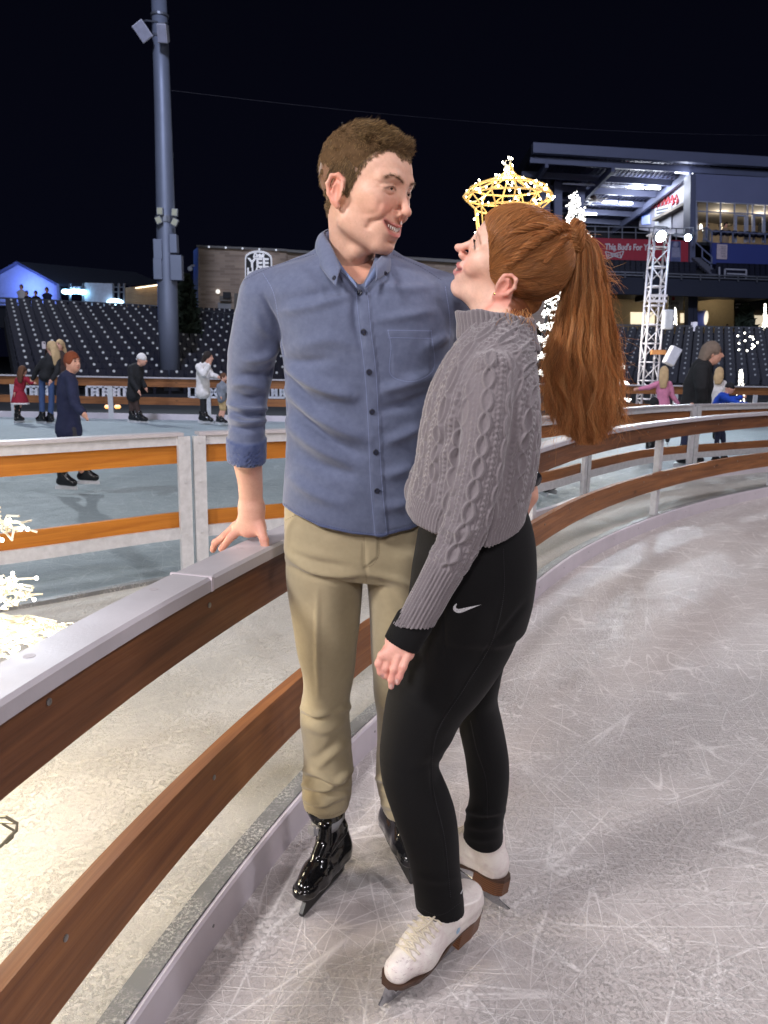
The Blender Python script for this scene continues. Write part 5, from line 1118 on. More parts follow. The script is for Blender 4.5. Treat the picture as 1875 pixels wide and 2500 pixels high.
tag(w_.build('wires', M_wire, gl), kind='stuff'); tag(f_.build('bulb_sockets', M_wire, gl), kind='stuff'); tag(m.build('bulbs', M_bulb, gl), kind='stuff')
# ================================================================== close-up people: shared tools
def fit_head(land, px, y0, scale, guess):
    """turn and place a head so that its landmarks fall where the photo shows them; depth of the origin is given"""
    L = np.array([land[k] for k in px])*scale; T = np.array([px[k] for k in px], float); from mathutils import Euler
    def res(q):
        R = np.array(Euler(q[:3], 'XYZ').to_matrix()); u, v = proj(L @ R.T+np.array([q[3], y0, q[4]])); return np.concatenate([u-T[:, 0], v-T[:, 1]])
    q = np.array(guess, float); lam = 1.0
    for it in range(200):
        r = res(q); J = np.stack([(res(q+np.eye(5)[i]*1e-4)-r)/1e-4 for i in range(5)], 1); A = J.T @ J
        dq = -np.linalg.solve(A+lam*np.diag(np.diag(A)+1e-6), J.T @ r)
        if (res(q+dq)**2).sum() < (r**2).sum(): q = q+dq; lam *= .6
        else: lam *= 3
    R = np.array(Euler(q[:3], 'XYZ').to_matrix()); print('head fit px', dict(zip(px, np.round(res(q).reshape(2, -1).T, 1).tolist())))
    return R, np.array([q[3], y0, q[4]])
LAND = dict(ear=(.080, -.008, .002), eyeR=(.032, .090, .031), eyeL=(-.032, .090, .031), nose=(0, .126, -.008), chin=(0, .094, -.084), mouthR=(.029, .088, -.035), mouthL=(-.029, .088, -.035), brow=(0, .102, .050), top=(0, -.01, .136), back=(0, -.112, .045), hairline=(0, .086, .092), subnas=(0, .106, -.022))
def head_sdf(P, smile=1.0, fem=0.0, ears=(1, -1)):
    """local metres: x to the head's right, y forward, z up, origin between the ears"""
    X = P; k = np.abs(P[:, 0]); S = np.stack([k, P[:, 1], P[:, 2]], 1)              # mirrored copy
    d = ell(X, (0, -.012, .050), (.075, .100, .087))
    d = smin(d, ell(X, (0, .030, -.002), (.060-.003*fem, .062, .084)), .035)
    d = smin(d, ell(X, (0, .036, .062), (.060, .054, .048)), .03)
    d = smin(d, cone(S, (.0475-.003*fem, .010, -.050), (.017, .070, -.078), .018, .0165), .03)
    d = smin(d, ell(X, (0, .078, -.079), (.022-.003*fem, .0175, .0155)), .018)
    d = smin(d, ell(S, (.045, .060, .010), (.020, .024, .016)), .022)
    d = smin(d, ell(S, (.038, .074, -.012), (.018, .016+.0035*smile, .0165)), .02)
    d = smin(d, chain(S, [(.008, .091, .047), (.028, .090, .0515), (.050, .072, .045)], [.0075-.003*fem]*3), .014)
    d = smax(d, -ell(S, (.031, .1005, .031), (.0165, .014, .0095)), .012)
    d = smax(d, -ell(S, (.0325, .0890, .0292), (.0130, .012, .0021+.0032*fem)), .003)
    d = smin(d, chain(S, [(.0175, .086, .0285), (.024, .0900, .0330), (.032, .0908, .0346), (.041, .0872, .0322), (.048, .0805, .0285)], [.0018, .0024, .0026, .0024, .0018]), .006)
    d = smin(d, chain(S, [(.0175, .086, .0280), (.025, .0890, .0250), (.033, .0897, .0240), (.041, .0862, .0258), (.048, .0805, .0285)], [.0018, .0024, .0028, .0026, .0018]), .007)
    nb = .0070-.0008*fem
    d = smin(d, chain(X, [(0, .0905, .040), (0, .1005-.002*fem, .020), (0, .1140, -.002)], [nb, nb, .0086-.0004*fem]), .012)
    d = smin(d, ell(X, (0, .1180+.001*fem, -.0065+.003*fem), (.0084-.0008*fem, .0088-.0004*fem, .0080-.0012*fem)), .008)
    d = smin(d, ell(S, (.0118-.0016*fem, .1035-.001*fem, -.0125+.001*fem), (.0064-.0004*fem, .0098-.0006*fem, .0074-.001*fem)), .006)
    d = smax(d, -ell(S, (.0062-.001*fem, .1095, -.0205+.002*fem), (.0032-.0018*fem, .0050-.003*fem, .0028-.0016*fem)), .003)
    d = smin(d, ell(X, (0, .080-.0015*fem, -.044), (.034, .0235, .027)), .018)
    fo = -.0026*fem; up = [(.0335, .0860, -.0308), (.0165, .1005+fo, -.0355), (.005, .1062+fo, -.0355), (0, .1056+fo, -.0362)]
    lo = [(.0335, .0860, -.0318), (.0175, .0990+fo, -.0480-.004*smile), (.006, .1035+fo, -.0520-.004*smile), (0, .1040+fo, -.0522-.004*smile)]
    d = smin(d, chain(S, up, [.0014, .0023, .0027, .0025]), .004)
    d = smin(d, chain(S, lo, [.0014, .0030, .0038, .0039]), .004)
    d = smax(d, -chain(S, [(.0312, .0900, -.0318), (.0165, .1025, -.0425), (0, .1085, -.0440)], [.0014, .0026+.0040*smile, .0030+.0046*smile]), .002)
    d = smax(d, -ell(X, (0, .1005, -.0665), (.017, .008, .0045)), .010)
    e = chain(S, [(.074, .007, .006), (.078, .005, .023), (.0835, -.007, .0315), (.088, -.020, .027), (.089, -.025, .011), (.086, -.020, -.007), (.081, -.009, -.019), (.077, .001, -.026)], [.0036, .0036, .0038, .0040, .0040, .0040, .0046, .0058], .004)
    e = smin(e, ell(S, (.0785, -.008, .003), (.0055, .0215, .0285), axes((.25, .97, 0))), .007)
    e = smax(e, -ell(S, (.0868, -.0035, -.001), (.0050, .0085, .0125)), .004)
    e = smax(e, -chain(S, [(.0845, .000, .020), (.0895, -.010, .0235), (.0915, -.0175, .018), (.0915, -.018, .004)], [.0016]*4), .003)
    e = smin(e, chain(S, [(.0835, -.007, .0165), (.085, -.0125, .008), (.0835, -.0125, -.004), (.080, -.006, -.013)], [.0022]*4), .004)
    e = smin(e, ell(S, (.0765, .0045, -.002), (.0035, .0035, .006)), .004)
    return smin(d, e, .006)
def lerp3(a, b, t): return a*(1-t[:, None])+np.asarray(b)[None]*t[:, None]
def skin_colour(L, base, lip, brow, blush, fem=0.0, stub=0.0, scalp=None, hairmask=None):
    n = len(L); C = np.tile(np.asarray(base[:3]), (n, 1)); k = np.abs(L[:, 0]); f = sstep(.02, .06, L[:, 1])
    C *= (1+.05*wob(L, 160, 4))[:, None]
    g = lambda cx, cy, r, pw=2: np.exp(-(((k-cx)**2+(L[:, 2]-cy)**2)/r**2))*f
    C = lerp3(C, blush, np.clip(.55*g(.040, -.010, .020)+.25*g(0, -.008, .012)+.2*g(.02, .0, .03), 0, .7))
    ear = np.exp(-((k-.085)/.009)**2)*sstep(.02, 0, L[:, 1]); C = lerp3(C, blush, np.clip(ear*.75, 0, .8))
    if stub: C = lerp3(C, np.asarray(base[:3])*np.array([.80, .78, .78]), stub*sstep(-.012, -.04, L[:, 2])*sstep(-.02, .04, L[:, 1])*sstep(-.13, -.09, L[:, 2]))
    def pl(pts):
        d = np.full(n, 9.0); q = np.stack([k, L[:, 2]], 1)
        for a, b in zip(pts[:-1], pts[1:]):
            a = np.array(a); b = np.array(b); t = np.clip(((q-a) @ (b-a))/((b-a) @ (b-a)), 0, 1); d = np.minimum(d, np.linalg.norm(q-a-t[:, None]*(b-a), axis=1))
        return d
    bw = pl([(.012, .0465), (.026, .0525), (.040, .0525), (.051, .0455)]); C = lerp3(C, brow, np.exp(-(bw/(.0042-.0012*fem))**2)*f*.88*(.8+.2*wob(L, 900, 8)))
    lu = np.minimum(pl([(.031, -.0315), (.0165, -.0360), (0, -.0362)]), pl([(.031, -.032), (.0175, -.0505), (0, -.0548)])); C = lerp3(C, lip, np.exp(-(lu/.0052)**4)*sstep(.08, .09, L[:, 1])*.85)
    mo = pl([(.029, -.0325), (.0165, -.0425), (0, -.0445)]); C = lerp3(C, (.10, .028, .026), np.exp(-(mo/.0032)**2)*sstep(.104, .098, L[:, 1])*sstep(.075, .085, L[:, 1])*.9)
    el = pl([(.019, .0300), (.025, .0325), (.033, .0334), (.041, .0312), (.0475, .0275)]); C = lerp3(C, (.035, .022, .018), np.exp(-(el/.0024)**2)*f*(.75+.2*fem))
    el = pl([(.024, .0268), (.033, .0264), (.042, .0276)]); C = lerp3(C, (.12, .06, .05), np.exp(-(el/.0011)**2)*f*.5)
    sh = pl([(.018, .041), (.030, .0435), (.044, .039)]); C = lerp3(C, np.asarray(base[:3])*.72, np.exp(-(sh/.0032)**2)*f*.45)
    if hairmask is not None: C = lerp3(C, scalp, hairmask)
    return np.concatenate([np.clip(C, 0, 1), np.ones((n, 1))], 1)
def tube_strands(paths, r0, r1, sides=3, attr=None):
    """paths (N,S,3) -> verts, quads, per-vertex random"""
    P = np.asarray(paths, float); N, S_, _ = P.shape; T = np.gradient(P, axis=1); T /= np.linalg.norm(T, axis=2, keepdims=True)+1e-12
    ref = rng.normal(0, 1, (N, 1, 3)); A = np.cross(T, ref); A /= np.linalg.norm(A, axis=2, keepdims=True)+1e-12; B = np.cross(T, A)
    t = np.linspace(0, 1, S_)[None, :, None]; r = (np.asarray(r0).reshape(-1, 1, 1)*(1-t)+np.asarray(r1).reshape(-1, 1, 1)*t)
    V = np.stack([P+r*(math.cos(2*PI*k/sides)*A+math.sin(2*PI*k/sides)*B) for k in range(sides)], 2)
    i = np.arange(N)[:, None, None]*S_*sides; j = np.arange(S_-1)[None, :, None]*sides; k = np.arange(sides)[None, None, :]; k2 = (k+1) % sides
    Q = np.stack([i+j+k, i+j+k2, i+j+sides+k2, i+j+sides+k], -1).reshape(-1, 4)
    rv = np.repeat(rng.random(N) if attr is None else attr, S_*sides); tv = np.tile(np.repeat(np.linspace(0, 1, S_), sides), N)
    return V.reshape(-1, 3), Q, rv, tv
def hair_mat(name, dark, mid_, light, trans=.3, rough=.38, spec=.5):
    g = NT(name); a = g.attr('rnd', 'Fac'); t = g.attr('tpos', 'Fac'); c = g.ramp(a, [(0.0, dark), (0.5, mid_), (1.0, light)])
    g.set(col=c, rough=rough, spec=spec); tr = g.n.new('ShaderNodeBsdfTranslucent'); g.link(c, tr.inputs[0]); ms = g.n.new('ShaderNodeMixShader'); ms.inputs[0].default_value = trans
    g.link(g.p.outputs[0], ms.inputs[1]); g.link(tr.outputs[0], ms.inputs[2]); g.link(ms.outputs[0], g.out.inputs[0]); return g.m
def join_parts(parts):
    V = []; Q = []; R = []; T = []; n = 0
    for v, q, r, t in parts: V.append(v); Q.append(q+n); n += len(v); R.append(r); T.append(t)
    return np.vstack(V), np.vstack(Q), np.concatenate(R), np.concatenate(T)
CAMP = np.array([0, 0, CAM_H])
class Drape:
    """lays lines and small pieces on a finished surface, where the photo shows them"""
    def __init__(s, V, Q): s.t = BVHTree.FromPolygons([Vector(v) for v in V], [tuple(int(i) for i in q) for q in Q])
    def hit(s, u, v):
        d = Vector(ray(u, v)).normalized(); h = s.t.ray_cast(Vector(CAMP), d)
        return (None, None) if h[0] is None else (np.array(h[0]), np.array(h[1]))
    def line(s, pts, step=4, off=.0008):
        P = smooth_path(pts, step) if len(pts) > 2 else np.linspace(pts[0], pts[1], max(2, int(math.dist(pts[0], pts[1])/step)+1)); out = []
        for u, v in P:
            h, n = s.hit(u, v)
            if h is not None: out.append(h+n*off*(1 if n @ (CAMP-h) > 0 else -1))
        return np.array(out)
def px_folds(V, N, folds, k_face=.15):
    """cloth folds: ridges (+) and valleys (-) along lines drawn over the front of the garment: (points, metres, width px)"""
    u, v = proj(V); vd = CAMP-V; vd /= np.linalg.norm(vd, axis=1)[:, None]; fr = sstep(0, k_face, (N*vd).sum(1)); disp = np.zeros(len(V)); q = np.stack([u, v], 1)
    for pts, amp, wd in folds:
        P = smooth_path(pts, 8) if len(pts) > 2 else np.array(pts, float); lo = P.min(0)-3*wd; hi = P.max(0)+3*wd; m = np.nonzero((u > lo[0]) & (u < hi[0]) & (v > lo[1]) & (v < hi[1]))[0]
        if not len(m): continue
        d = np.full(len(m), 1e9); tt = np.zeros(len(m)); L = len(P)-1
        for i in range(L):
            a, b = P[i], P[i+1]; t = np.clip(((q[m]-a) @ (b-a))/((b-a) @ (b-a)+1e-9), 0, 1); dd = np.linalg.norm(q[m]-a-t[:, None]*(b-a), axis=1); w_ = dd < d; d[w_] = dd[w_]; tt[w_] = (i+t[w_])/L
        disp[m] += amp*np.exp(-(d/wd)**2)*np.sin(PI*np.clip(tt*.92+.04, 0, 1))**.6
    return disp*fr
def finger(P, pts, r):
    return chain(P, pts, r, .004)
# ================================================================== the man
def yM(v): return float(np.interp(v, [260, 430, 640, 760, 1000, 1250, 1600, 2000, 2250], [1.68, 1.68, 1.71, 1.72, 1.76, 1.80, 1.83, 1.86, 1.80]))
def MP(u, v, dy=0.0): return at(u, v, yM(v)+dy)
def rowloft(rows, depth, ref=(0, -1, 0), n=60, p=2.0, yf=None, caps=.6):
    yf = yf or yM; C, ra = [], []
    for v, ul, ur in rows:
        C.append(at((ul+ur)/2, v, yf(v))); ra.append((ur-ul)/2*ppm(yf(v), (ul+ur)/2, v))
    return Loft(C, ra, depth, ref, n, p, caps)
man = empty('person', (-.02, 1.86, 0), 'tall man in a blue button-down shirt and khaki trousers leaning on the barrier', 'person')
RM, OM = fit_head(LAND, dict(ear=(824, 458), eyeR=(957, 466), eyeL=(1002, 468), nose=(997, 532), chin=(955, 610), mouthR=(932, 541), brow=(991, 440), back=(792, 415)), 1.68, 0.985, (math.radians(-15), 0, math.radians(-120), -.05, 1.73))
SM = 0.985
def toM(P): return ((P-OM) @ RM)/SM
def ofM(L): return (np.asarray(L, float)*SM) @ RM.T+OM
neckB = MP(864, 660, .03); neckT = ofM((0, -.022, -.045))
wrR = MP(612, 1232, .09); elR = MP(603, 985, .05)
def hand_on_rail(P):
    H = lambda u, v, y: at(u, v, y)
    d = Loft([H(602, 1050, 1.79), H(604, 1120, 1.81), H(611, 1180, 1.84), H(613, 1235, 1.865)], [.036, .0345, .030, .0285], [.033, .030, .025, .0205], n=12)(P)
    # back of the hand: from the wrist over the knuckles
    d = smin(d, cone(P, H(613, 1240, 1.865), H(588, 1288, 1.872), .022, .016), .02)
    d = smin(d, cone(P, H(613, 1240, 1.865), H(606, 1296, 1.862), .022, .017), .02)
    d = smin(d, cone(P, H(618, 1240, 1.865), H(633, 1290, 1.855), .022, .017), .02)
    d = smin(d, cone(P, H(586, 1282, 1.882), H(625, 1288, 1.860), .014, .018), .015)
    for pts, r in [([H(588, 1288, 1.868), H(562, 1313, 1.865), H(541, 1340, 1.872)], [.0125, .0098, .0082]),
                   ([H(576, 1284, 1.885), H(549, 1308, 1.892), H(526, 1325, 1.905), H(520, 1342, 1.92)], [.0118, .0098, .0092, .008]),
                   ([H(585, 1284, 1.90), H(560, 1304, 1.92), H(538, 1322, 1.945)], [.0112, .0092, .008]),
                   ([H(592, 1288, 1.915), H(572, 1308, 1.94), H(552, 1326, 1.96)], [.0100, .0085, .0075]),
                   ([H(632, 1284, 1.852), H(645, 1318, 1.828), H(650, 1350, 1.818), H(646, 1362, 1.822)], [.0150, .0112, .0098, .0080])]: d = smin(d, finger(P, pts, r), .007)
    return d
LW = [at(1273, 1105, 1.80), at(1282, 1165, 1.785), at(1284, 1212, 1.775)]
def hand_waist(P):
    d = Loft(LW, [.033, .028, .026], [.028, .022, .018], n=8)(P)
    d = smin(d, cone(P, LW[2], at(1262, 1262, 1.765), .025, .022), .015)
    for pts, r in [([at(1272, 1228, 1.765), at(1258, 1252, 1.745), at(1238, 1262, 1.74)], [.0115, .0095, .0085]), ([at(1274, 1242, 1.765), at(1258, 1266, 1.745), at(1236, 1276, 1.74)], [.0115, .0095, .0085]),
                   ([at(1272, 1258, 1.765), at(1256, 1278, 1.745), at(1234, 1288, 1.742)], [.0110, .0092, .0082]), ([at(1266, 1268, 1.765), at(1250, 1286, 1.75), at(1234, 1295, 1.745)], [.0100, .0086, .0076]), ([at(1274, 1212, 1.765), at(1258, 1222, 1.74), at(1242, 1232, 1.735)], [.0118, .0098, .0086])]: d = smin(d, finger(P, pts, r), .006)
    return d
def man_skin(P):
    L = toM(P); d = head_sdf(L)*SM
    nk = Loft([neckT+(0, 0, .02), (neckT+neckB)/2, neckB, neckB+(0, .01, -.05)], [.045, .047, .053, .068], [.055, .055, .058, .068], n=14)(P)
    d = smin(d, nk, .018)
    th = cone(P, ofM((0, .045, -.085)), (neckT+neckB)/2+np.array([.012, -.05, -.02]), .012, .014); return smin(d, th, .02)
def hairline_m(L):
    y = L[:, 1]; zl = np.interp(y, [-.12, -.075, -.045, -.030, -.022, .002, .006, .014, .022, .034, .050, .066, .083, .10], [-.045, -.048, -.035, -.012, .022, .030, .002, -.004, .014, .042, .075, .085, .0865, .0855])
    k = np.abs(L[:, 0]); zl = zl+.016*sstep(.012, .045, k)*sstep(.05, .085, y)
    return L[:, 2]-zl
V, Q = sdf_mesh(man_skin, OM-.21, OM+.2, .00165); L = toM(V); N = vnormals(V, Q)
g = lambda pts, w_: np.min([np.linalg.norm(np.stack([np.abs(L[:, 0]), L[:, 2]], 1)-np.array(p)-np.clip(((np.stack([np.abs(L[:, 0]), L[:, 2]], 1)-np.array(p)) @ (np.array(q)-p))/((np.array(q)-p) @ (np.array(q)-p)), 0, 1)[:, None]*(np.array(q)-p), axis=1) for p, q in zip(pts[:-1], pts[1:])], 0)/w_
fr = sstep(.03, .06, L[:, 1])
V = V-N*(fr*(.0037*np.exp(-g([(.0185, -.010), (.032, -.020), (.0425, -.036), (.0445, -.052)], .0040)**2)+.0022*np.exp(-g([(.054, -.004), (.0545, -.016), (.053, -.028)], .0045)**2)+.0012*np.exp(-g([(.022, .0205), (.034, .0165), (.046, .019)], .0022)**2)+.0009*np.exp(-g([(.050, .030), (.060, .036)], .0016)**2)+.0009*np.exp(-g([(.050, .027), (.060, .025)], .0016)**2)))[:, None]
hm = sstep(-.004, .016, hairline_m(L)+.005*wob(L, 300, 3))*(L[:, 2] > -.06)*.85
ear_ = (np.abs(L[:, 0]) > .0765) & (L[:, 1] > -.03) & (L[:, 1] < .012) & (L[:, 2] < .036); hm[ear_] = 0
colM = skin_colour(L, srgb(226, 180, 156), srgb(190, 106, 102)[:3], srgb(140, 100, 72)[:3], srgb(216, 138, 118)[:3], stub=.25, scalp=srgb(92, 66, 44)[:3], hairmask=hm)
parts = [(V, Q, colM)]
hs = np.tile(np.array(srgb(222, 162, 138)), (1, 1))
for f, lo, hi, hh in [(hand_on_rail, at(500, 1380, 1.86)-.05, at(690, 1000, 1.86)+.08, .0018), (hand_waist, at(1215, 1310, 1.76)-.06, at(1310, 1090, 1.76)+.06, .002)]:
    lo2 = np.minimum(lo, hi)-np.array([0, .12, 0]); hi2 = np.maximum(lo, hi); v_, q_ = sdf_mesh(f, lo2, hi2, hh); u_, w_ = proj(v_)
    red = np.clip(.5+.5*wob(v_, 120, 6), 0, 1)*.35+.35*sstep(1250, 1320, w_); c_ = lerp3(np.tile(np.array(srgb(220, 172, 150)[:3]), (len(v_), 1)), srgb(200, 130, 116)[:3], red); parts.append((v_, q_, np.concatenate([c_, np.ones((len(v_), 1))], 1)))
def body_core(P):                                # trunk and limbs under the clothes
    d = Loft([neckB+(0, 0, .02), MP(868, 720, .02), MP(884, 900, .02), MP(882, 1100, .01), MP(876, 1290)], [.055, .13, .13, .12, .12], [.05, .08, .09, .085, .08], n=12)(P)
    for c in ([MP(650, 730, .02), MP(608, 960, .05), at(604, 1125, 1.81)], [MP(1075, 745, .05), at(1175, 960, 1.83), at(1272, 1110, 1.80)]): d = smin(d, chain(P, c, [.036, .025, .022]), .03)
    for c in ([MP(790, 1330), MP(796, 1700), MP(800, 1965)], [MP(975, 1330), MP(968, 1700, .03), at(975, 1960, 1.89)]): d = smin(d, chain(P, c, [.055, .04, .026]), .03)
    return d
v_, q_ = sdf_mesh(body_core, (-.5, 1.5, 0.02), (.42, 2.1, 1.62), .012); parts.append((v_, q_, np.tile(np.array(srgb(222, 164, 138)), (len(v_), 1))))
VV, QQ, CC, n = [], [], [], 0
for a, b, c in parts: VV.append(a); QQ.append(b+n); n += len(a); CC.append(c)
bigmesh('body', np.vstack(VV), np.vstack(QQ), M_skin, man, True, {'Col': np.vstack(CC)})
# eyes and teeth
def face_bits(of, sc_, par, iris, sides=(1, -1), look=(0, 1, 0), nt_=5, tb_=0.0):
    for s in sides:
        c = np.array([s*.0315, .0775, .030]); m = MB(); ctr = of(c); m.ball(ctr, .0134*sc_, 20); e = m.build('eye', plain('eye_white', srgb(206, 194, 188), .15, var=.02), par, True)
        d = of(c+np.array(look)*.01)-ctr; d /= np.linalg.norm(d); m = MB(); m.lathe(ctr+d*.0115*sc_, [(.0062*sc_, -.0006), (.0060*sc_, .0010), (.0001, .0022)], 16, d); m.build('iris', iris, e, True)
        m = MB(); m.lathe(ctr+d*.0128*sc_, [(.0028*sc_, -.0004), (.0027*sc_, .0008), (.0001, .0013)], 12, d); m.build('pupil', plain('pupil', (.01, .01, .01), .1), e, True)
    m = MB()
    for i in range(-nt_, nt_+1):
        a = i*.19; w_ = .0041-.00018*abs(i); x = .0275*math.sin(a); y = .0742-tb_+.0262*math.cos(a); hh = .0122-.0006*abs(i)
        R = np.array([[math.cos(-a), -math.sin(-a), 0], [math.sin(-a), math.cos(-a), 0], [0, 0, 1]]); b = MB(); b.ball((0, 0, 0), 1, 8, (w_*.54, .0022, hh*.55)); v = b.v[0] @ R.T+np.array([x, y, -.0412+.0009*abs(i)+tb_*.4]); m.add(of(v), b.f)
    m.build('teeth', plain('tooth_enamel', srgb(246, 242, 232), .25, var=.02), par, True)
face_bits(ofM, SM, man, plain('iris_hazel', srgb(52, 46, 36), .2), look=(.05, .96, -.25))
# hair
M_hairM = hair_mat('hair_brown_short', srgb(66, 50, 36), srgb(116, 92, 64), srgb(186, 154, 108), .12, .5, .3)
def man_hair(P):
    L = toM(P); hl = hairline_m(L); d = smin(ell(L, (0, -.012, .050), (.075, .100, .087)), ell(L, (0, .036, .062), (.060, .054, .048)), .03)*SM
    th = (.0025+.008*sstep(.03, .10, L[:, 2])+.002*sstep(.08, .12, L[:, 2]))*sstep(.002, .032, hl)-.005*sstep(.018, .002, hl)+.0035*wob(L, 170, 2)*sstep(.01, .03, hl)-.0035*sstep(.01, .03, hl)
    d = d-th; cut = -(hl-.006)*.6*SM; er_ = np.sqrt(((np.abs(L[:, 0])-.08)/.03)**2+((L[:, 1]+.006)/.026)**2+((L[:, 2]-.004)/.036)**2); d = d+.007*np.exp(-er_**4); return np.maximum(d, cut)
v_, q_ = sdf_mesh(man_hair, OM-.16, OM+.2, .0026); n_ = vnormals(v_, q_); rnd = np.clip(.35+.2*wob(v_, 90, 1)+.15*wob(v_, 400, 2), 0, 1)
hp = []; cap_o = bigmesh('hair', v_, q_, plain('hair_base_brown', srgb(88, 68, 48), .95, var=.25, scale=160, spec=.05), man, True)
L_ = toM(v_); d0 = ell(L_, (0, -.012, .050), (.075, .100, .087)); out = np.nonzero(((n_*(v_-OM)).sum(1) > 0) & (hairline_m(L_) > -.004))[0]
sel = rng.choice(out, 42000); root = v_[sel]-n_[sel]*.004+rng.normal(0, .0012, (len(sel), 3)); Lr = toM(root); nn = n_[sel]
x, y, z = Lr.T; top = sstep(.075, .115, z)
dl = np.stack([.10*np.sign(x)*(1-top)+.15*top*np.sin(y*60), .55*top-.25*(1-top), -.75*(1-top)+.05*top], 1); front = sstep(.04, .08, y)*top; dl += np.stack([front*.0, -.35*front, .42*front], 1); dl += np.stack([0*x, -.1*sstep(-.03, -.08, y), -.3*sstep(-.03, -.08, y)], 1)
dw = dl @ RM.T; dirn = dw*1.1+nn*(.22+.14*top[:, None])+rng.normal(0, .14, (len(sel), 3)); dirn /= np.linalg.norm(dirn, axis=1)[:, None]
ln_ = (.006+.009*top+.002*front)*rng.uniform(.6, 1.25, len(sel)); ln_ *= .55+.45*sstep(.0, .03, hairline_m(Lr)); t = np.linspace(0, 1, 5)[None, :, None]
clump = np.stack([wob(root, 140, 9+i) for i in range(3)], 1)*.5
pth = root[:, None]+(dirn+clump*.4)[:, None]*ln_[:, None, None]*t+(dw-nn*.42)[:, None]*ln_[:, None, None]*.35*t*t
hp.append(tube_strands(pth, np.full(len(sel), .0005), np.full(len(sel), .00012), 3))
bm_ = np.nonzero((hairline_m(L)+.004*wob(L, 300, 3) > -.003) & ((hairline_m(L) < .022) | ((((np.abs(L[:, 0])-.08)/.03)**2+((L[:, 1]+.006)/.034)**2+((L[:, 2]-.010)/.046)**2) < 1.6)) & (np.abs(ear_.astype(float)) < .5) & (L[:, 2] > -.055))[0]; sb = rng.choice(bm_, 17000); Lb = L[sb]; x, y, z = Lb.T
dl = np.stack([.1*np.sign(x), .12-.55*sstep(.0, -.06, y)*0-.25*sstep(.02, -.05, y), -1.0+0*x], 1); frn = sstep(.05, .075, y); dl = dl*(1-frn)[:, None]+np.stack([.15*np.sign(x), -.5+0*x, .75+0*x], 1)*frn[:, None]; dn = dl @ RM.T+N[sb]*.28+rng.normal(0, .22, (len(sb), 3)); dn /= np.linalg.norm(dn, axis=1)[:, None]
lb = (.0040+.004*sstep(-.003, .02, hairline_m(Lb)))*rng.uniform(.6, 1.3, len(sb)); tt = np.linspace(0, 1, 4)[None, :, None]; hp.append(tube_strands((V[sb]-N[sb]*.0006+rng.normal(0, .0008, (len(sb), 3)))[:, None]+dn[:, None]*lb[:, None, None]*tt, np.full(len(sb), .00042), np.full(len(sb), .0001), 3))
v_, q_, r_, t_ = join_parts(hp); bigmesh('hair_strands', v_, q_, M_hairM, cap_o, True, {'rnd': r_, 'tpos': t_})
# brows as fine strands
bp = []
for s in (1, -1):
    for k in range(60):
        tt = random.random(); p = np.array([s*(.012+.040*tt), .1, np.interp(tt, [0, .4, .75, 1], [.0462, .0525, .0530, .0452])+rng.normal(0, .0017)]); bp.append(p)
bp = np.array(bp); bw_, bd_ = ofM(bp), (RM @ np.array([0, -1, 0])); tb = BVHTree.FromPolygons([Vector(a) for a in V], [tuple(int(i) for i in q) for q in Q]); pa = []
for p, lp0 in zip(bw_, bp):
    h = tb.ray_cast(Vector(p+RM @ np.array([0, .03, 0])), Vector(bd_))
    if h[0] is not None: a = np.array(h[0]); sgn = np.sign(lp0[0]); e = RM @ np.array([sgn*.0068, -.0008, .0004+rng.normal(0, .001)]); nrm = np.array(h[1]); pa.append([a, a+e*.5+nrm*.0008, a+e+nrm*.0004])
v_, q_, r_, t_ = tube_strands(np.array(pa), .00035*np.ones(len(pa)), .0001*np.ones(len(pa))); bigmesh('eyebrows', v_, q_, M_hairM, man, True, {'rnd': r_*.4, 'tpos': t_})
# ------------------------------------------------------------------ shirt
hemU = [(680, 1228), (693, 1236), (720, 1256), (780, 1285), (860, 1303), (930, 1309), (1000, 1292), (1070, 1258), (1120, 1230)]
_h = np.array([MP(u, v) for u, v in hemU]); hem_z = lambda P: CAM_H+(np.interp(P[:, 0]*(1.80/np.clip(P[:, 1], 1.5, 1.80)), _h[:, 0], _h[:, 2])-CAM_H)*np.clip(P[:, 1], 1.5, 1.80)/1.80
torsoL = rowloft([(1345, 684, 1064), (1275, 687, 1062), (1180, 694, 1063), (1080, 700, 1066), (980, 699, 1080), (900, 694, 1096), (830, 684, 1106), (760, 668, 1102), (700, 655, 1072), (655, 712, 1008), (622, 790, 940)],
                 [.131, .131, .126, .119, .119, .124, .125, .114, .092, .068, .05], n=60, p=2.35); torsoL.vert = True
shL, shR = MP(646, 730, .015), MP(1081, 736, .015)
sleeveL = Loft([shL, MP(622, 830, .03), MP(609, 920, .045), elR, at(602, 1050, 1.79), at(602, 1160, 1.815)], [.0555, .0545, .0510, .0445, .0415, .0420], [.060, .060, .055, .049, .046, .046], n=40)
sleeveR = Loft([shR, MP(1120, 830, .06), at(1170, 960, 1.84), at(1225, 1060, 1.83), at(1272, 1110, 1.80)], [.055, .055, .05, .046, .044], [.058, .056, .05, .046, .044], n=30)
cuffC = (at(556, 1124, 1.81)+at(647, 1121, 1.80))/2; cuffN = (at(602, 1160, 1.815)-at(602, 1060, 1.79)); cuffN /= np.linalg.norm(cuffN)
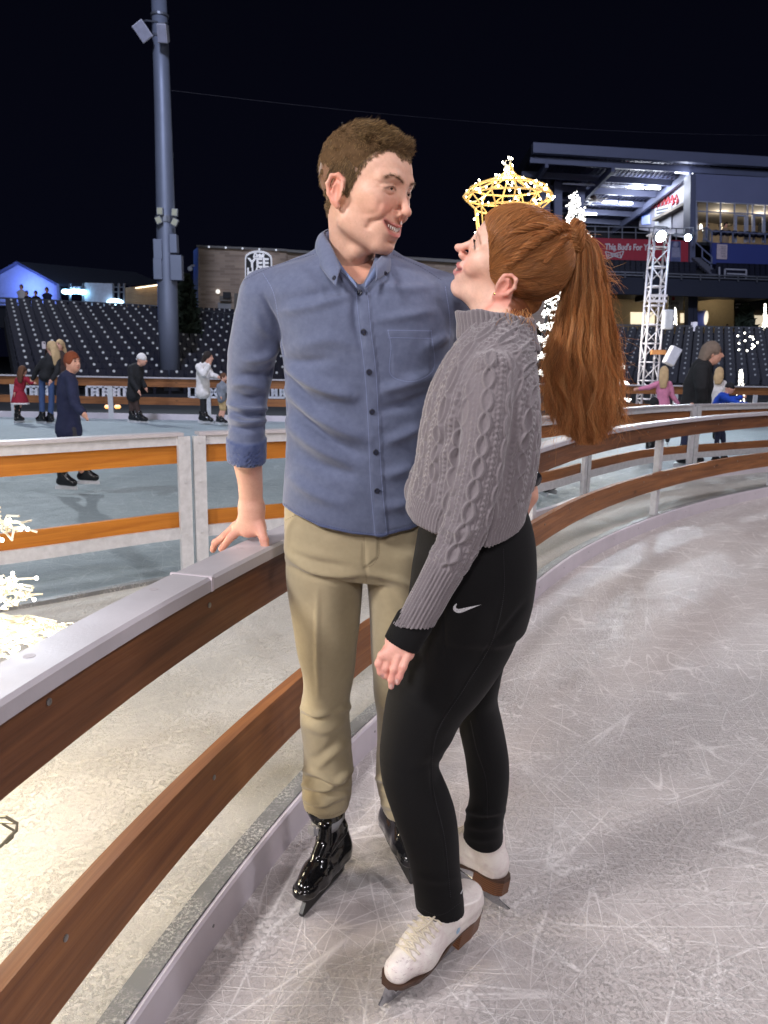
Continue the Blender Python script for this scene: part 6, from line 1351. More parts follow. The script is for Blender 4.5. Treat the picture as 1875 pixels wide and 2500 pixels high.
def shirt(P):
    t = smin(torsoL(P), chain(P, [MP(795, 652, .02), MP(715, 684, .02), MP(650, 716, .02)], [.038, .042, .048]), .05)
    t = smin(t, chain(P, [MP(938, 656, .02), MP(1018, 690, .02), MP(1080, 724, .02)], [.038, .042, .048]), .05)
    a = np.maximum(sleeveL(P), (P-cuffC) @ cuffN); t = smin(t, a, .022); t = smin(t, sleeveR(P), .02)
    t = np.maximum(t, hem_z(P)-P[:, 2])
    inn = Loft([at(602, 1090, 1.79), at(602, 1180, 1.815)], [.0355, .0355], [.038, .038], n=4)(P); t = np.maximum(t, -inn)
    nk = Loft([neckB+(0, -.01, -.020), neckB+(0, -.015, .015), neckB+(-.002, -.02, .09)], [.052, .058, .070], [.064, .082, .11], n=8, caps=.2)(P)
    vee = Loft([MP(880, 695, -.11), MP(877, 670, -.11), MP(872, 630, -.11)], [.006, .026, .055], [.09, .09, .09], n=6, caps=.1)(P)
    t = np.maximum(t, -smin(nk, vee, .008))
    under = Loft([MP(876, 1225), MP(876, 1345)], [.176, .176], [.119, .119], p=2.3, n=4)(P)
    return np.maximum(t, -under)
V, Q = sdf_mesh(shirt, (-.46, 1.5, .80), (.40, 2.02, 1.70), .0034); N = vnormals(V, Q); V = relax(V, Q, 1, .4)
folds = [([(693, 893), (730, 915), (800, 950), (860, 968)], .010, 15), ([(693, 905), (735, 960), (790, 1010)], -.007, 13), ([(690, 880), (740, 885), (800, 880)], -.004, 14), ([(705, 950), (760, 1000), (830, 1045), (890, 1070)], .010, 17), ([(700, 985), (760, 1040), (830, 1090), (880, 1110)], -.007, 15), ([(700, 1030), (770, 1085), (850, 1130)], .008, 17), ([(715, 1090), (790, 1140), (870, 1160)], -.005, 16), ([(1080, 905), (1010, 930), (930, 955)], .006, 15), ([(1060, 960), (1000, 985), (930, 1000)], -.005, 14),
         ([(690, 760), (770, 745), (860, 720)], .0035, 12), ([(700, 730), (790, 715), (870, 700)], -.003, 12), ([(890, 690), (980, 705), (1060, 700)], .003, 12), ([(870, 700), (868, 780), (885, 850)], -.004, 10), ([(1060, 760), (1000, 770), (920, 780)], .003, 12), ([(1095, 820), (1040, 850)], .005, 14), ([(680, 840), (650, 870), (600, 880)], .005, 12), ([(685, 900), (640, 920), (585, 915)], -.005, 12),
         ([(560, 985), (600, 1000), (650, 998)], .007, 8), ([(558, 1002), (600, 1016), (648, 1012)], -.006, 7), ([(560, 1020), (600, 1032), (648, 1026)], .006, 7), ([(556, 1040), (600, 1048), (646, 1044)], -.005, 7), ([(575, 960), (610, 975), (650, 965)], -.004, 9), ([(565, 940), (600, 935), (650, 950)], .004, 10), ([(665, 820), (640, 800), (620, 760)], .003, 12),
         ([(705, 1160), (760, 1200), (830, 1230)], .005, 16), ([(940, 1080), (990, 1060), (1030, 1040)], .005, 14), ([(940, 1160), (980, 1150), (1010, 1140)], .004, 14), ([(930, 1240), (970, 1235), (1010, 1220)], .003, 14), ([(640, 720), (672, 790), (690, 870)], -.0045, 5), ([(720, 850), (790, 830), (860, 840)], .003, 18), ([(735, 660), (760, 690), (800, 730)], .003, 14)]
V = V+N*(px_folds(V, N, folds)*2.1+.0011*wob(V, 38, 3)+.0007*wob(V, 95, 6))[:, None]
u_, v_ = proj(V); fz = (N @ np.array([0, -1.0, 0])) > .1
# placket: a doubled strip with a stepped edge, and the rolled cuff
pcx = np.interp(v_, [640, 700, 800, 900, 1000, 1100, 1200, 1320], [878, 884, 893, 905, 912, 917, 922, 932]); pd = u_-pcx
plk = sstep(-15.5, -13.5, pd)*sstep(17, 15, pd)*fz*sstep(688, 700, v_); V = V+N*(plk*.0026)[:, None]
gr = (np.exp(-((pd+10.5)/1.3)**2)+np.exp(-((pd-12.0)/1.3)**2))*fz*(v_ > 700); V = V-N*(gr*.0008)[:, None]
ac = np.abs((V-cuffC) @ cuffN); axv = V-cuffC; axv = axv-(axv @ cuffN)[:, None]*cuffN; cuf = sstep(.058, .055, ac)*(np.linalg.norm(V-cuffC, axis=1) < .10)*sstep(-.05, .2, (N*axv).sum(1)/(np.linalg.norm(axv, axis=1)+1e-6)); V = V+N*(cuf*.0048)[:, None]
seamh = np.exp(-(((V[:, 2]-hem_z(V))-.008)/.0022)**2); V = V-N*(seamh*.0012)[:, None]
pocket = sstep(0, 3, u_-np.interp(v_, [806, 835, 920], [946, 953, 958]))*sstep(0, 3, np.interp(v_, [806, 925], [1052, 1050])-u_)*sstep(805, 808, v_)*sstep(0, 3, np.interp(u_, [950, 1012, 1052], [918, 932, 912])-v_)*fz; V = V+N*(pocket*.0018)[:, None]
colS = np.ones((len(V), 4)); colS[:, :3] = srgb(92, 100, 126)[:3]; colS = np.concatenate([lerp3(colS[:, :3], srgb(64, 78, 122)[:3], cuf*.85), np.ones((len(V), 1))], 1)
edge = np.clip(np.exp(-(((V[:, 2]-hem_z(V))-.003)/.003)**2), 0, 1); colS[:, :3] = lerp3(colS[:, :3], srgb(66, 78, 128)[:3], edge*.6)
M_shirt = NT('oxford_cloth'); _c = M_shirt.attr('Col'); _v = M_shirt.coord('Object'); _w1 = M_shirt.n.new('ShaderNodeTexWave'); M_shirt.link(_v, _w1.inputs[0]); _w1.inputs['Scale'].default_value = 420; _w1.bands_direction = 'Z'; _w2 = M_shirt.n.new('ShaderNodeTexWave'); M_shirt.link(_v, _w2.inputs[0]); _w2.inputs['Scale'].default_value = 420; _w2.bands_direction = 'X'
_wv = M_shirt.math('MULTIPLY', _w1.outputs['Fac'], _w2.outputs['Fac']); _nz = M_shirt.noise(_v, 90, 4, .65)
M_shirt.set(col=M_shirt.mix(M_shirt.math('MULTIPLY', M_shirt.ramp(_nz, [(.3, 0.), (.75, 1.)]), .22), _c, srgb(134, 144, 168)), rough=.82, sheen=.35, spec=.25); M_shirt.p.inputs['Sheen Roughness'].default_value = .4
M_shirt.bump(M_shirt.math('ADD', M_shirt.math('MULTIPLY', _wv, .5), _nz), .25, .0012); M_shirt = M_shirt.m
shirt_o = bigmesh('shirt', V, Q, M_shirt, man, True, {'Col': colS}); DS = Drape(V, Q)
M_but = plain('button_navy', srgb(34, 38, 54), .3); M_thread = plain('thread_blue', srgb(150, 164, 206), .8); M_threadD = plain('thread_navy', srgb(36, 42, 74), .8)
def button(dr, u, v, r, par, mat, off=.0012):
    h, n = dr.hit(u, v)
    if h is None: return
    if n @ (CAMP-h) < 0: n = -n
    m = MB(); m.lathe(h+n*off, [(r*.7, -.0008), (r, 0), (r, .0012), (r*.75, .0018), (r*.55, .0012), (.0001, .0012)], 14, n); m.build('button', mat, par, True)
    t = np.cross(n, (0, 0, 1)); t /= np.linalg.norm(t); b = np.cross(n, t); m = MB(); m.bar(h+n*(off+.0016)+t*r*.3, h+n*(off+.0016)-t*r*.3, .0009); m.bar(h+n*(off+.0016)+b*r*.3, h+n*(off+.0016)-b*r*.3, .0009); m.build('button_thread', M_threadD, par)
for (u, v) in [(879, 715), (888, 810), (901, 908), (908, 1005), (917, 1104), (920, 1198)]:
    button(DS, u, v, .0062, shirt_o, M_but); m = MB(); q = DS.line([(u, v-8), (u, v+8)] if v < 1190 else [(u-2, v), (u+12, v)], 3, .0007)
    if len(q) > 1: m.tube(q, .0009, 5); m.build('buttonhole', M_threadD, shirt_o)
def stitches(dr, lines, par, mat, name, dash=3.2, r=.00042):
    m = MB()
    for pts in lines:
        P = smooth_path(pts, dash) if len(pts) > 2 else np.linspace(pts[0], pts[1], int(math.dist(pts[0], pts[1])/dash)+2)
        for i in range(0, len(P)-1, 2):
            q = dr.line([tuple(P[i]), tuple(P[i+1])], 3, .0004)
            if len(q) > 1: m.tube(q, r, 4)
    m.build(name, mat, par)
stitches(DS, [[(642, 668), (664, 705), (680, 780), (692, 870)], [(1087, 700), (1098, 780), (1094, 880)], [(947, 806), (954, 838), (957, 918), (1010, 931), (1051, 912), (1053, 806)], [(947, 824), (1052, 826)], [(948, 806), (1052, 808)], [(868, 700), (878, 800), (890, 900), (900, 1060), (906, 1200), (916, 1305)], [(895, 690), (905, 800), (917, 900), (925, 1060), (934, 1200), (944, 1302)]], shirt_o, M_thread, 'seam_stitching')
stitches(DS, [[(585, 690), (640, 662), (700, 640), (770, 620)], [(960, 622), (1020, 648), (1080, 686)], [(693, 1230), (720, 1249), (780, 1278), (860, 1296), (930, 1302), (1000, 1286), (1040, 1270)]], shirt_o, M_threadD, 'shoulder_and_hem_stitching')
# collar: a stand and two turned-down leaves with buttoned points
def ribbon_solid(A, B, th, nrm):
    """cloth band between two 3-D lines, th thick towards nrm"""
    n = len(A); V = np.vstack([A, B, A+nrm*th, B+nrm*th]); F = []
    for i in range(n-1): F += [(i, i+1, n+i+1, n+i), (2*n+i, 3*n+i, 3*n+i+1, 2*n+i+1), (i, 2*n+i, 2*n+i+1, i+1), (n+i, n+i+1, 3*n+i+1, 3*n+i)]
    return V, F+[(0, n, 3*n, 2*n), (n-1, 3*n-1, 4*n-1, 2*n-1)]
def curve3(pts, n=40):
    P = np.asarray(pts, float); d = np.concatenate([[0], np.cumsum(np.linalg.norm(np.diff(P, axis=0), axis=1))]); return catmull(P, d, np.linspace(0, d[-1], n))
top_ = curve3([MP(832, 656, -.110), MP(822, 630, -.080), MP(808, 600, -.040), MP(792, 572, .010), MP(806, 561, .070), MP(850, 560, .098), MP(900, 572, .078), MP(936, 602, .015), MP(936, 618, -.035), MP(925, 632, -.080), MP(913, 645, -.108)], 80)
fall = curve3([MP(822, 699, -.142), MP(806, 682, -.120), MP(786, 655, -.075), MP(772, 622, .006), MP(782, 606, .09), MP(850, 600, .128), MP(925, 612, .105), MP(957, 640, .02), MP(955, 655, -.045), MP(940, 671, -.100), MP(917, 686, -.138)], 80)
mid3 = (top_+fall)/2; cen = neckB+(0, -.01, .0); outv = mid3-cen; outv /= np.linalg.norm(outv, axis=1)[:, None]
rows_ = [top_, top_*.72+fall*.28+outv*.0065, top_*.4+fall*.6+outv*.0065, fall]; C_ = np.stack(rows_, 0); nC = C_.shape[1]
def grid_solid(G, th):
    a, b = G.shape[:2]; du = np.gradient(G, axis=1); dv = np.gradient(G, axis=0); Nn = np.cross(du, dv); Nn /= np.linalg.norm(Nn, axis=2, keepdims=True)+1e-12
    V = np.vstack([G.reshape(-1, 3), (G+Nn*th).reshape(-1, 3)]); o = a*b; F = []
    for i in range(a-1):
        for j in range(b-1): p = i*b+j; F += [(p, p+1, p+b+1, p+b), (o+p, o+p+b, o+p+b+1, o+p+1)]
    for j in range(b-1): F += [(j, o+j, o+j+1, j+1), ((a-1)*b+j, (a-1)*b+j+1, o+(a-1)*b+j+1, o+(a-1)*b+j)]
    for i in range(a-1): F += [(i*b, (i+1)*b, o+(i+1)*b, o+i*b), (i*b+b-1, o+i*b+b-1, o+(i+1)*b+b-1, (i+1)*b+b-1)]
    return V, F
tt = np.linspace(0, 1, 10); G = np.stack([catmull(C_, np.array([0, .28, .6, 1.0]), np.array([t])).reshape(nC, 3) for t in tt], 0)
v_, f_ = grid_solid(G, .0022); cs = np.ones((len(v_), 4)); cs[:, :3] = srgb(96, 105, 132)[:3]; collar = bigmesh('collar', v_, f_, M_shirt, shirt_o, True, {'Col': cs})
low = curve3([MP(876, 706, -.122), MP(852, 680, -.108), MP(806, 632, -.045), MP(790, 600, .01), MP(806, 590, .065), MP(850, 588, .09), MP(905, 600, .072), MP(940, 628, .015), MP(938, 645, -.04), MP(922, 672, -.100), MP(890, 706, -.122)], 80)
tl = curve3([MP(868, 690, -.120), MP(846, 664, -.104), MP(812, 610, -.045), MP(794, 574, .010), MP(806, 563, .068), MP(850, 562, .096), MP(900, 574, .076), MP(934, 604, .015), MP(935, 620, -.035), MP(916, 650, -.098), MP(892, 690, -.120)], 80); v_, f_ = grid_solid(np.stack([tl*.985+cen*.015, low*.5+tl*.5, low], 0), .0018); cs = np.ones((len(v_), 4)); cs[:, :3] = srgb(112, 128, 168)[:3]; bigmesh('collar_stand', v_, f_, M_shirt, shirt_o, True, {'Col': cs})
DCl = Drape(np.vstack([G.reshape(-1, 3)]), [(i*nC+j, i*nC+j+1, (i+1)*nC+j+1, (i+1)*nC+j) for i in range(9) for j in range(nC-1)])
for (u, v) in [(818, 680), (938, 668)]: button(DCl, u, v, .0048, collar, M_but, .003)
# ------------------------------------------------------------------ trousers
_yt = lambda v: yM(v)
hipsL = rowloft([(1215, 698, 1054), (1245, 696, 1055), (1300, 695, 1060), (1360, 698, 1056), (1385, 701, 1046)], [.108, .111, .114, .112, .10], n=20, p=2.3, caps=.12)
legA = rowloft([(1330, 697, 872), (1400, 699, 886), (1450, 704, 885), (1500, 712, 880), (1560, 721, 873), (1640, 737, 866), (1690, 740, 855), (1735, 733, 852), (1800, 738, 857), (1880, 742, 861), (1940, 738, 856), (1985, 748, 849), (2040, 752, 846), (2110, 752, 846)], [.105, .102, .097, .092, .088, .08, .077, .078, .075, .073, .072, .066, .064, .064], n=60)
legB = rowloft([(1330, 905, 1050), (1400, 895, 1046), (1450, 898, 1044), (1500, 903, 1040), (1600, 906, 1030), (1690, 913, 1024), (1740, 920, 1020), (1830, 920, 1020), (1900, 918, 1016), (1950, 930, 1010), (2005, 944, 1006), (2050, 946, 1004), (2120, 946, 1004)], [.105, .102, .097, .092, .085, .079, .078, .075, .073, .071, .066, .064, .064], n=60, yf=lambda v: yM(v)+.06*sstep(1500, 1950, v))
zA, zB = at(800, 1996, 1.80)[2], at(975, 1996, 1.87)[2]
def trousers(P):
    l = np.maximum(legA(P), zA-P[:, 2]); r = np.maximum(legB(P), zB-P[:, 2])
    d = smin(np.minimum(l, r), hipsL(P), .016)
    for a, b in ((MP(800, 1990), MP(800, 2040)), (at(975, 1990, 1.92), at(975, 2040, 1.92))): d = np.maximum(d, -Loft([a, b], [.046, .046], [.058, .058], n=4)(P))
    return d
V, Q = sdf_mesh(trousers, (-.30, 1.66, .10), (.14, 2.06, 1.08), .0036); N = vnormals(V, Q)
fT = [([(700, 1360), (760, 1395), (830, 1405), (886, 1403)], .006, 9), ([(700, 1380), (780, 1412), (870, 1416)], -.004, 9), ([(700, 1345), (770, 1372), (850, 1385)], -.004, 10), ([(895, 1402), (960, 1412), (1020, 1440)], .005, 10), ([(890, 1402), (940, 1430), (980, 1480)], -.003, 12), ([(775, 1440), (774, 1550), (778, 1700)], .0035, 7), ([(735, 1728), (770, 1745), (820, 1740)], .008, 8), ([(732, 1742), (775, 1758), (826, 1730)], -.006, 8), ([(826, 1735), (850, 1725), (856, 1712)], .005, 8), ([(742, 1770), (790, 1785), (840, 1760)], .004, 10),
      ([(740, 1878), (780, 1890), (815, 1908), (858, 1876)], .009, 8), ([(738, 1896), (780, 1908), (835, 1920), (862, 1900)], -.008, 7), ([(737, 1915), (790, 1925), (850, 1908)], .008, 7), ([(742, 1930), (790, 1942), (855, 1928)], -.007, 7), ([(742, 1946), (780, 1966), (805, 1962)], .007, 7), ([(745, 1962), (790, 1978), (850, 1950)], -.005, 7), ([(770, 1880), (800, 1850), (848, 1820)], .004, 10), ([(745, 1860), (790, 1840), (830, 1800)], -.004, 12),
      ([(918, 1898), (950, 1905), (985, 1915)], .008, 8), ([(920, 1915), (950, 1925), (990, 1930)], -.007, 8), ([(925, 1715), (950, 1730), (990, 1735)], .005, 10), ([(930, 1960), (960, 1970), (990, 1965)], .005, 8), ([(890, 1330), (892, 1380), (894, 1402)], -.003, 5), ([(720, 1260), (705, 1290), (700, 1330)], .003, 6)]
V = V+N*(px_folds(V, N, fT)*1.5+.0014*wob(V, 30, 2)+.0010*wob(V, 80, 5)*sstep(.55, .3, V[:, 2]))[:, None]
u_, v_ = proj(V); fly = sstep(888, 890, u_)*sstep(0, 3, np.interp(v_, [1290, 1360, 1385], [924, 922, 890])-u_)*(v_ < 1386)*(N[:, 1] < -.2); V = V+N*(fly*.0022)[:, None]
M_khaki = NT('khaki_twill'); _v = M_khaki.coord('Object'); _w = M_khaki.n.new('ShaderNodeTexWave'); M_khaki.link(M_khaki.coord('Object', rot=(0, .8, 0)), _w.inputs[0]); _w.inputs['Scale'].default_value = 260; _n = M_khaki.noise(_v, 70, 4, .6); _n2 = M_khaki.noise(_v, 9, 3)
M_khaki.set(col=M_khaki.mix(M_khaki.math('ADD', M_khaki.math('MULTIPLY', _n, .5), M_khaki.math('MULTIPLY', _n2, .5)), srgb(150, 137, 108), srgb(180, 166, 135)), rough=.8, sheen=.25, spec=.25); M_khaki.bump(M_khaki.math('ADD', M_khaki.math('MULTIPLY', _w.outputs['Fac'], .4), _n), .22, .0012); M_khaki = M_khaki.m
tro = bigmesh('trousers', V, Q, M_khaki, man, True); DT = Drape(V, Q)
stitches(DT, [[(889, 1312), (891, 1380)], [(925, 1312), (923, 1360), (905, 1382), (891, 1385)], [(697, 1270), (712, 1262), (722, 1258)]], tro, plain('thread_tan', srgb(104, 88, 60), .8), 'fly_stitching', 3.0)
stitches(DT, [[(893, 1404), (902, 1500), (906, 1640), (914, 1720), (920, 1800)], [(752, 1984), (800, 1992), (846, 1976)]], tro, plain('thread_tan', srgb(104, 88, 60), .8), 'inseam_and_hem_stitching', 2.5)
# ------------------------------------------------------------------ watch and rental skates
wt = MB(); c = LW[1]; ax = LW[1]-LW[0]; ax /= np.linalg.norm(ax); wt.lathe(c, [(.0315, -.011), (.034, -.006), (.034, .006), (.0315, .011)], 20, ax); wo = wt.build('watch', plain('watch_black', srgb(22, 22, 24), .3), man, True)
wt = MB(); dd = np.array([.55, -.8, 0]); wt.lathe(c+dd*.033, [(.017, -.003), (.018, .002), (.016, .006), (.001, .0065)], 18, dd); wt.build('watch_face', plain('watch_glass', srgb(40, 42, 48), .08), wo, True)
M_plastic = NT('glossy_black_plastic'); _v = M_plastic.coord('Object'); M_plastic.set(col=(.008, .008, .009, 1), rough=M_plastic.math('ADD', .06, M_plastic.math('MULTIPLY', M_plastic.noise(_v, 40, 4), .16)), coat=.6); M_plastic.bump(M_plastic.noise(_v, 60, 3), .12, .002); M_plastic = M_plastic.m
M_strap = plain('grey_strap', srgb(148, 148, 152), .45, bump=.3, bscale=300); M_holder = plain('blade_holder', srgb(18, 18, 18), .4); M_blade = plain('skate_steel', srgb(196, 198, 204), .22, .95, scale=30)
def rental(heel, toe, ankle, tilt, label=None, strap=True):
    """hard-shell rental skate: heel and toe are the blade ends on the ice"""
    heel = np.asarray(heel, float); toe = np.asarray(toe, float); f = toe-heel; Lb = np.linalg.norm(f); R = axes(f); s = Lb/.30; O = (heel+toe)/2
    R = R @ np.array(Matrix.Rotation(tilt, 3, 'Y')); loc = lambda P: ((P-O) @ R)/s; an = loc(np.asarray([ankle]))[0]
    def shell(P):
        L = loc(P); d = chain(L, [(0, -.085, .105), (0, -.02, .100), (0, .06, .094), (0, .115, .088)], [.041, .043, .044, .036], .02)
        d = smin(d, Loft([(0, -.085, .10), (0, -.075, .16), (an[0]*.5, -.06+an[1]*.0, .225), (an[0], -.052, .275)], [.042, .043, .044, .047], [.050, .050, .053, .055], ref=(0, 1, 0), n=14)(L), .03)
        d = smin(d, chain(L, [(0, -.03, .165), (0, .03, .128), (0, .09, .104)], [.030, .030, .026]), .02)
        d = np.minimum(d, chain(L, [(0, -.012, .225), (0, .004, .175), (0, .040, .146), (0, .070, .128)], [.021, .024, .023, .014])); d = np.minimum(d, np.maximum(chain(L, [(0, -.09, .108), (0, .0, .100), (0, .118, .090)], [.046, .047, .040]), L[:, 2]-.094)+.0)
        d = np.maximum(d, .063-L[:, 2]); d = np.maximum(d, L[:, 2]-.262)
        cuffz = smax(L[:, 2]*0+(.155-L[:, 2]-.35*(L[:, 1]+.02)), -9, .01); d = d-.003*sstep(.004, -.004, cuffz)*sstep(.03, .0, L[:, 1])
        rim = np.exp(-((L[:, 2]-.074)/.007)**2); return (d-.004*rim)*s
    V, Q = sdf_mesh(shell, O+np.array([-.24, -.24, 0]), O+np.array([.24, .24, .32]), .0034); b = bigmesh('skate', V, Q, M_plastic, man, True)
    if label: b['label'] = label
    W = lambda p: O+s*(R @ np.asarray(p, float)); W0s = lambda P: O+s*(P @ R.T); m = MB()
    pr = [(.118, .066), (.128, .045), (.150, .020), (.148, .010), (-.10, .012), (-.115, .030), (-.112, .066)]; m.prism([W((.007, y, z)) for y, z in pr], W((-.014, 0, 0))-W((0, 0, 0))); m.build('blade_holder', M_holder, b)
    m = MB(); pr = [(-.118, .0125), (.140, .0125), (.150, .010), (.138, .001), (.05, .0), (-.09, .0), (-.118, .004)]; m.prism([W((.0018, y, z)) for y, z in pr], W((-.0036, 0, 0))-W((0, 0, 0))); m.build('blade', M_blade, b)
    A0 = W((an[0]*.45, -.0585, .216)); RG = np.array([[[an[0]*.45+a_*math.sin(q), -.0585+b_*math.cos(q), .216+z] for q in np.linspace(0, 2*PI, 33)] for a_, b_, z in ((.042, .060, -.013), (.0495, .0705, -.0125), (.0500, .0712, 0), (.0495, .0705, .0125), (.042, .060, .013))]); o = bigmesh('ankle_strap', W0s(RG.reshape(-1, 3)), [(i*33+j, i*33+j+1, (i+1)*33+j+1, (i+1)*33+j) for i in range(4) for j in range(32)], M_strap, b, True)
    m = MB(); c = A0+(R @ np.array([.012, .0695, .0]))*s; m.box(c, (.040*s, .010, .026*s), R=R); m.box(c+R @ np.array([.0, .005, 0])*s, (.018*s, .010, .030*s), R=R); m.build('buckle', plain('buckle_grey', srgb(164, 164, 168), .35), o, bevel=.0015)
    m = MB()
    for z, y in ((.150, .016), (.140, .032)): m.tube([W((.030*math.sin(a)*1.1, y+.012*math.cos(a)-.004, z+.006)) for a in np.linspace(-1.3, 1.3, 9)], .0014, 5)
    m.build('shell_ribs', M_holder, b, True); return b
rental(atz(852, 2112, .0), atz(735, 2245, .0), MP(800, 2010), .06, 'glossy black rental skate with grey ankle strap, beside the kerb')
rental(atz(935, 2035, .0), atz(1005, 2165, .0), at(975, 2018, 1.92), -.10, 'glossy black rental skate half hidden by her leg')
# ================================================================== the woman
woman = empty('person', (.2, 1.55, 0), 'red-haired woman with long ponytail, grey cable-knit sweater and black leggings, gazing up', 'person')
SW = 0.91; HY = 1.60
LANDW = dict(earL=(-.080, -.008, .002), eyeL=(-.040, .086, .031), nose=(0, .126, -.008), chin=(0, .096, -.082), mouthL=(-.029, .088, -.033), brow=(0, .102, .048), hairline=(0, .078, .095))
RW, OW = fit_head(LANDW, dict(earL=(1232, 697), eyeL=(1164, 604), nose=(1113, 608), chin=(1096, 688), mouthL=(1131, 661), brow=(1164, 570), hairline=(1211, 519)), HY, SW, (math.radians(30), 0, math.radians(90), .22, 1.56))
def toW(P): return ((P-OW) @ RW)/SW
def ofW(L): return (np.asarray(L, float)*SW) @ RW.T+OW
nB = at(1218, 860, 1.53); nT = ofW((0, -.030, -.045))
def woman_skin(P):
    d = head_sdf(toW(P), smile=.35, fem=1.0)*SW
    nk = Loft([nT+(0, 0, .02), nT*.5+nB*.5, nB], [.044, .046, .050], [.050, .050, .055], ref=(-1, 0, 0), n=12)(P); d = smin(d, nk, .02)
    return smin(d, cone(P, ofW((0, .040, -.080)), nT*.5+nB*.5+np.array([-.030, 0, -.01]), .012, .014), .03)
def hairline_w(L):
    y = L[:, 1]; return L[:, 2]-np.interp(y, [-.12, -.085, -.060, -.034, -.026, .004, .010, .026, .040, .052, .064, .080, .1], [-.060, -.062, -.055, -.028, .020, .030, -.006, .000, .022, .048, .066, .0765, .080])
V, Q = sdf_mesh(woman_skin, OW-.22, OW+.2, .0016); L = toW(V); N = vnormals(V, Q)
hm = sstep(-.008, .008, hairline_w(L)+.004*wob(L, 260, 3))*(L[:, 2] > np.where(L[:, 1] > -.05, -.035, -.075)); hm[(np.abs(L[:, 0]) > .0765) & (L[:, 1] > -.03) & (L[:, 1] < .012) & (L[:, 2] < .036)] = 0
colW = skin_colour(L, srgb(234, 192, 172), srgb(176, 84, 92)[:3], srgb(118, 72, 48)[:3], srgb(224, 142, 126)[:3], fem=1.0, scalp=srgb(110, 62, 34)[:3], hairmask=hm)
parts = [(V, Q, colW)]
HA = lambda u, v, y=1.36: at(u, v, y)
def hand_w(P):
    d = Loft([HA(1000, 1535, 1.372), HA(985, 1562, 1.368), HA(975, 1580, 1.366)], [.029, .030, .031], [.019, .017, .015], ref=(-.35, -1, 0), n=8)(P)
    for a, b in [((972, 1576), (934, 1600)), ((976, 1580), (952, 1604)), ((984, 1582), (973, 1605)), ((994, 1584), (994, 1602))]: d = smin(d, cone(P, HA(*a, 1.366), HA(*b, 1.358), .0140, .0092), .010)
    for pts, r in [([HA(933, 1599, 1.362), HA(925, 1620, 1.358), HA(930, 1640, 1.360), HA(938, 1651, 1.366)], [.0084, .0078, .0070, .0058]),
                   ([HA(951, 1604, 1.358), HA(942, 1630, 1.356), HA(946, 1648, 1.361), HA(951, 1658, 1.367)], [.0082, .0074, .0068, .0056]),
                   ([HA(972, 1604, 1.352), HA(962, 1634, 1.346), HA(956, 1660, 1.347), HA(955, 1676, 1.352)], [.0082, .0074, .0066, .0056]),
                   ([HA(994, 1602, 1.352), HA(984, 1628, 1.345), HA(975, 1652, 1.344), HA(970, 1666, 1.348)], [.0080, .0070, .0062, .0052]),
                   ([HA(955, 1576, 1.40), HA(938, 1598, 1.405), HA(934, 1622, 1.40)], [.0125, .0098, .0075])]: d = smin(d, finger(P, pts, r), .0028)
    return d
v_, q_ = sdf_mesh(hand_w, HA(900, 1700)-.05, HA(1040, 1500)+.07, .0015); u_, w_ = proj(v_); n_ = vnormals(v_, q_)
red = np.clip(.5+.5*wob(v_, 150, 6), 0, 1)*.35+.35*sstep(1600, 1650, w_); c_ = lerp3(np.tile(np.array(srgb(232, 178, 160)[:3]), (len(v_), 1)), srgb(214, 136, 126)[:3], red)
for (cu, cv) in [(955, 1675), (968, 1664), (934, 1650)]: c_ = lerp3(c_, srgb(240, 206, 200)[:3], np.exp(-((u_-cu)**2/22+(w_-cv)**2/30)**2)*(n_[:, 1] < 0)*.8)
parts.append((v_, q_, np.concatenate([c_, np.ones((len(v_), 1))], 1)))
def core_w(P):
    d = Loft([nB+(0, 0, .02), at(1215, 900, 1.51), at(1190, 1100, 1.50), at(1150, 1300, 1.52), at(1190, 1420, 1.55)], [.05, .09, .09, .09, .1], [.05, .07, .07, .07, .08], ref=(-1, 0, 0), n=12)(P)
    d = smin(d, chain(P, [at(1195, 910, 1.42), at(1150, 1250, 1.40), HA(1000, 1540, 1.372)], [.032, .028, .022]), .03)
    for c in ([at(1150, 1400, 1.50), at(1005, 1850, 1.52), at(1085, 2180, 1.545)], [at(1185, 1420, 1.58), at(1170, 1700, 1.65), at(1179, 2050, 1.69)]): d = smin(d, chain(P, c, [.034, .024, .022]), .03)
    return d
v_, q_ = sdf_mesh(core_w, (-.05, 1.25, .03), (.50, 1.85, 1.5), .012); parts.append((v_, q_, np.tile(np.array(srgb(232, 178, 160)), (len(v_), 1))))
VV, QQ, CC, n = [], [], [], 0
for a, b, c in parts: VV.append(a); QQ.append(b+n); n += len(a); CC.append(c)
bigmesh('body', np.vstack(VV), np.vstack(QQ), M_skin, woman, True, {'Col': np.vstack(CC)})
face_bits(ofW, SW, woman, plain('iris_blue', srgb(74, 88, 104), .2), look=(-.05, .97, .1), nt_=3, tb_=.0028)
tb = BVHTree.FromPolygons([Vector(a) for a in V], [tuple(int(i) for i in q) for q in Q])
# lashes and brows
pa = []
for s in (1, -1):
    for k in range(46):
        t = k/45; p = np.array([s*np.interp(t, [0, .3, .65, 1], [.019, .025, .034, .0465]), np.interp(t, [0, .3, .65, 1], [.0885, .0925, .0925, .0835]), np.interp(t, [0, .3, .65, 1], [.0305, .0330, .0332, .0290])]); o = np.array([s*(.2+.7*t), 1-.35*t, .45]); o /= np.linalg.norm(o); l_ = .0075*(.7+.5*t)
        pa.append([ofW(p), ofW(p+o*l_*.55), ofW(p+o*l_+np.array([0, 0, .0028]))])
v_, q_, r_, t_ = tube_strands(np.array(pa), .0004*np.ones(len(pa)), .00012*np.ones(len(pa))); bigmesh('eyelashes', v_, q_, plain('mascara', (.012, .009, .008), .5), woman, True)
er = MB(); er.ball(ofW((-.0805, .003, -.0235)), .0036, 12); er.build('earring', plain('gold', srgb(226, 190, 120), .2, .9), woman, True)
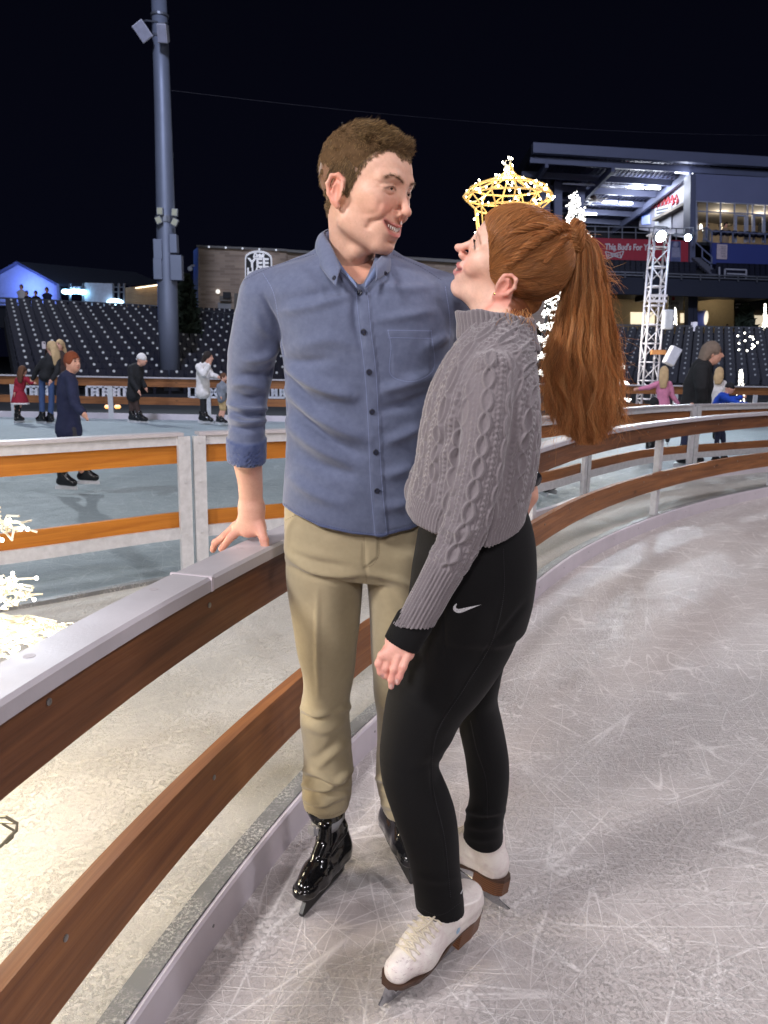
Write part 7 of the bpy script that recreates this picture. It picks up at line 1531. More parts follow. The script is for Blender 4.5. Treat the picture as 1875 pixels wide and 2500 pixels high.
# ------------------------------------------------------------------ hair
M_hairW = hair_mat('hair_auburn_long', srgb(164, 110, 68), srgb(228, 164, 102), srgb(252, 214, 156), .55, .36, .45)
M_hairB = plain('hair_base_auburn', srgb(140, 92, 56), .85, var=.3, scale=120, spec=.08)
Rs = np.array([.0785, .1045, .0905]); Cs = np.array([0, -.012, .050])
def scalp(Lp, off):
    q = Lp-Cs; q = q/(np.linalg.norm(q, axis=-1, keepdims=True)+1e-9); t1 = 1/np.sqrt(((q/np.array([.075, .100, .087]))**2).sum(-1, keepdims=True)); R2 = np.array([.060, .054, .048]); o = (Cs-np.array([0, .036, .062]))/R2; w2 = q/R2; a = (w2*w2).sum(-1, keepdims=True); b = (w2*o).sum(-1, keepdims=True); t2 = (-b+np.sqrt(np.maximum(b*b-a*((o*o).sum()-1), 0)))/a
    return Cs+q*(np.maximum(t1, t2)+.0036+.0062*np.maximum(0, 1-np.abs(t1-t2)/.03)**2+off)
def w_cap(P):
    L = toW(P); hl = hairline_w(L); d = smin(ell(L, (0, -.012, .050), (.075, .100, .087)), ell(L, (0, .036, .062), (.060, .054, .048)), .03)
    th = .0072*sstep(-.003, .03, hl)-.004*sstep(.008, -.002, hl)+.0012*wob(L, 120, 2)*sstep(.01, .03, hl); d = smin(d-th, ell(L, (0, -.052, -.030), (.058, .052, .035)), .02); e = ell(L, (0, -.008, .003), (.10, .024, .034))
    return np.maximum(np.maximum(np.maximum(d, -(hl-.005)*.6), -e), -.078-L[:, 2])*SW
v_, q_ = sdf_mesh(w_cap, OW-.19, OW+.2, .0025); cap_w = bigmesh('hair', v_, q_, M_hairB, woman, True)
tieW = at(1392, 574, HY+.005); tie = toW(tieW[None])[0]
n1 = 15000; st = []
while len(st) < n1:
    a = rng.normal(0, 1, 3); a /= np.linalg.norm(a); p = Cs+a*Rs
    if hairline_w(p[None])[0] > .001 and p[2] > -.055 and not (abs(p[0]) > .06 and -.032 < p[1] < .012 and p[2] < .034): st.append(p)
while len(st) < n1+6000:
    a = rng.normal(0, 1, 3); a[1] = abs(a[1]); a /= np.linalg.norm(a); p = Cs+a*Rs
    if .0005 < hairline_w(p[None])[0] < .024 and p[2] > -.02: st.append(p)
n1 = len(st); st = np.array(st); t = np.linspace(0, 1, 12)[None, :, None]; seg_ = rng.uniform(.35, .75, (n1, 1, 1)); e_ = tie*.96
line_ = st[:, None]+(e_-st[:, None])*(t*seg_); nb_ = np.stack([wob(st, 60, i+3) for i in range(3)], 1)*.004
pth = scalp(line_+nb_[:, None]*np.sin(PI*t), .0062+.0030*np.sin(PI*t)*rng.uniform(.2, 1.2, (n1, 1, 1))+.0016*wob(line_.reshape(-1, 3), 110, 2).reshape(n1, 12, 1)); sp = [tube_strands(pth @ RW.T*SW+OW, np.full(n1, .00055), np.full(n1, .0003), 3, np.clip(.40+.22*wob(st, 80, 7)+rng.normal(0, .15, n1), 0, 1))]
# rolled twist from the temple to the tie, and the wound base of the ponytail
def twist(path, r, n, turns, seedv):
    P = curve3(path, 44); T = np.gradient(P, axis=0); T /= np.linalg.norm(T, axis=1)[:, None]; ref = np.array([0, -1.0, 0]); A = ref-(T @ ref)[:, None]*T; A /= np.linalg.norm(A, axis=1)[:, None]; B = np.cross(T, A); s_ = np.linspace(0, 1, 44); out = []
    rr = r*np.sin(PI*np.clip(s_*.8+.12, 0, 1))**.6
    for k in range(n):
        ph = PI*(k % 2)+rng.normal(0, .55); q = math.sqrt(rng.random())*.5; a = turns*2*PI*s_+ph; cx_ = .55*rr; off = (np.cos(a)[:, None]*A+np.sin(a)[:, None]*B)*(cx_*(1+q*.8))[:, None]+rng.normal(0, 1, 3)*r*.16; out.append(P+off)
    return tube_strands(np.array(out), np.full(n, .0006), np.full(n, .0005), 3, np.clip(rng.normal(.45, .2, n), 0, 1))
onS = lambda u, v: scalp(toW(at(u, v, HY-.07*SW)[None]), .006)[0] @ RW.T*SW+OW
def near_side(u, v, off=.008):
    d = ray(u, v); o = toW(CAMP[None])[0]; dd = (d @ RW)/SW; q = (o-Cs)/Rs; w2 = dd/Rs; a = w2 @ w2; b = q @ w2; c = q @ q-(1+off/.09)**2; D = b*b-a*c
    return CAMP+d*((-b-math.sqrt(max(D, 0)))/a)
sp.append(twist([near_side(1238, 648), near_side(1262, 628), near_side(1296, 598), near_side(1330, 574), near_side(1362, 558), tieW+(-.006, -.015, .004)], .0105, 520, 3.6, 1))
sp.append(twist([near_side(1222, 600), near_side(1246, 575), near_side(1280, 560), near_side(1320, 553), near_side(1358, 551), tieW+(-.006, -.005, .012)], .0075, 300, 2.4, 2))
sp.append(twist([near_side(1330, 640), near_side(1352, 612), near_side(1370, 590), tieW+(-.004, -.012, -.010)], .008, 240, 2.0, 2))
ring_ = [tieW+np.array([.012*math.cos(a)*.4, .022*math.cos(a), .026*math.sin(a)])+np.array([.008, 0, -.004]) for a in np.linspace(-.3, 2*PI+.3, 14)]
sp.append(twist(ring_, .010, 420, 3, 3)); sp.append(twist([p+(.012, 0, -.004) for p in ring_], .009, 300, 2.5, 4))
v_, q_, r_, t_ = join_parts(sp); r_ = r_*.72; bigmesh('combed_hair', v_, q_, M_hairW, cap_w, True, {'rnd': r_, 'tpos': t_})
# ponytail
rowsP = [(560, 1402, 1432), (575, 1402, 1450), (620, 1392, 1468), (700, 1378, 1482), (800, 1356, 1495), (900, 1338, 1508), (960, 1333, 1514), (1020, 1340, 1514), (1100, 1362, 1500)]
rv_, rl_, rr_ = np.array(rowsP, float).T; nP = 15500; S_ = 26
a = np.clip(rng.normal(0, .52, nP), -1, 1); a = np.where(rng.random(nP) < .35, rng.uniform(-1, 1, nP), a); b = rng.normal(0, .45, nP); b = np.clip(b, -1, 1)*np.sqrt(np.maximum(0, 1-a*a*.9)); vend = 1088-70*np.abs(a-.05)**2-rng.random(nP)**1.6*180; ck = np.floor((a+1)*9)+np.floor((b+1)*3)*37
cph = {k: rng.random(4)*6.28 for k in np.unique(ck)}; ph = np.array([cph[k] for k in ck]); s_ = np.linspace(0, 1, S_)
vv = 556+(vend[:, None]-556)*s_[None]; ul = np.interp(vv, rv_, rl_); ur = np.interp(vv, rv_, rr_); uc = (ul+ur)/2+(ur-ul)/2*a[:, None]
wav = s_[None]*(7.5*np.sin(vv/30+ph[:, :1])+4.5*np.sin(vv/17+ph[:, 1:2])+3.2*np.sin(vv/9.5+rng.random((nP, 1))*6.28)); uc = uc+wav*(.45+.9*s_[None]); frz = rng.random(nP) < .38
uc += (frz[:, None]*rng.normal(0, 13, (nP, 1))*s_[None]**1.5+frz[:, None]*3.0*np.sin(vv/8+rng.random((nP, 1))*6.28)*s_[None])
yy = HY+.004+.040*b[:, None]*np.clip(s_*3, .35, 1)+.006*np.sin(vv/26+ph[:, 2:3])*s_[None]
M_ = CM; dx = (uc-937.5)/FPX; dz = (1250-vv)/FPX; D = dx[..., None]*CM[:, 0]+dz[..., None]*CM[:, 1]-CM[:, 2]; PP = CAMP+D*(yy/D[..., 1])[..., None]
k0 = np.clip(1-s_*9, 0, 1)[None, :, None]; start = tieW+(.012, 0, -.006)+rng.normal(0, .007, (nP, 1, 3)); PP = PP*(1-k0)+start*k0
at_ = np.clip(.45+.28*np.sin(ck*1.7+1)+rng.normal(0, .16, nP), 0, 1); v_, q_, r_, t_ = tube_strands(PP, np.where(frz, .00028, .00040), np.full(nP, .00016), 3, at_)
bigmesh('ponytail', v_, q_, M_hairW, woman, True, {'rnd': r_, 'tpos': t_})
# flyaways and nape curls
fl = []
for k in range(150):
    u0, v0 = rng.uniform(1400, 1490), 0; v0 = np.interp(u0, [1400, 1450, 1490], [556, 590, 690]); p = at(u0, v0, HY); an_ = rng.uniform(-.4, 1.2); l_ = rng.uniform(.010, .034); tt = np.linspace(0, 1, 9)[:, None]; d = np.array([math.sin(an_), rng.normal(0, .3), math.cos(an_)*.5]); fl.append(p+d*l_*tt+np.array([.3, 0, -1.0])*l_*tt**2*rng.uniform(.3, 1.6))
for k in range(150):
    v0 = rng.uniform(640, 1050); u0 = np.interp(v0, rv_, rr_)-rng.uniform(0, 14); p = at(u0, v0, HY); l_ = rng.uniform(.02, .06); tt = np.linspace(0, 1, 9)[:, None]; fl.append(p+np.array([rng.uniform(.2, 1), rng.normal(0, .3), -.8])*l_*tt+np.array([rng.normal(0, .3), 0, rng.normal(0, .5)])*l_*tt**2+np.array([.004, 0, 0])*np.sin(tt*9+k))
for k in range(130):
    v0 = rng.uniform(820, 1060); u0 = np.interp(v0, rv_, rl_)+rng.uniform(0, 14); p = at(u0, v0, HY); l_ = rng.uniform(.015, .045); tt = np.linspace(0, 1, 9)[:, None]; fl.append(p+np.array([-rng.uniform(.1, .9), rng.normal(0, .3), -.8])*l_*tt+np.array([rng.normal(0, .5), 0, rng.normal(0, .5)])*l_*tt**2+np.array([.003, 0, 0])*np.sin(tt*9+k))
for k in range(120):
    p = near_side(rng.uniform(1275, 1372), 0+rng.uniform(0, 1), .008) if False else ofW(scalp(np.array([[rng.normal(0, .03), -.05+rng.normal(0, .03), .13]]), .008)[0]); tt = np.linspace(0, 1, 9)[:, None]; o = (p-ofW(Cs)); o /= np.linalg.norm(o); fl.append(p+o*.006*tt+np.array([.6, rng.normal(0, .4), -.1])*rng.uniform(.01, .035)*tt-o*.006*tt**2)
for k in range(80):
    p = at(rng.uniform(1232, 1296), rng.uniform(752, 772), 1.50+rng.normal(0, .02)); tt = np.linspace(0, 1, 9)[:, None]; fl.append(p+np.array([rng.normal(.1, .35), -.25, -1.0])*rng.uniform(.02, .055)*tt+np.array([.0035, .002, 0])*np.sin(tt*8+k*.7))
v_, q_, r_, t_ = tube_strands(np.array(fl), np.full(len(fl), .00032), np.full(len(fl), .00014), 3); tag(bigmesh('loose_strands', v_, q_, M_hairW, woman, True, {'rnd': np.clip(r_*.6+.35, 0, 1), 'tpos': t_}), kind='stuff')
# ------------------------------------------------------------------ sweater
def sideloft(rows, y, side, n=60, p=2.2, caps=.4):
    C, rb = [], []
    for (v, uf, ub), yy_ in zip(rows, y): C.append(at((uf+ub)/2, v, yy_)); rb.append((ub-uf)/2*ppm(yy_, (uf+ub)/2, v))
    return Loft(C, side, rb, (-1, 0, 0), n, p, caps)
rowsT = [(1350, 988, 1268), (1290, 988, 1266), (1240, 994, 1276), (1180, 1010, 1292), (1130, 1018, 1304), (1050, 1029, 1312), (980, 1046, 1313), (930, 1070, 1312), (880, 1102, 1308), (840, 1130, 1302), (815, 1140, 1296)]
torsoW = sideloft(rowsT, [1.50, 1.50, 1.50, 1.495, 1.495, 1.495, 1.495, 1.50, 1.51, 1.52, 1.53], [.142, .142, .142, .143, .144, .144, .140, .128, .104, .080, .062])
armC = [(1198, 908, 1.405, 66), (1190, 1000, 1.390, 70), (1178, 1100, 1.378, 65), (1157, 1200, 1.368, 59), (1137, 1280, 1.362, 55), (1107, 1350, 1.360, 50), (1074, 1410, 1.360, 45), (1042, 1468, 1.360, 43), (1012, 1522, 1.362, 42), (985, 1566, 1.364, 45), (975, 1585, 1.364, 45)]
sleeveW = Loft([at(u, v, y) for u, v, y, r in armC], [r*ppm(y, u, v) for u, v, y, r in armC], [r*ppm(y, u, v)*.86 for u, v, y, r in armC], (-.2, -1, 0), 60)
farC = [(1150, 930, 1.60), (1095, 1090, 1.60), (1040, 1200, 1.62)]
hemW = np.array([at(u, v, 1.40 if u > 1000 else 1.5) for u, v in [(940, 1215), (978, 1240), (1012, 1272), (1100, 1297), (1180, 1313), (1258, 1290), (1300, 1268)]]); hx = np.array([940, 978, 1012, 1100, 1180, 1258, 1300.]); hv = np.array([1222, 1240, 1272, 1297, 1313, 1290, 1268.])
def hemcut(P): u, v = proj(P*np.array([1, 0, 1])+np.array([0, 1.44, 0])); return (v-np.interp(u, hx, hv))*.00078
cufA, cufB = at(950, 1533, 1.364), at(1028, 1578, 1.364); cT = cufB-cufA; cNn = np.cross(cT, np.array([0, 1.0, 0])); cNn /= np.linalg.norm(cNn); cNn = cNn if cNn[2] < 0 else -cNn
def sweater(P):
    t = np.maximum(torsoW(P), hemcut(P)); t = np.maximum(t, -Loft([at(1130, 1250, 1.50), at(1130, 1360, 1.50)], [.134, .134], [.100, .096], (-1, 0, 0), n=4, p=2.2)(P))
    s_ = sleeveW(P); s_ = np.maximum(s_, (P-cufA) @ cNn); s_ = np.maximum(s_, -Loft([at(1004, 1536, 1.362), at(975, 1590, 1.364)], [.0305, .0305], [.026, .026], (-.2, -1, 0), n=4)(P))
    t = smin(t, ell(P, at(1225, 872, 1.47), (.05, .07, .035)), .03); d = smin(t, s_, .005)
    far = chain(P, [at(*q) for q in farC], [.052, .05, .045]); d = smin(d, far, .03)
    return np.maximum(d, -Loft([nB+(0, 0, -.03), nB+(-.008, 0, .02), nB+(-.012, 0, .12)], [.046, .048, .052], [.052, .056, .060], (-1, 0, 0), n=6)(P))
V, Q = sdf_mesh(sweater, (.02, 1.28, .88), (.40, 1.70, 1.46), .0024); N = vnormals(V, Q)
ts_, ss_ = torsoW(V), sleeveW(V); isS = ss_ < ts_-.001; su, sv, sth = sleeveW.uv(V); tu, tv, tth = torsoW.uv(V)
def cables(u, v, ph=0.0):
    pit = .0470; c = np.floor(u/pit+.5); x = u-c*pit; Lv = .078; p = 2*PI*v/Lv+PI*(c % 2)+ph; A = .0098+.0016*np.sin(c*2.3)
    sq = np.sin(p); sq = np.sign(sq)*np.abs(sq)**.7; w_ = .0033; h = np.maximum(np.exp(-((x-A*sq)/w_)**2), np.exp(-((x+A*sq)/w_)**2)); h = np.maximum(h, .55*np.exp(-((np.abs(x)-.0155)/.0022)**2)*(.75+.25*np.sin(v*900)))
    xr = np.abs(x)-pit/2; h = np.maximum(h, .75*np.exp(-(xr/.0042)**2)*(.62+.38*np.sin(2*PI*v/.0105+xr*420)))
    return h
def ribs(u, pit): return np.abs(np.cos(PI*u/pit))**.75
fade = sstep(.0, .012, np.abs(ss_-ts_)); uu_, vv_ = proj(V); slen = sleeveW.L
hb = hemcut(V); ribT = sstep(-.052, -.046, hb); ribS = sstep(slen*.655, slen*.672, sv); yoke = sstep(915, 885, vv_)
hT = (1-ribT)*cables(tu, tv, .6)+ribT*ribs(tu, .0072)*.8; hS = (1-ribS)*cables(su*1.05, sv, 0)+ribS*ribs(su, .0066)*.85
h = np.where(isS, hS, hT)*(.25+.75*fade); V0 = V.copy(); V = V+N*((h-.5)*.0078)[:, None]
fW = [([(1108, 1010), (1080, 1040), (1050, 1060)], .005, 12), ([(1110, 1040), (1085, 1075), (1055, 1100)], -.005, 12), ([(1108, 1080), (1080, 1110), (1050, 1130)], .004, 12), ([(1100, 1130), (1070, 1165), (1040, 1180)], -.003, 12), ([(1250, 1080), (1280, 1060), (1306, 1030)], .004, 10), ([(1240, 1130), (1280, 1110)], -.004, 10), ([(1085, 1290), (1120, 1300), (1170, 1290)], .005, 10), ([(1070, 1320), (1110, 1335), (1150, 1330)], -.004, 9), ([(1055, 1350), (1090, 1370), (1130, 1370)], .004, 9), ([(1122, 930), (1116, 1050), (1106, 1170)], -.008, 6), ([(1264, 960), (1256, 1050), (1238, 1150)], -.006, 7), ([(1210, 845), (1216, 880), (1222, 905)], -.0035, 4), ([(1135, 930), (1170, 905), (1215, 900)], -.002, 4)]
V = V+N*px_folds(V0, N, fW)[:, None]
M_knit = NT('grey_wool_knit'); _a = M_knit.attr('hgt', 'Fac'); _v = M_knit.coord('Object'); _n = M_knit.noise(_v, 480, 3, .7); _n2 = M_knit.noise(_v, 40, 3)
_c = M_knit.mix(M_knit.math('ADD', M_knit.math('MULTIPLY', _n, .6), M_knit.math('MULTIPLY', _n2, .4)), srgb(98, 91, 96), srgb(130, 122, 126)); M_knit.set(col=_c, rough=.95, sheen=.5, spec=.12); M_knit.p.inputs['Sheen Roughness'].default_value = .6; M_knit.bump(_n, .6, .0012); M_knit = M_knit.m
swe = bigmesh('sweater', V, Q, M_knit, woman, True, {'hgt': h}); DW = Drape(V, Q)
# turtleneck: a thick ribbed roll
axn = at(1208, 768, 1.535)-at(1216, 846, 1.525); nV, nU = 44, 220; GV = np.zeros((nV, nU, 3)); rimL = [(0, .0), (.25, .25), (.55, .6), (.82, .9), (1.0, 1.0)]
prof = [(-.0, .072, .066), (.10, .0745, .068), (.30, .0735, .067), (.55, .071, .064), (.80, .0715, .063), (.94, .071, .062), (1.0, .067, .059), (.97, .0615, .055), (.80, .058, .052), (.5, .055, .050)]
pd_ = np.linspace(0, len(prof)-1, nV); pr_ = np.array(prof); cb_, ct_ = at(1218, 844, 1.525), at(1208, 768, 1.535); fr_ = np.array([-1.0, 0, .10]); fr_ /= np.linalg.norm(fr_); sd_ = np.array([0, -1.0, 0]); th_ = np.linspace(0, 2*PI, nU, endpoint=False)
for i, q in enumerate(pd_):
    hgt, rf, rs = [np.interp(q, range(len(prof)), pr_[:, k]) for k in range(3)]; c0 = cb_+(ct_-cb_)*hgt; rb_ = ribs(th_*.0685, .0094) if q < 6.6 else .4*np.ones(nU); rad = 1+(rb_-.5)*.15
    GV[i] = c0+np.cos(th_)[:, None]*fr_*(rf*rad)[:, None]*1.03+np.sin(th_)[:, None]*sd_*(rs*rad)[:, None]; GV[i] += (.0022*np.sin(th_*3+hgt*4)+.0016*np.sin(th_*7+1))[:, None]*np.array([0, 0, 1]); GV[i, :, 2] += .010*(.5-.5*np.cos(th_-.3))*(1-hgt)*-.6
F = [(i*nU+j, i*nU+(j+1) % nU, (i+1)*nU+(j+1) % nU, (i+1)*nU+j) for i in range(nV-1) for j in range(nU)]
bigmesh('turtleneck', GV.reshape(-1, 3), np.array(F), M_knit, swe, True, {'hgt': np.full(nV*nU, .5)})
# black under-sleeve showing at the wrist
def undersl(P):
    d = Loft([HA(1010, 1520, 1.366), HA(985, 1563, 1.366), HA(972, 1590, 1.366)], [.0365, .0350, .0345], [.026, .0235, .0215], (-.25, -1, 0), n=8)(P); a_, b_ = HA(938, 1556, 1.366), HA(1018, 1592, 1.366); nn_ = np.cross(b_-a_, (0, 1.0, 0)); nn_ /= np.linalg.norm(nn_); nn_ = nn_ if nn_[2] < 0 else -nn_
    d = np.maximum(d, (P-a_) @ nn_); return np.maximum(d, -Loft([HA(985, 1563, 1.366), HA(968, 1600, 1.366)], [.0325, .0318], [.0205, .019], (-.25, -1, 0), n=4)(P))
M_black = NT('black_stretch'); _v = M_black.coord('Object'); _n = M_black.noise(_v, 260, 3, .6); M_black.set(col=M_black.mix(_n, (.0035, .0035, .004, 1), (.008, .008, .009, 1)), rough=.75, sheen=.03, spec=.15); M_black.p.inputs['Sheen Roughness'].default_value = .5; M_black.bump(_n, .3, .0008); M_black = M_black.m
v_, q_ = sdf_mesh(undersl, HA(920, 1620)-.06, HA(1040, 1500)+.06, .002); bigmesh('under_sleeve', v_, q_, M_black, woman, True)
# ------------------------------------------------------------------ leggings
def pxloft(rows, side, n=70, ref=(-1, 0, 0), p=2.0, caps=.5):
    C, r = [], []
    for v, a_, b_, y in rows: C.append(at((a_+b_)/2, v, y)); r.append((b_-a_)/2*ppm(y, (a_+b_)/2, v))
    return Loft(C, side, r, ref, n, p, caps)
frontL = pxloft([(1400, 1012, 1290, 1.50), (1460, 1002, 1285, 1.50), (1520, 990, 1268, 1.50), (1580, 976, 1238, 1.50), (1640, 963, 1198, 1.50), (1700, 946, 1150, 1.50), (1757, 934, 1116, 1.505), (1800, 929, 1092, 1.51), (1850, 926, 1073, 1.515), (1890, 931, 1074, 1.52), (1930, 943, 1090, 1.525), (1990, 964, 1112, 1.53), (2050, 985, 1120, 1.535), (2120, 1003, 1123, 1.54), (2180, 1012, 1130, 1.54), (2260, 1018, 1136, 1.54), (2330, 1020, 1138, 1.54)],
                [.105, .103, .100, .096, .090, .084, .077, .072, .066, .064, .062, .062, .060, .056, .054, .054, .054])
rearL = pxloft([(1400, 1060, 1296, 1.60), (1480, 1090, 1285, 1.605), (1560, 1110, 1246, 1.615), (1640, 1118, 1222, 1.63), (1700, 1118, 1214, 1.65), (1760, 1119, 1224, 1.66), (1830, 1133, 1238, 1.67), (1880, 1140, 1243, 1.675), (1950, 1146, 1236, 1.68), (2000, 1138, 1228, 1.685), (2040, 1132, 1227, 1.69), (2080, 1128, 1227, 1.69), (2150, 1128, 1227, 1.69)],
               [.105, .100, .092, .084, .074, .070, .067, .066, .063, .061, .060, .060, .06])
hipW = pxloft([(1250, 1030, 1280, 1.53), (1300, 1022, 1296, 1.535), (1370, 1014, 1302, 1.54), (1430, 1010, 1294, 1.545), (1490, 1010, 1278, 1.55)], [.130, .142, .155, .160, .150], n=20, p=2.2, caps=.25)
h1a, h1b = at(1016, 2228, 1.49), at(1134, 2212, 1.56); h1n = np.array([-.12, -.10, -1.0]); h1n /= np.linalg.norm(h1n); h1p = at(1080, 2252, 1.49); h2p = at(1178, 2084, 1.63); h2n = np.array([0, -.0, -1.0])
def leggings(P):
    f = np.maximum(frontL(P), (P-h1p) @ h1n); r = np.maximum(rearL(P), (P-h2p) @ h2n); d = smin(smin(f, hipW(P), .03), smin(r, hipW(P), .03), .010)
    u, v = proj(P); return np.maximum(d, (1200-v)*.0008)
V, Q = sdf_mesh(leggings, (-.06, 1.32, .05), (.50, 1.85, 1.06), .0036); N = vnormals(V, Q)
fL = [([(1120, 1790), (1100, 1812), (1072, 1840)], .003, 8), ([(1085, 1850), (1050, 1845), (1010, 1852)], .0025, 10), ([(1080, 1872), (1050, 1870), (1000, 1880)], -.0025, 9), ([(1128, 1975), (1175, 1985), (1230, 1980)], .006, 8), ([(1128, 1990), (1175, 2002), (1228, 1996)], -.005, 7), ([(1128, 2010), (1180, 2022), (1228, 2012)], .004, 8), ([(1125, 2040), (1180, 2050), (1228, 2042)], .003, 8), ([(1020, 2140), (1070, 2150), (1125, 2140)], .003, 10), ([(1285, 1470), (1230, 1540), (1180, 1600)], -.004, 8), ([(1030, 1330), (1060, 1370), (1110, 1400)], .002, 12), ([(1225, 1340), (1226, 1450), (1200, 1560), (1130, 1680), (1060, 1800), (1052, 1900), (1082, 2050), (1096, 2190)], -.0022, 3.2), ([(1090, 1320), (1083, 1450), (1086, 1560), (1092, 1640)], -.0016, 2.6), ([(1145, 1760), (1160, 1830), (1182, 1900), (1186, 2000)], -.0020, 3)]
V = V+N*(px_folds(V, N, fL, .05)+.0006*wob(V, 45, 1))[:, None]
leg_o = bigmesh('leggings', V, Q, M_black, woman, True); DLg = Drape(V, Q)
stitches(DLg, [[(1229, 1340), (1230, 1450), (1204, 1560), (1134, 1680), (1064, 1800), (1056, 1900), (1086, 2050), (1100, 2190)], [(1149, 1760), (1164, 1830), (1186, 1900), (1190, 2000)], [(1022, 2216), (1070, 2234), (1130, 2200)]], leg_o, plain('thread_charcoal', srgb(58, 58, 62), .8), 'seam_stitching', 2.5, .00035)
sw = [(1114.5, 1473), (1109, 1478), (1106, 1484), (1107.5, 1490), (1112, 1494), (1119, 1496.5), (1127, 1495.5), (1136, 1492), (1150, 1486), (1175, 1476)]; sw2 = [(1115.5, 1476), (1113, 1480), (1113, 1483), (1115, 1485.5), (1118, 1486.5), (1123, 1486.5), (1130, 1485), (1139, 1483), (1152, 1480.5), (1175, 1476)]
A_, B_ = curve3([(*p, 0) for p in sw], 40), curve3([(*p, 0) for p in sw2], 40); V_ = []; F_ = []
for i in range(40):
    for q in (A_[i], B_[i]):
        hh_, nn_ = DLg.hit(q[0], q[1]); V_.append(hh_+(CAMP-hh_)/np.linalg.norm(CAMP-hh_)*.0012)
F_ = [(2*i, 2*i+1, 2*i+3, 2*i+2) for i in range(39)]; bigmesh('tick_emblem', V_, F_, plain('reflective_silver', srgb(196, 196, 200), .4, var=.45, scale=500), leg_o, False)
q = DLg.line([(1131, 2166), (1124, 2182)], 2, .001)
if len(q) > 1: m = MB(); m.tube(q, .0012, 4); m.build('small_tick', plain('reflective_silver', srgb(196, 196, 200), .4), leg_o)
# ------------------------------------------------------------------ white figure skates
M_leather = NT('white_leather'); _v = M_leather.coord('Object'); _n = M_leather.noise(_v, 26, 5, .7, .6); _s = M_leather.noise(M_leather.coord('Object', (1, 1, 3)), 70, 4, .75); _t = M_leather.attr('toe', 'Fac')
_c = M_leather.mix(M_leather.ramp(_n, [(.42, 0.), (.7, 1.)]), srgb(232, 226, 220), srgb(212, 198, 196)); _sc = M_leather.math('MULTIPLY', M_leather.ramp(_s, [(.56, 0.), (.66, 1.)]), M_leather.math('ADD', .25, M_leather.math('MULTIPLY', _t, .75)), clamp=True)
_c = M_leather.mix(M_leather.math('MULTIPLY', _sc, .55), _c, srgb(126, 96, 106)); M_leather.set(col=_c, rough=.42, spec=.45); M_leather.bump(M_leather.math('ADD', _n, _s), .2, .0015); M_leather = M_leather.m
M_sole = NT('stacked_brown_heel'); _w = M_sole.n.new('ShaderNodeTexWave'); M_sole.link(M_sole.coord('Object'), _w.inputs[0]); _w.bands_direction = 'Z'; _w.inputs['Scale'].default_value = 55; _w.inputs['Distortion'].default_value = 2; M_sole.set(col=M_sole.mix(_w.outputs['Fac'], srgb(74, 44, 26), srgb(122, 78, 46)), rough=.4); M_sole = M_sole.m
M_lace = plain('cream_lace', srgb(226, 216, 196), .85, bump=.4, bscale=500); M_eye = plain('eyelet', srgb(120, 112, 108), .3, .8)
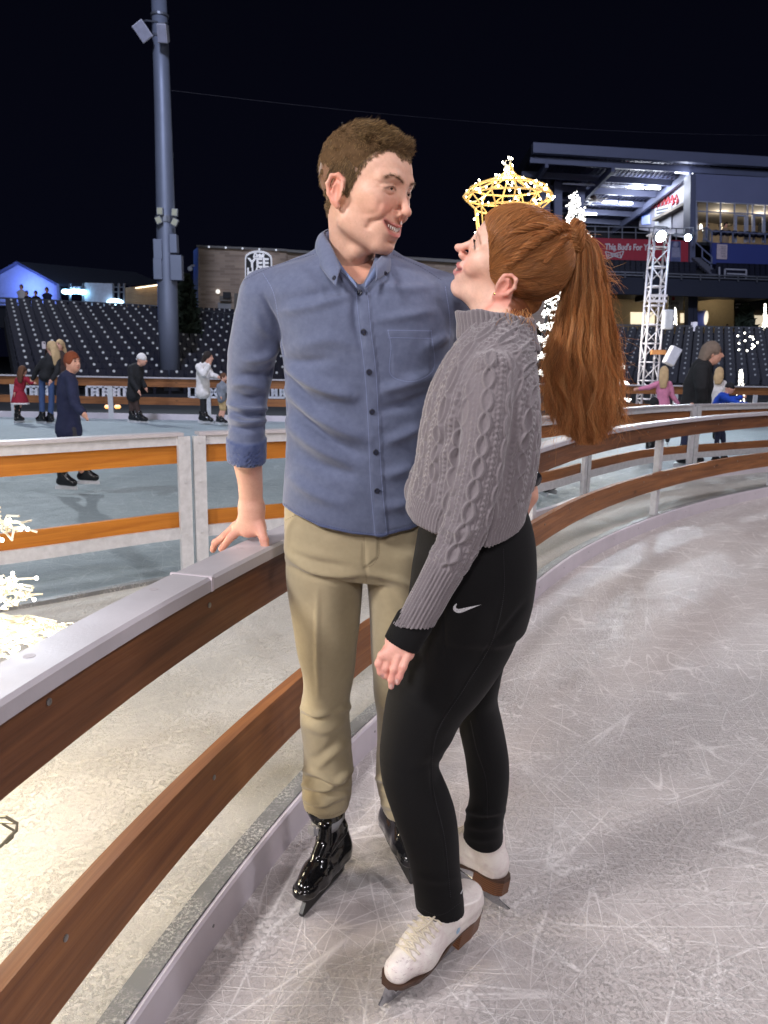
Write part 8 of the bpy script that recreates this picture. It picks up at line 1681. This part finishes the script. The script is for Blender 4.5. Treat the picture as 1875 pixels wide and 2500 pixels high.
def figure_skate(heel, toe, label, roll=0.0, lean=(0, 0), top=.205):
    heel = np.asarray(heel, float); toe = np.asarray(toe, float); f = toe-heel; s = np.linalg.norm(f)/.30; R = axes(f) @ np.array(Matrix.Rotation(roll, 3, 'Y')); O = (heel+toe)/2; O[2] = 0; loc = lambda P: ((P-O) @ R)/s; W = lambda p: O+s*(np.asarray(p, float) @ R.T)
    sole_z = lambda y: np.interp(y, [-.14, -.07, .0, .06, .15], [.090, .086, .066, .052, .056])
    halfw = lambda y: np.interp(y, [-.145, -.13, -.09, -.03, .04, .095, .135, .157], [.010, .026, .033, .030, .038, .040, .030, .008])
    def boot(P):
        L = loc(P); d = chain(L, [(0, -.098, .118), (0, -.03, .105), (0, .055, .082), (0, .119, .073)], [.034, .034, .0395, .0285], .02)
        d = smin(d, Loft([(0, -.088, .10), (0, -.082, .155), (lean[0]*.5, -.070, .205), (lean[0], -.066, .275)], [.034, .035, .036, .042], [.040, .042, .044, .050], (0, 1, 0), n=14)(L), .025)
        d = smin(d, chain(L, [(0, -.045, .178), (0, .0, .135), (0, .05, .102)], [.026, .028, .028], .01), .02)
        d = smax(d, np.abs(L[:, 0])-halfw(L[:, 1])-.35*np.maximum(L[:, 2]-.11, 0)-.004, .006)
        d = np.maximum(d, sole_z(L[:, 1])+.004-L[:, 2]); d = np.maximum(d, L[:, 2]-top)
        th = np.exp(-((np.abs(L[:, 0])-.011)/.0035)**2)*sstep(.085, .06, L[:, 1])*sstep(-.05, -.03, L[:, 1]); return (d+.0022*th)*s
    V, Q = sdf_mesh(boot, O+np.array([-.23, -.23, .02]), O+np.array([.23, .23, .33]), .0026); Lv = loc(V); b = bigmesh('skate', V, Q, M_leather, woman, True, {'toe': sstep(.03, .13, Lv[:, 1])}); b['label'] = label
    ys = np.linspace(-.143, .155, 60); top = np.array([[halfw(y), y, sole_z(y)+.006] for y in ys]); bot = np.array([[halfw(y), y, sole_z(y)-.003] for y in ys]); m = MB(); V_ = []; n = len(ys)
    for sg in (1, -1):
        for arr in (top, bot): V_ += [W((sg*q[0]*.97, q[1], q[2])) for q in arr]
    F_ = []
    for i in range(n-1): F_ += [(i, i+1, n+i+1, n+i), (2*n+i, 3*n+i, 3*n+i+1, 2*n+i+1), (n+i, n+i+1, 3*n+i+1, 3*n+i), (i, 2*n+i, 2*n+i+1, i+1)]
    m.add(V_, F_+[(0, n, 3*n, 2*n), (n-1, 3*n-1, 4*n-1, 2*n-1)]); m.build('sole', plain('sole_edge', srgb(66, 44, 32), .45), b)
    m = MB(); hp = [(x*.96, y) for x, y in [(halfw(y), y) for y in np.linspace(-.142, -.052, 12)]]; poly = [(x, y) for x, y in hp]+[(-x, y) for x, y in hp[::-1]]; m.prism([W((x, y, sole_z(y)-.0035)) for x, y in poly], W((0, .006, -.040))-W((0, 0, 0))); m.build('heel', M_sole, b)
    m = MB(); pr = [(.150, .052), (.158, .030), (.168, .014), (.158, .006), (.150, .0085), (.142, .002), (.08, .0002), (.0, -.0004), (-.10, .001), (-.152, .010), (-.156, .016), (-.120, .022), (-.118, .046), (-.098, .046), (-.070, .028), (.02, .026), (.055, .034), (.062, .050)]; m.prism([W((.0019, y, z)) for y, z in pr], W((-.0038, 0, 0))-W((0, 0, 0)))
    m.box(W((0, .10, .0495)), (.045*s, .09*s, .003*s), R=R); m.box(W((0, -.105, .0455)), (.040*s, .055*s, .003*s), R=R); m.build('blade', M_blade, b)
    # tongue, laces, eyelets
    Tb = BVHTree.FromPolygons([Vector(a) for a in V], [tuple(int(i) for i in q) for q in Q])
    def onb(x, y, z0=.30, off=.0012):
        o = W((x*.55, y+.09, z0)); d = W((x, y, .10))-o; d /= np.linalg.norm(d); h = Tb.ray_cast(Vector(o), Vector(d)); return None if h[0] is None else np.array(h[0])+np.array(h[1])*off
    rowsL = [(-.030+.0160*i, .0165+.0008*i*(1 if i < 6 else 0)) for i in range(9)]; ey = MB(); lc = MB()
    pts = {(sg, i): onb(sg*x, y) for i, (y, x) in enumerate(rowsL) for sg in (1, -1)}
    for k, p in pts.items():
        if p is not None: ey.ball(p, .0022*s, 6)
    for i in range(9):
        a_, b_ = pts[(1, i)], pts[(-1, i)]
        if a_ is None or b_ is None: continue
        up = (R @ np.array([0, .35, 1.0])); up /= np.linalg.norm(up); c_ = (a_+b_)/2+up*.004*s; out_a = a_+(a_-b_)*.32-up*.003*s; out_b = b_+(b_-a_)*.32-up*.003*s
        lc.tube([out_a, a_+up*.001, c_, b_+up*.001, out_b], .0025*s, 6)
        if i < 8 and pts[(-1, i+1)] is not None and pts[(1, i+1)] is not None: lc.tube([a_+up*.001, (a_+pts[(-1, i+1)])/2+up*.006*s, pts[(-1, i+1)]+up*.001], .0025*s, 6); lc.tube([b_+up*.001, (b_+pts[(1, i+1)])/2+up*.0075*s, pts[(1, i+1)]+up*.001], .0025*s, 6)
    ct = onb(0.004, .0)
    if ct is not None:
        pp = [onb(-.004, -.03), onb(-.010, .0), onb(-.006, .03), onb(.002, .056)]; pp = [p+(R @ np.array([0, .3, 1.0]))*.007*s for p in pp if p is not None]
        if len(pp) > 2: lc.tube(curve3(pp, 16), .0021*s, 6)
    ey.build('eyelets', M_eye, b); lc.build('laces', M_lace, b, True)
    m = MB()
    for i in range(30):
        y = -.035+.105*i/29; p = onb(0, y, off=-.0004)
        if p is not None: m.ball(p, .012*s, 6, (1, 1, .35)) if False else None
    return b, onb, W, Tb
b1, onb1, W1_, T1 = figure_skate(atz(1160, 2276, 0), atz(938, 2456, 0), 'scuffed white figure skate with cream laces, nearest the camera', roll=-.10, top=.152)
b2, onb2, W2_, T2 = figure_skate((.336, 1.708, 0), (.150, 1.930, 0), 'white figure skate turned away, brown stacked heel towards the camera')
st_ = MB(); hh_ = T1.ray_cast(Vector(CAMP), Vector(ray(1118, 2272)).normalized())
if hh_[0] is not None: c = np.array(hh_[0]); n_ = np.array(hh_[1]); tx = np.cross(n_, (0, 0, 1)); tx /= np.linalg.norm(tx); ty = np.cross(n_, tx); st_.prism([c+n_*.0006+tx*a_+ty*b_ for a_, b_ in [(-.008, -.004), (.002, -.009), (.008, -.002), (.004, .008), (-.006, .007)]], n_*.0004); st_.build('blue_mark', plain('ink_blue', srgb(150, 180, 206), .5, var=.3, scale=200), b1)
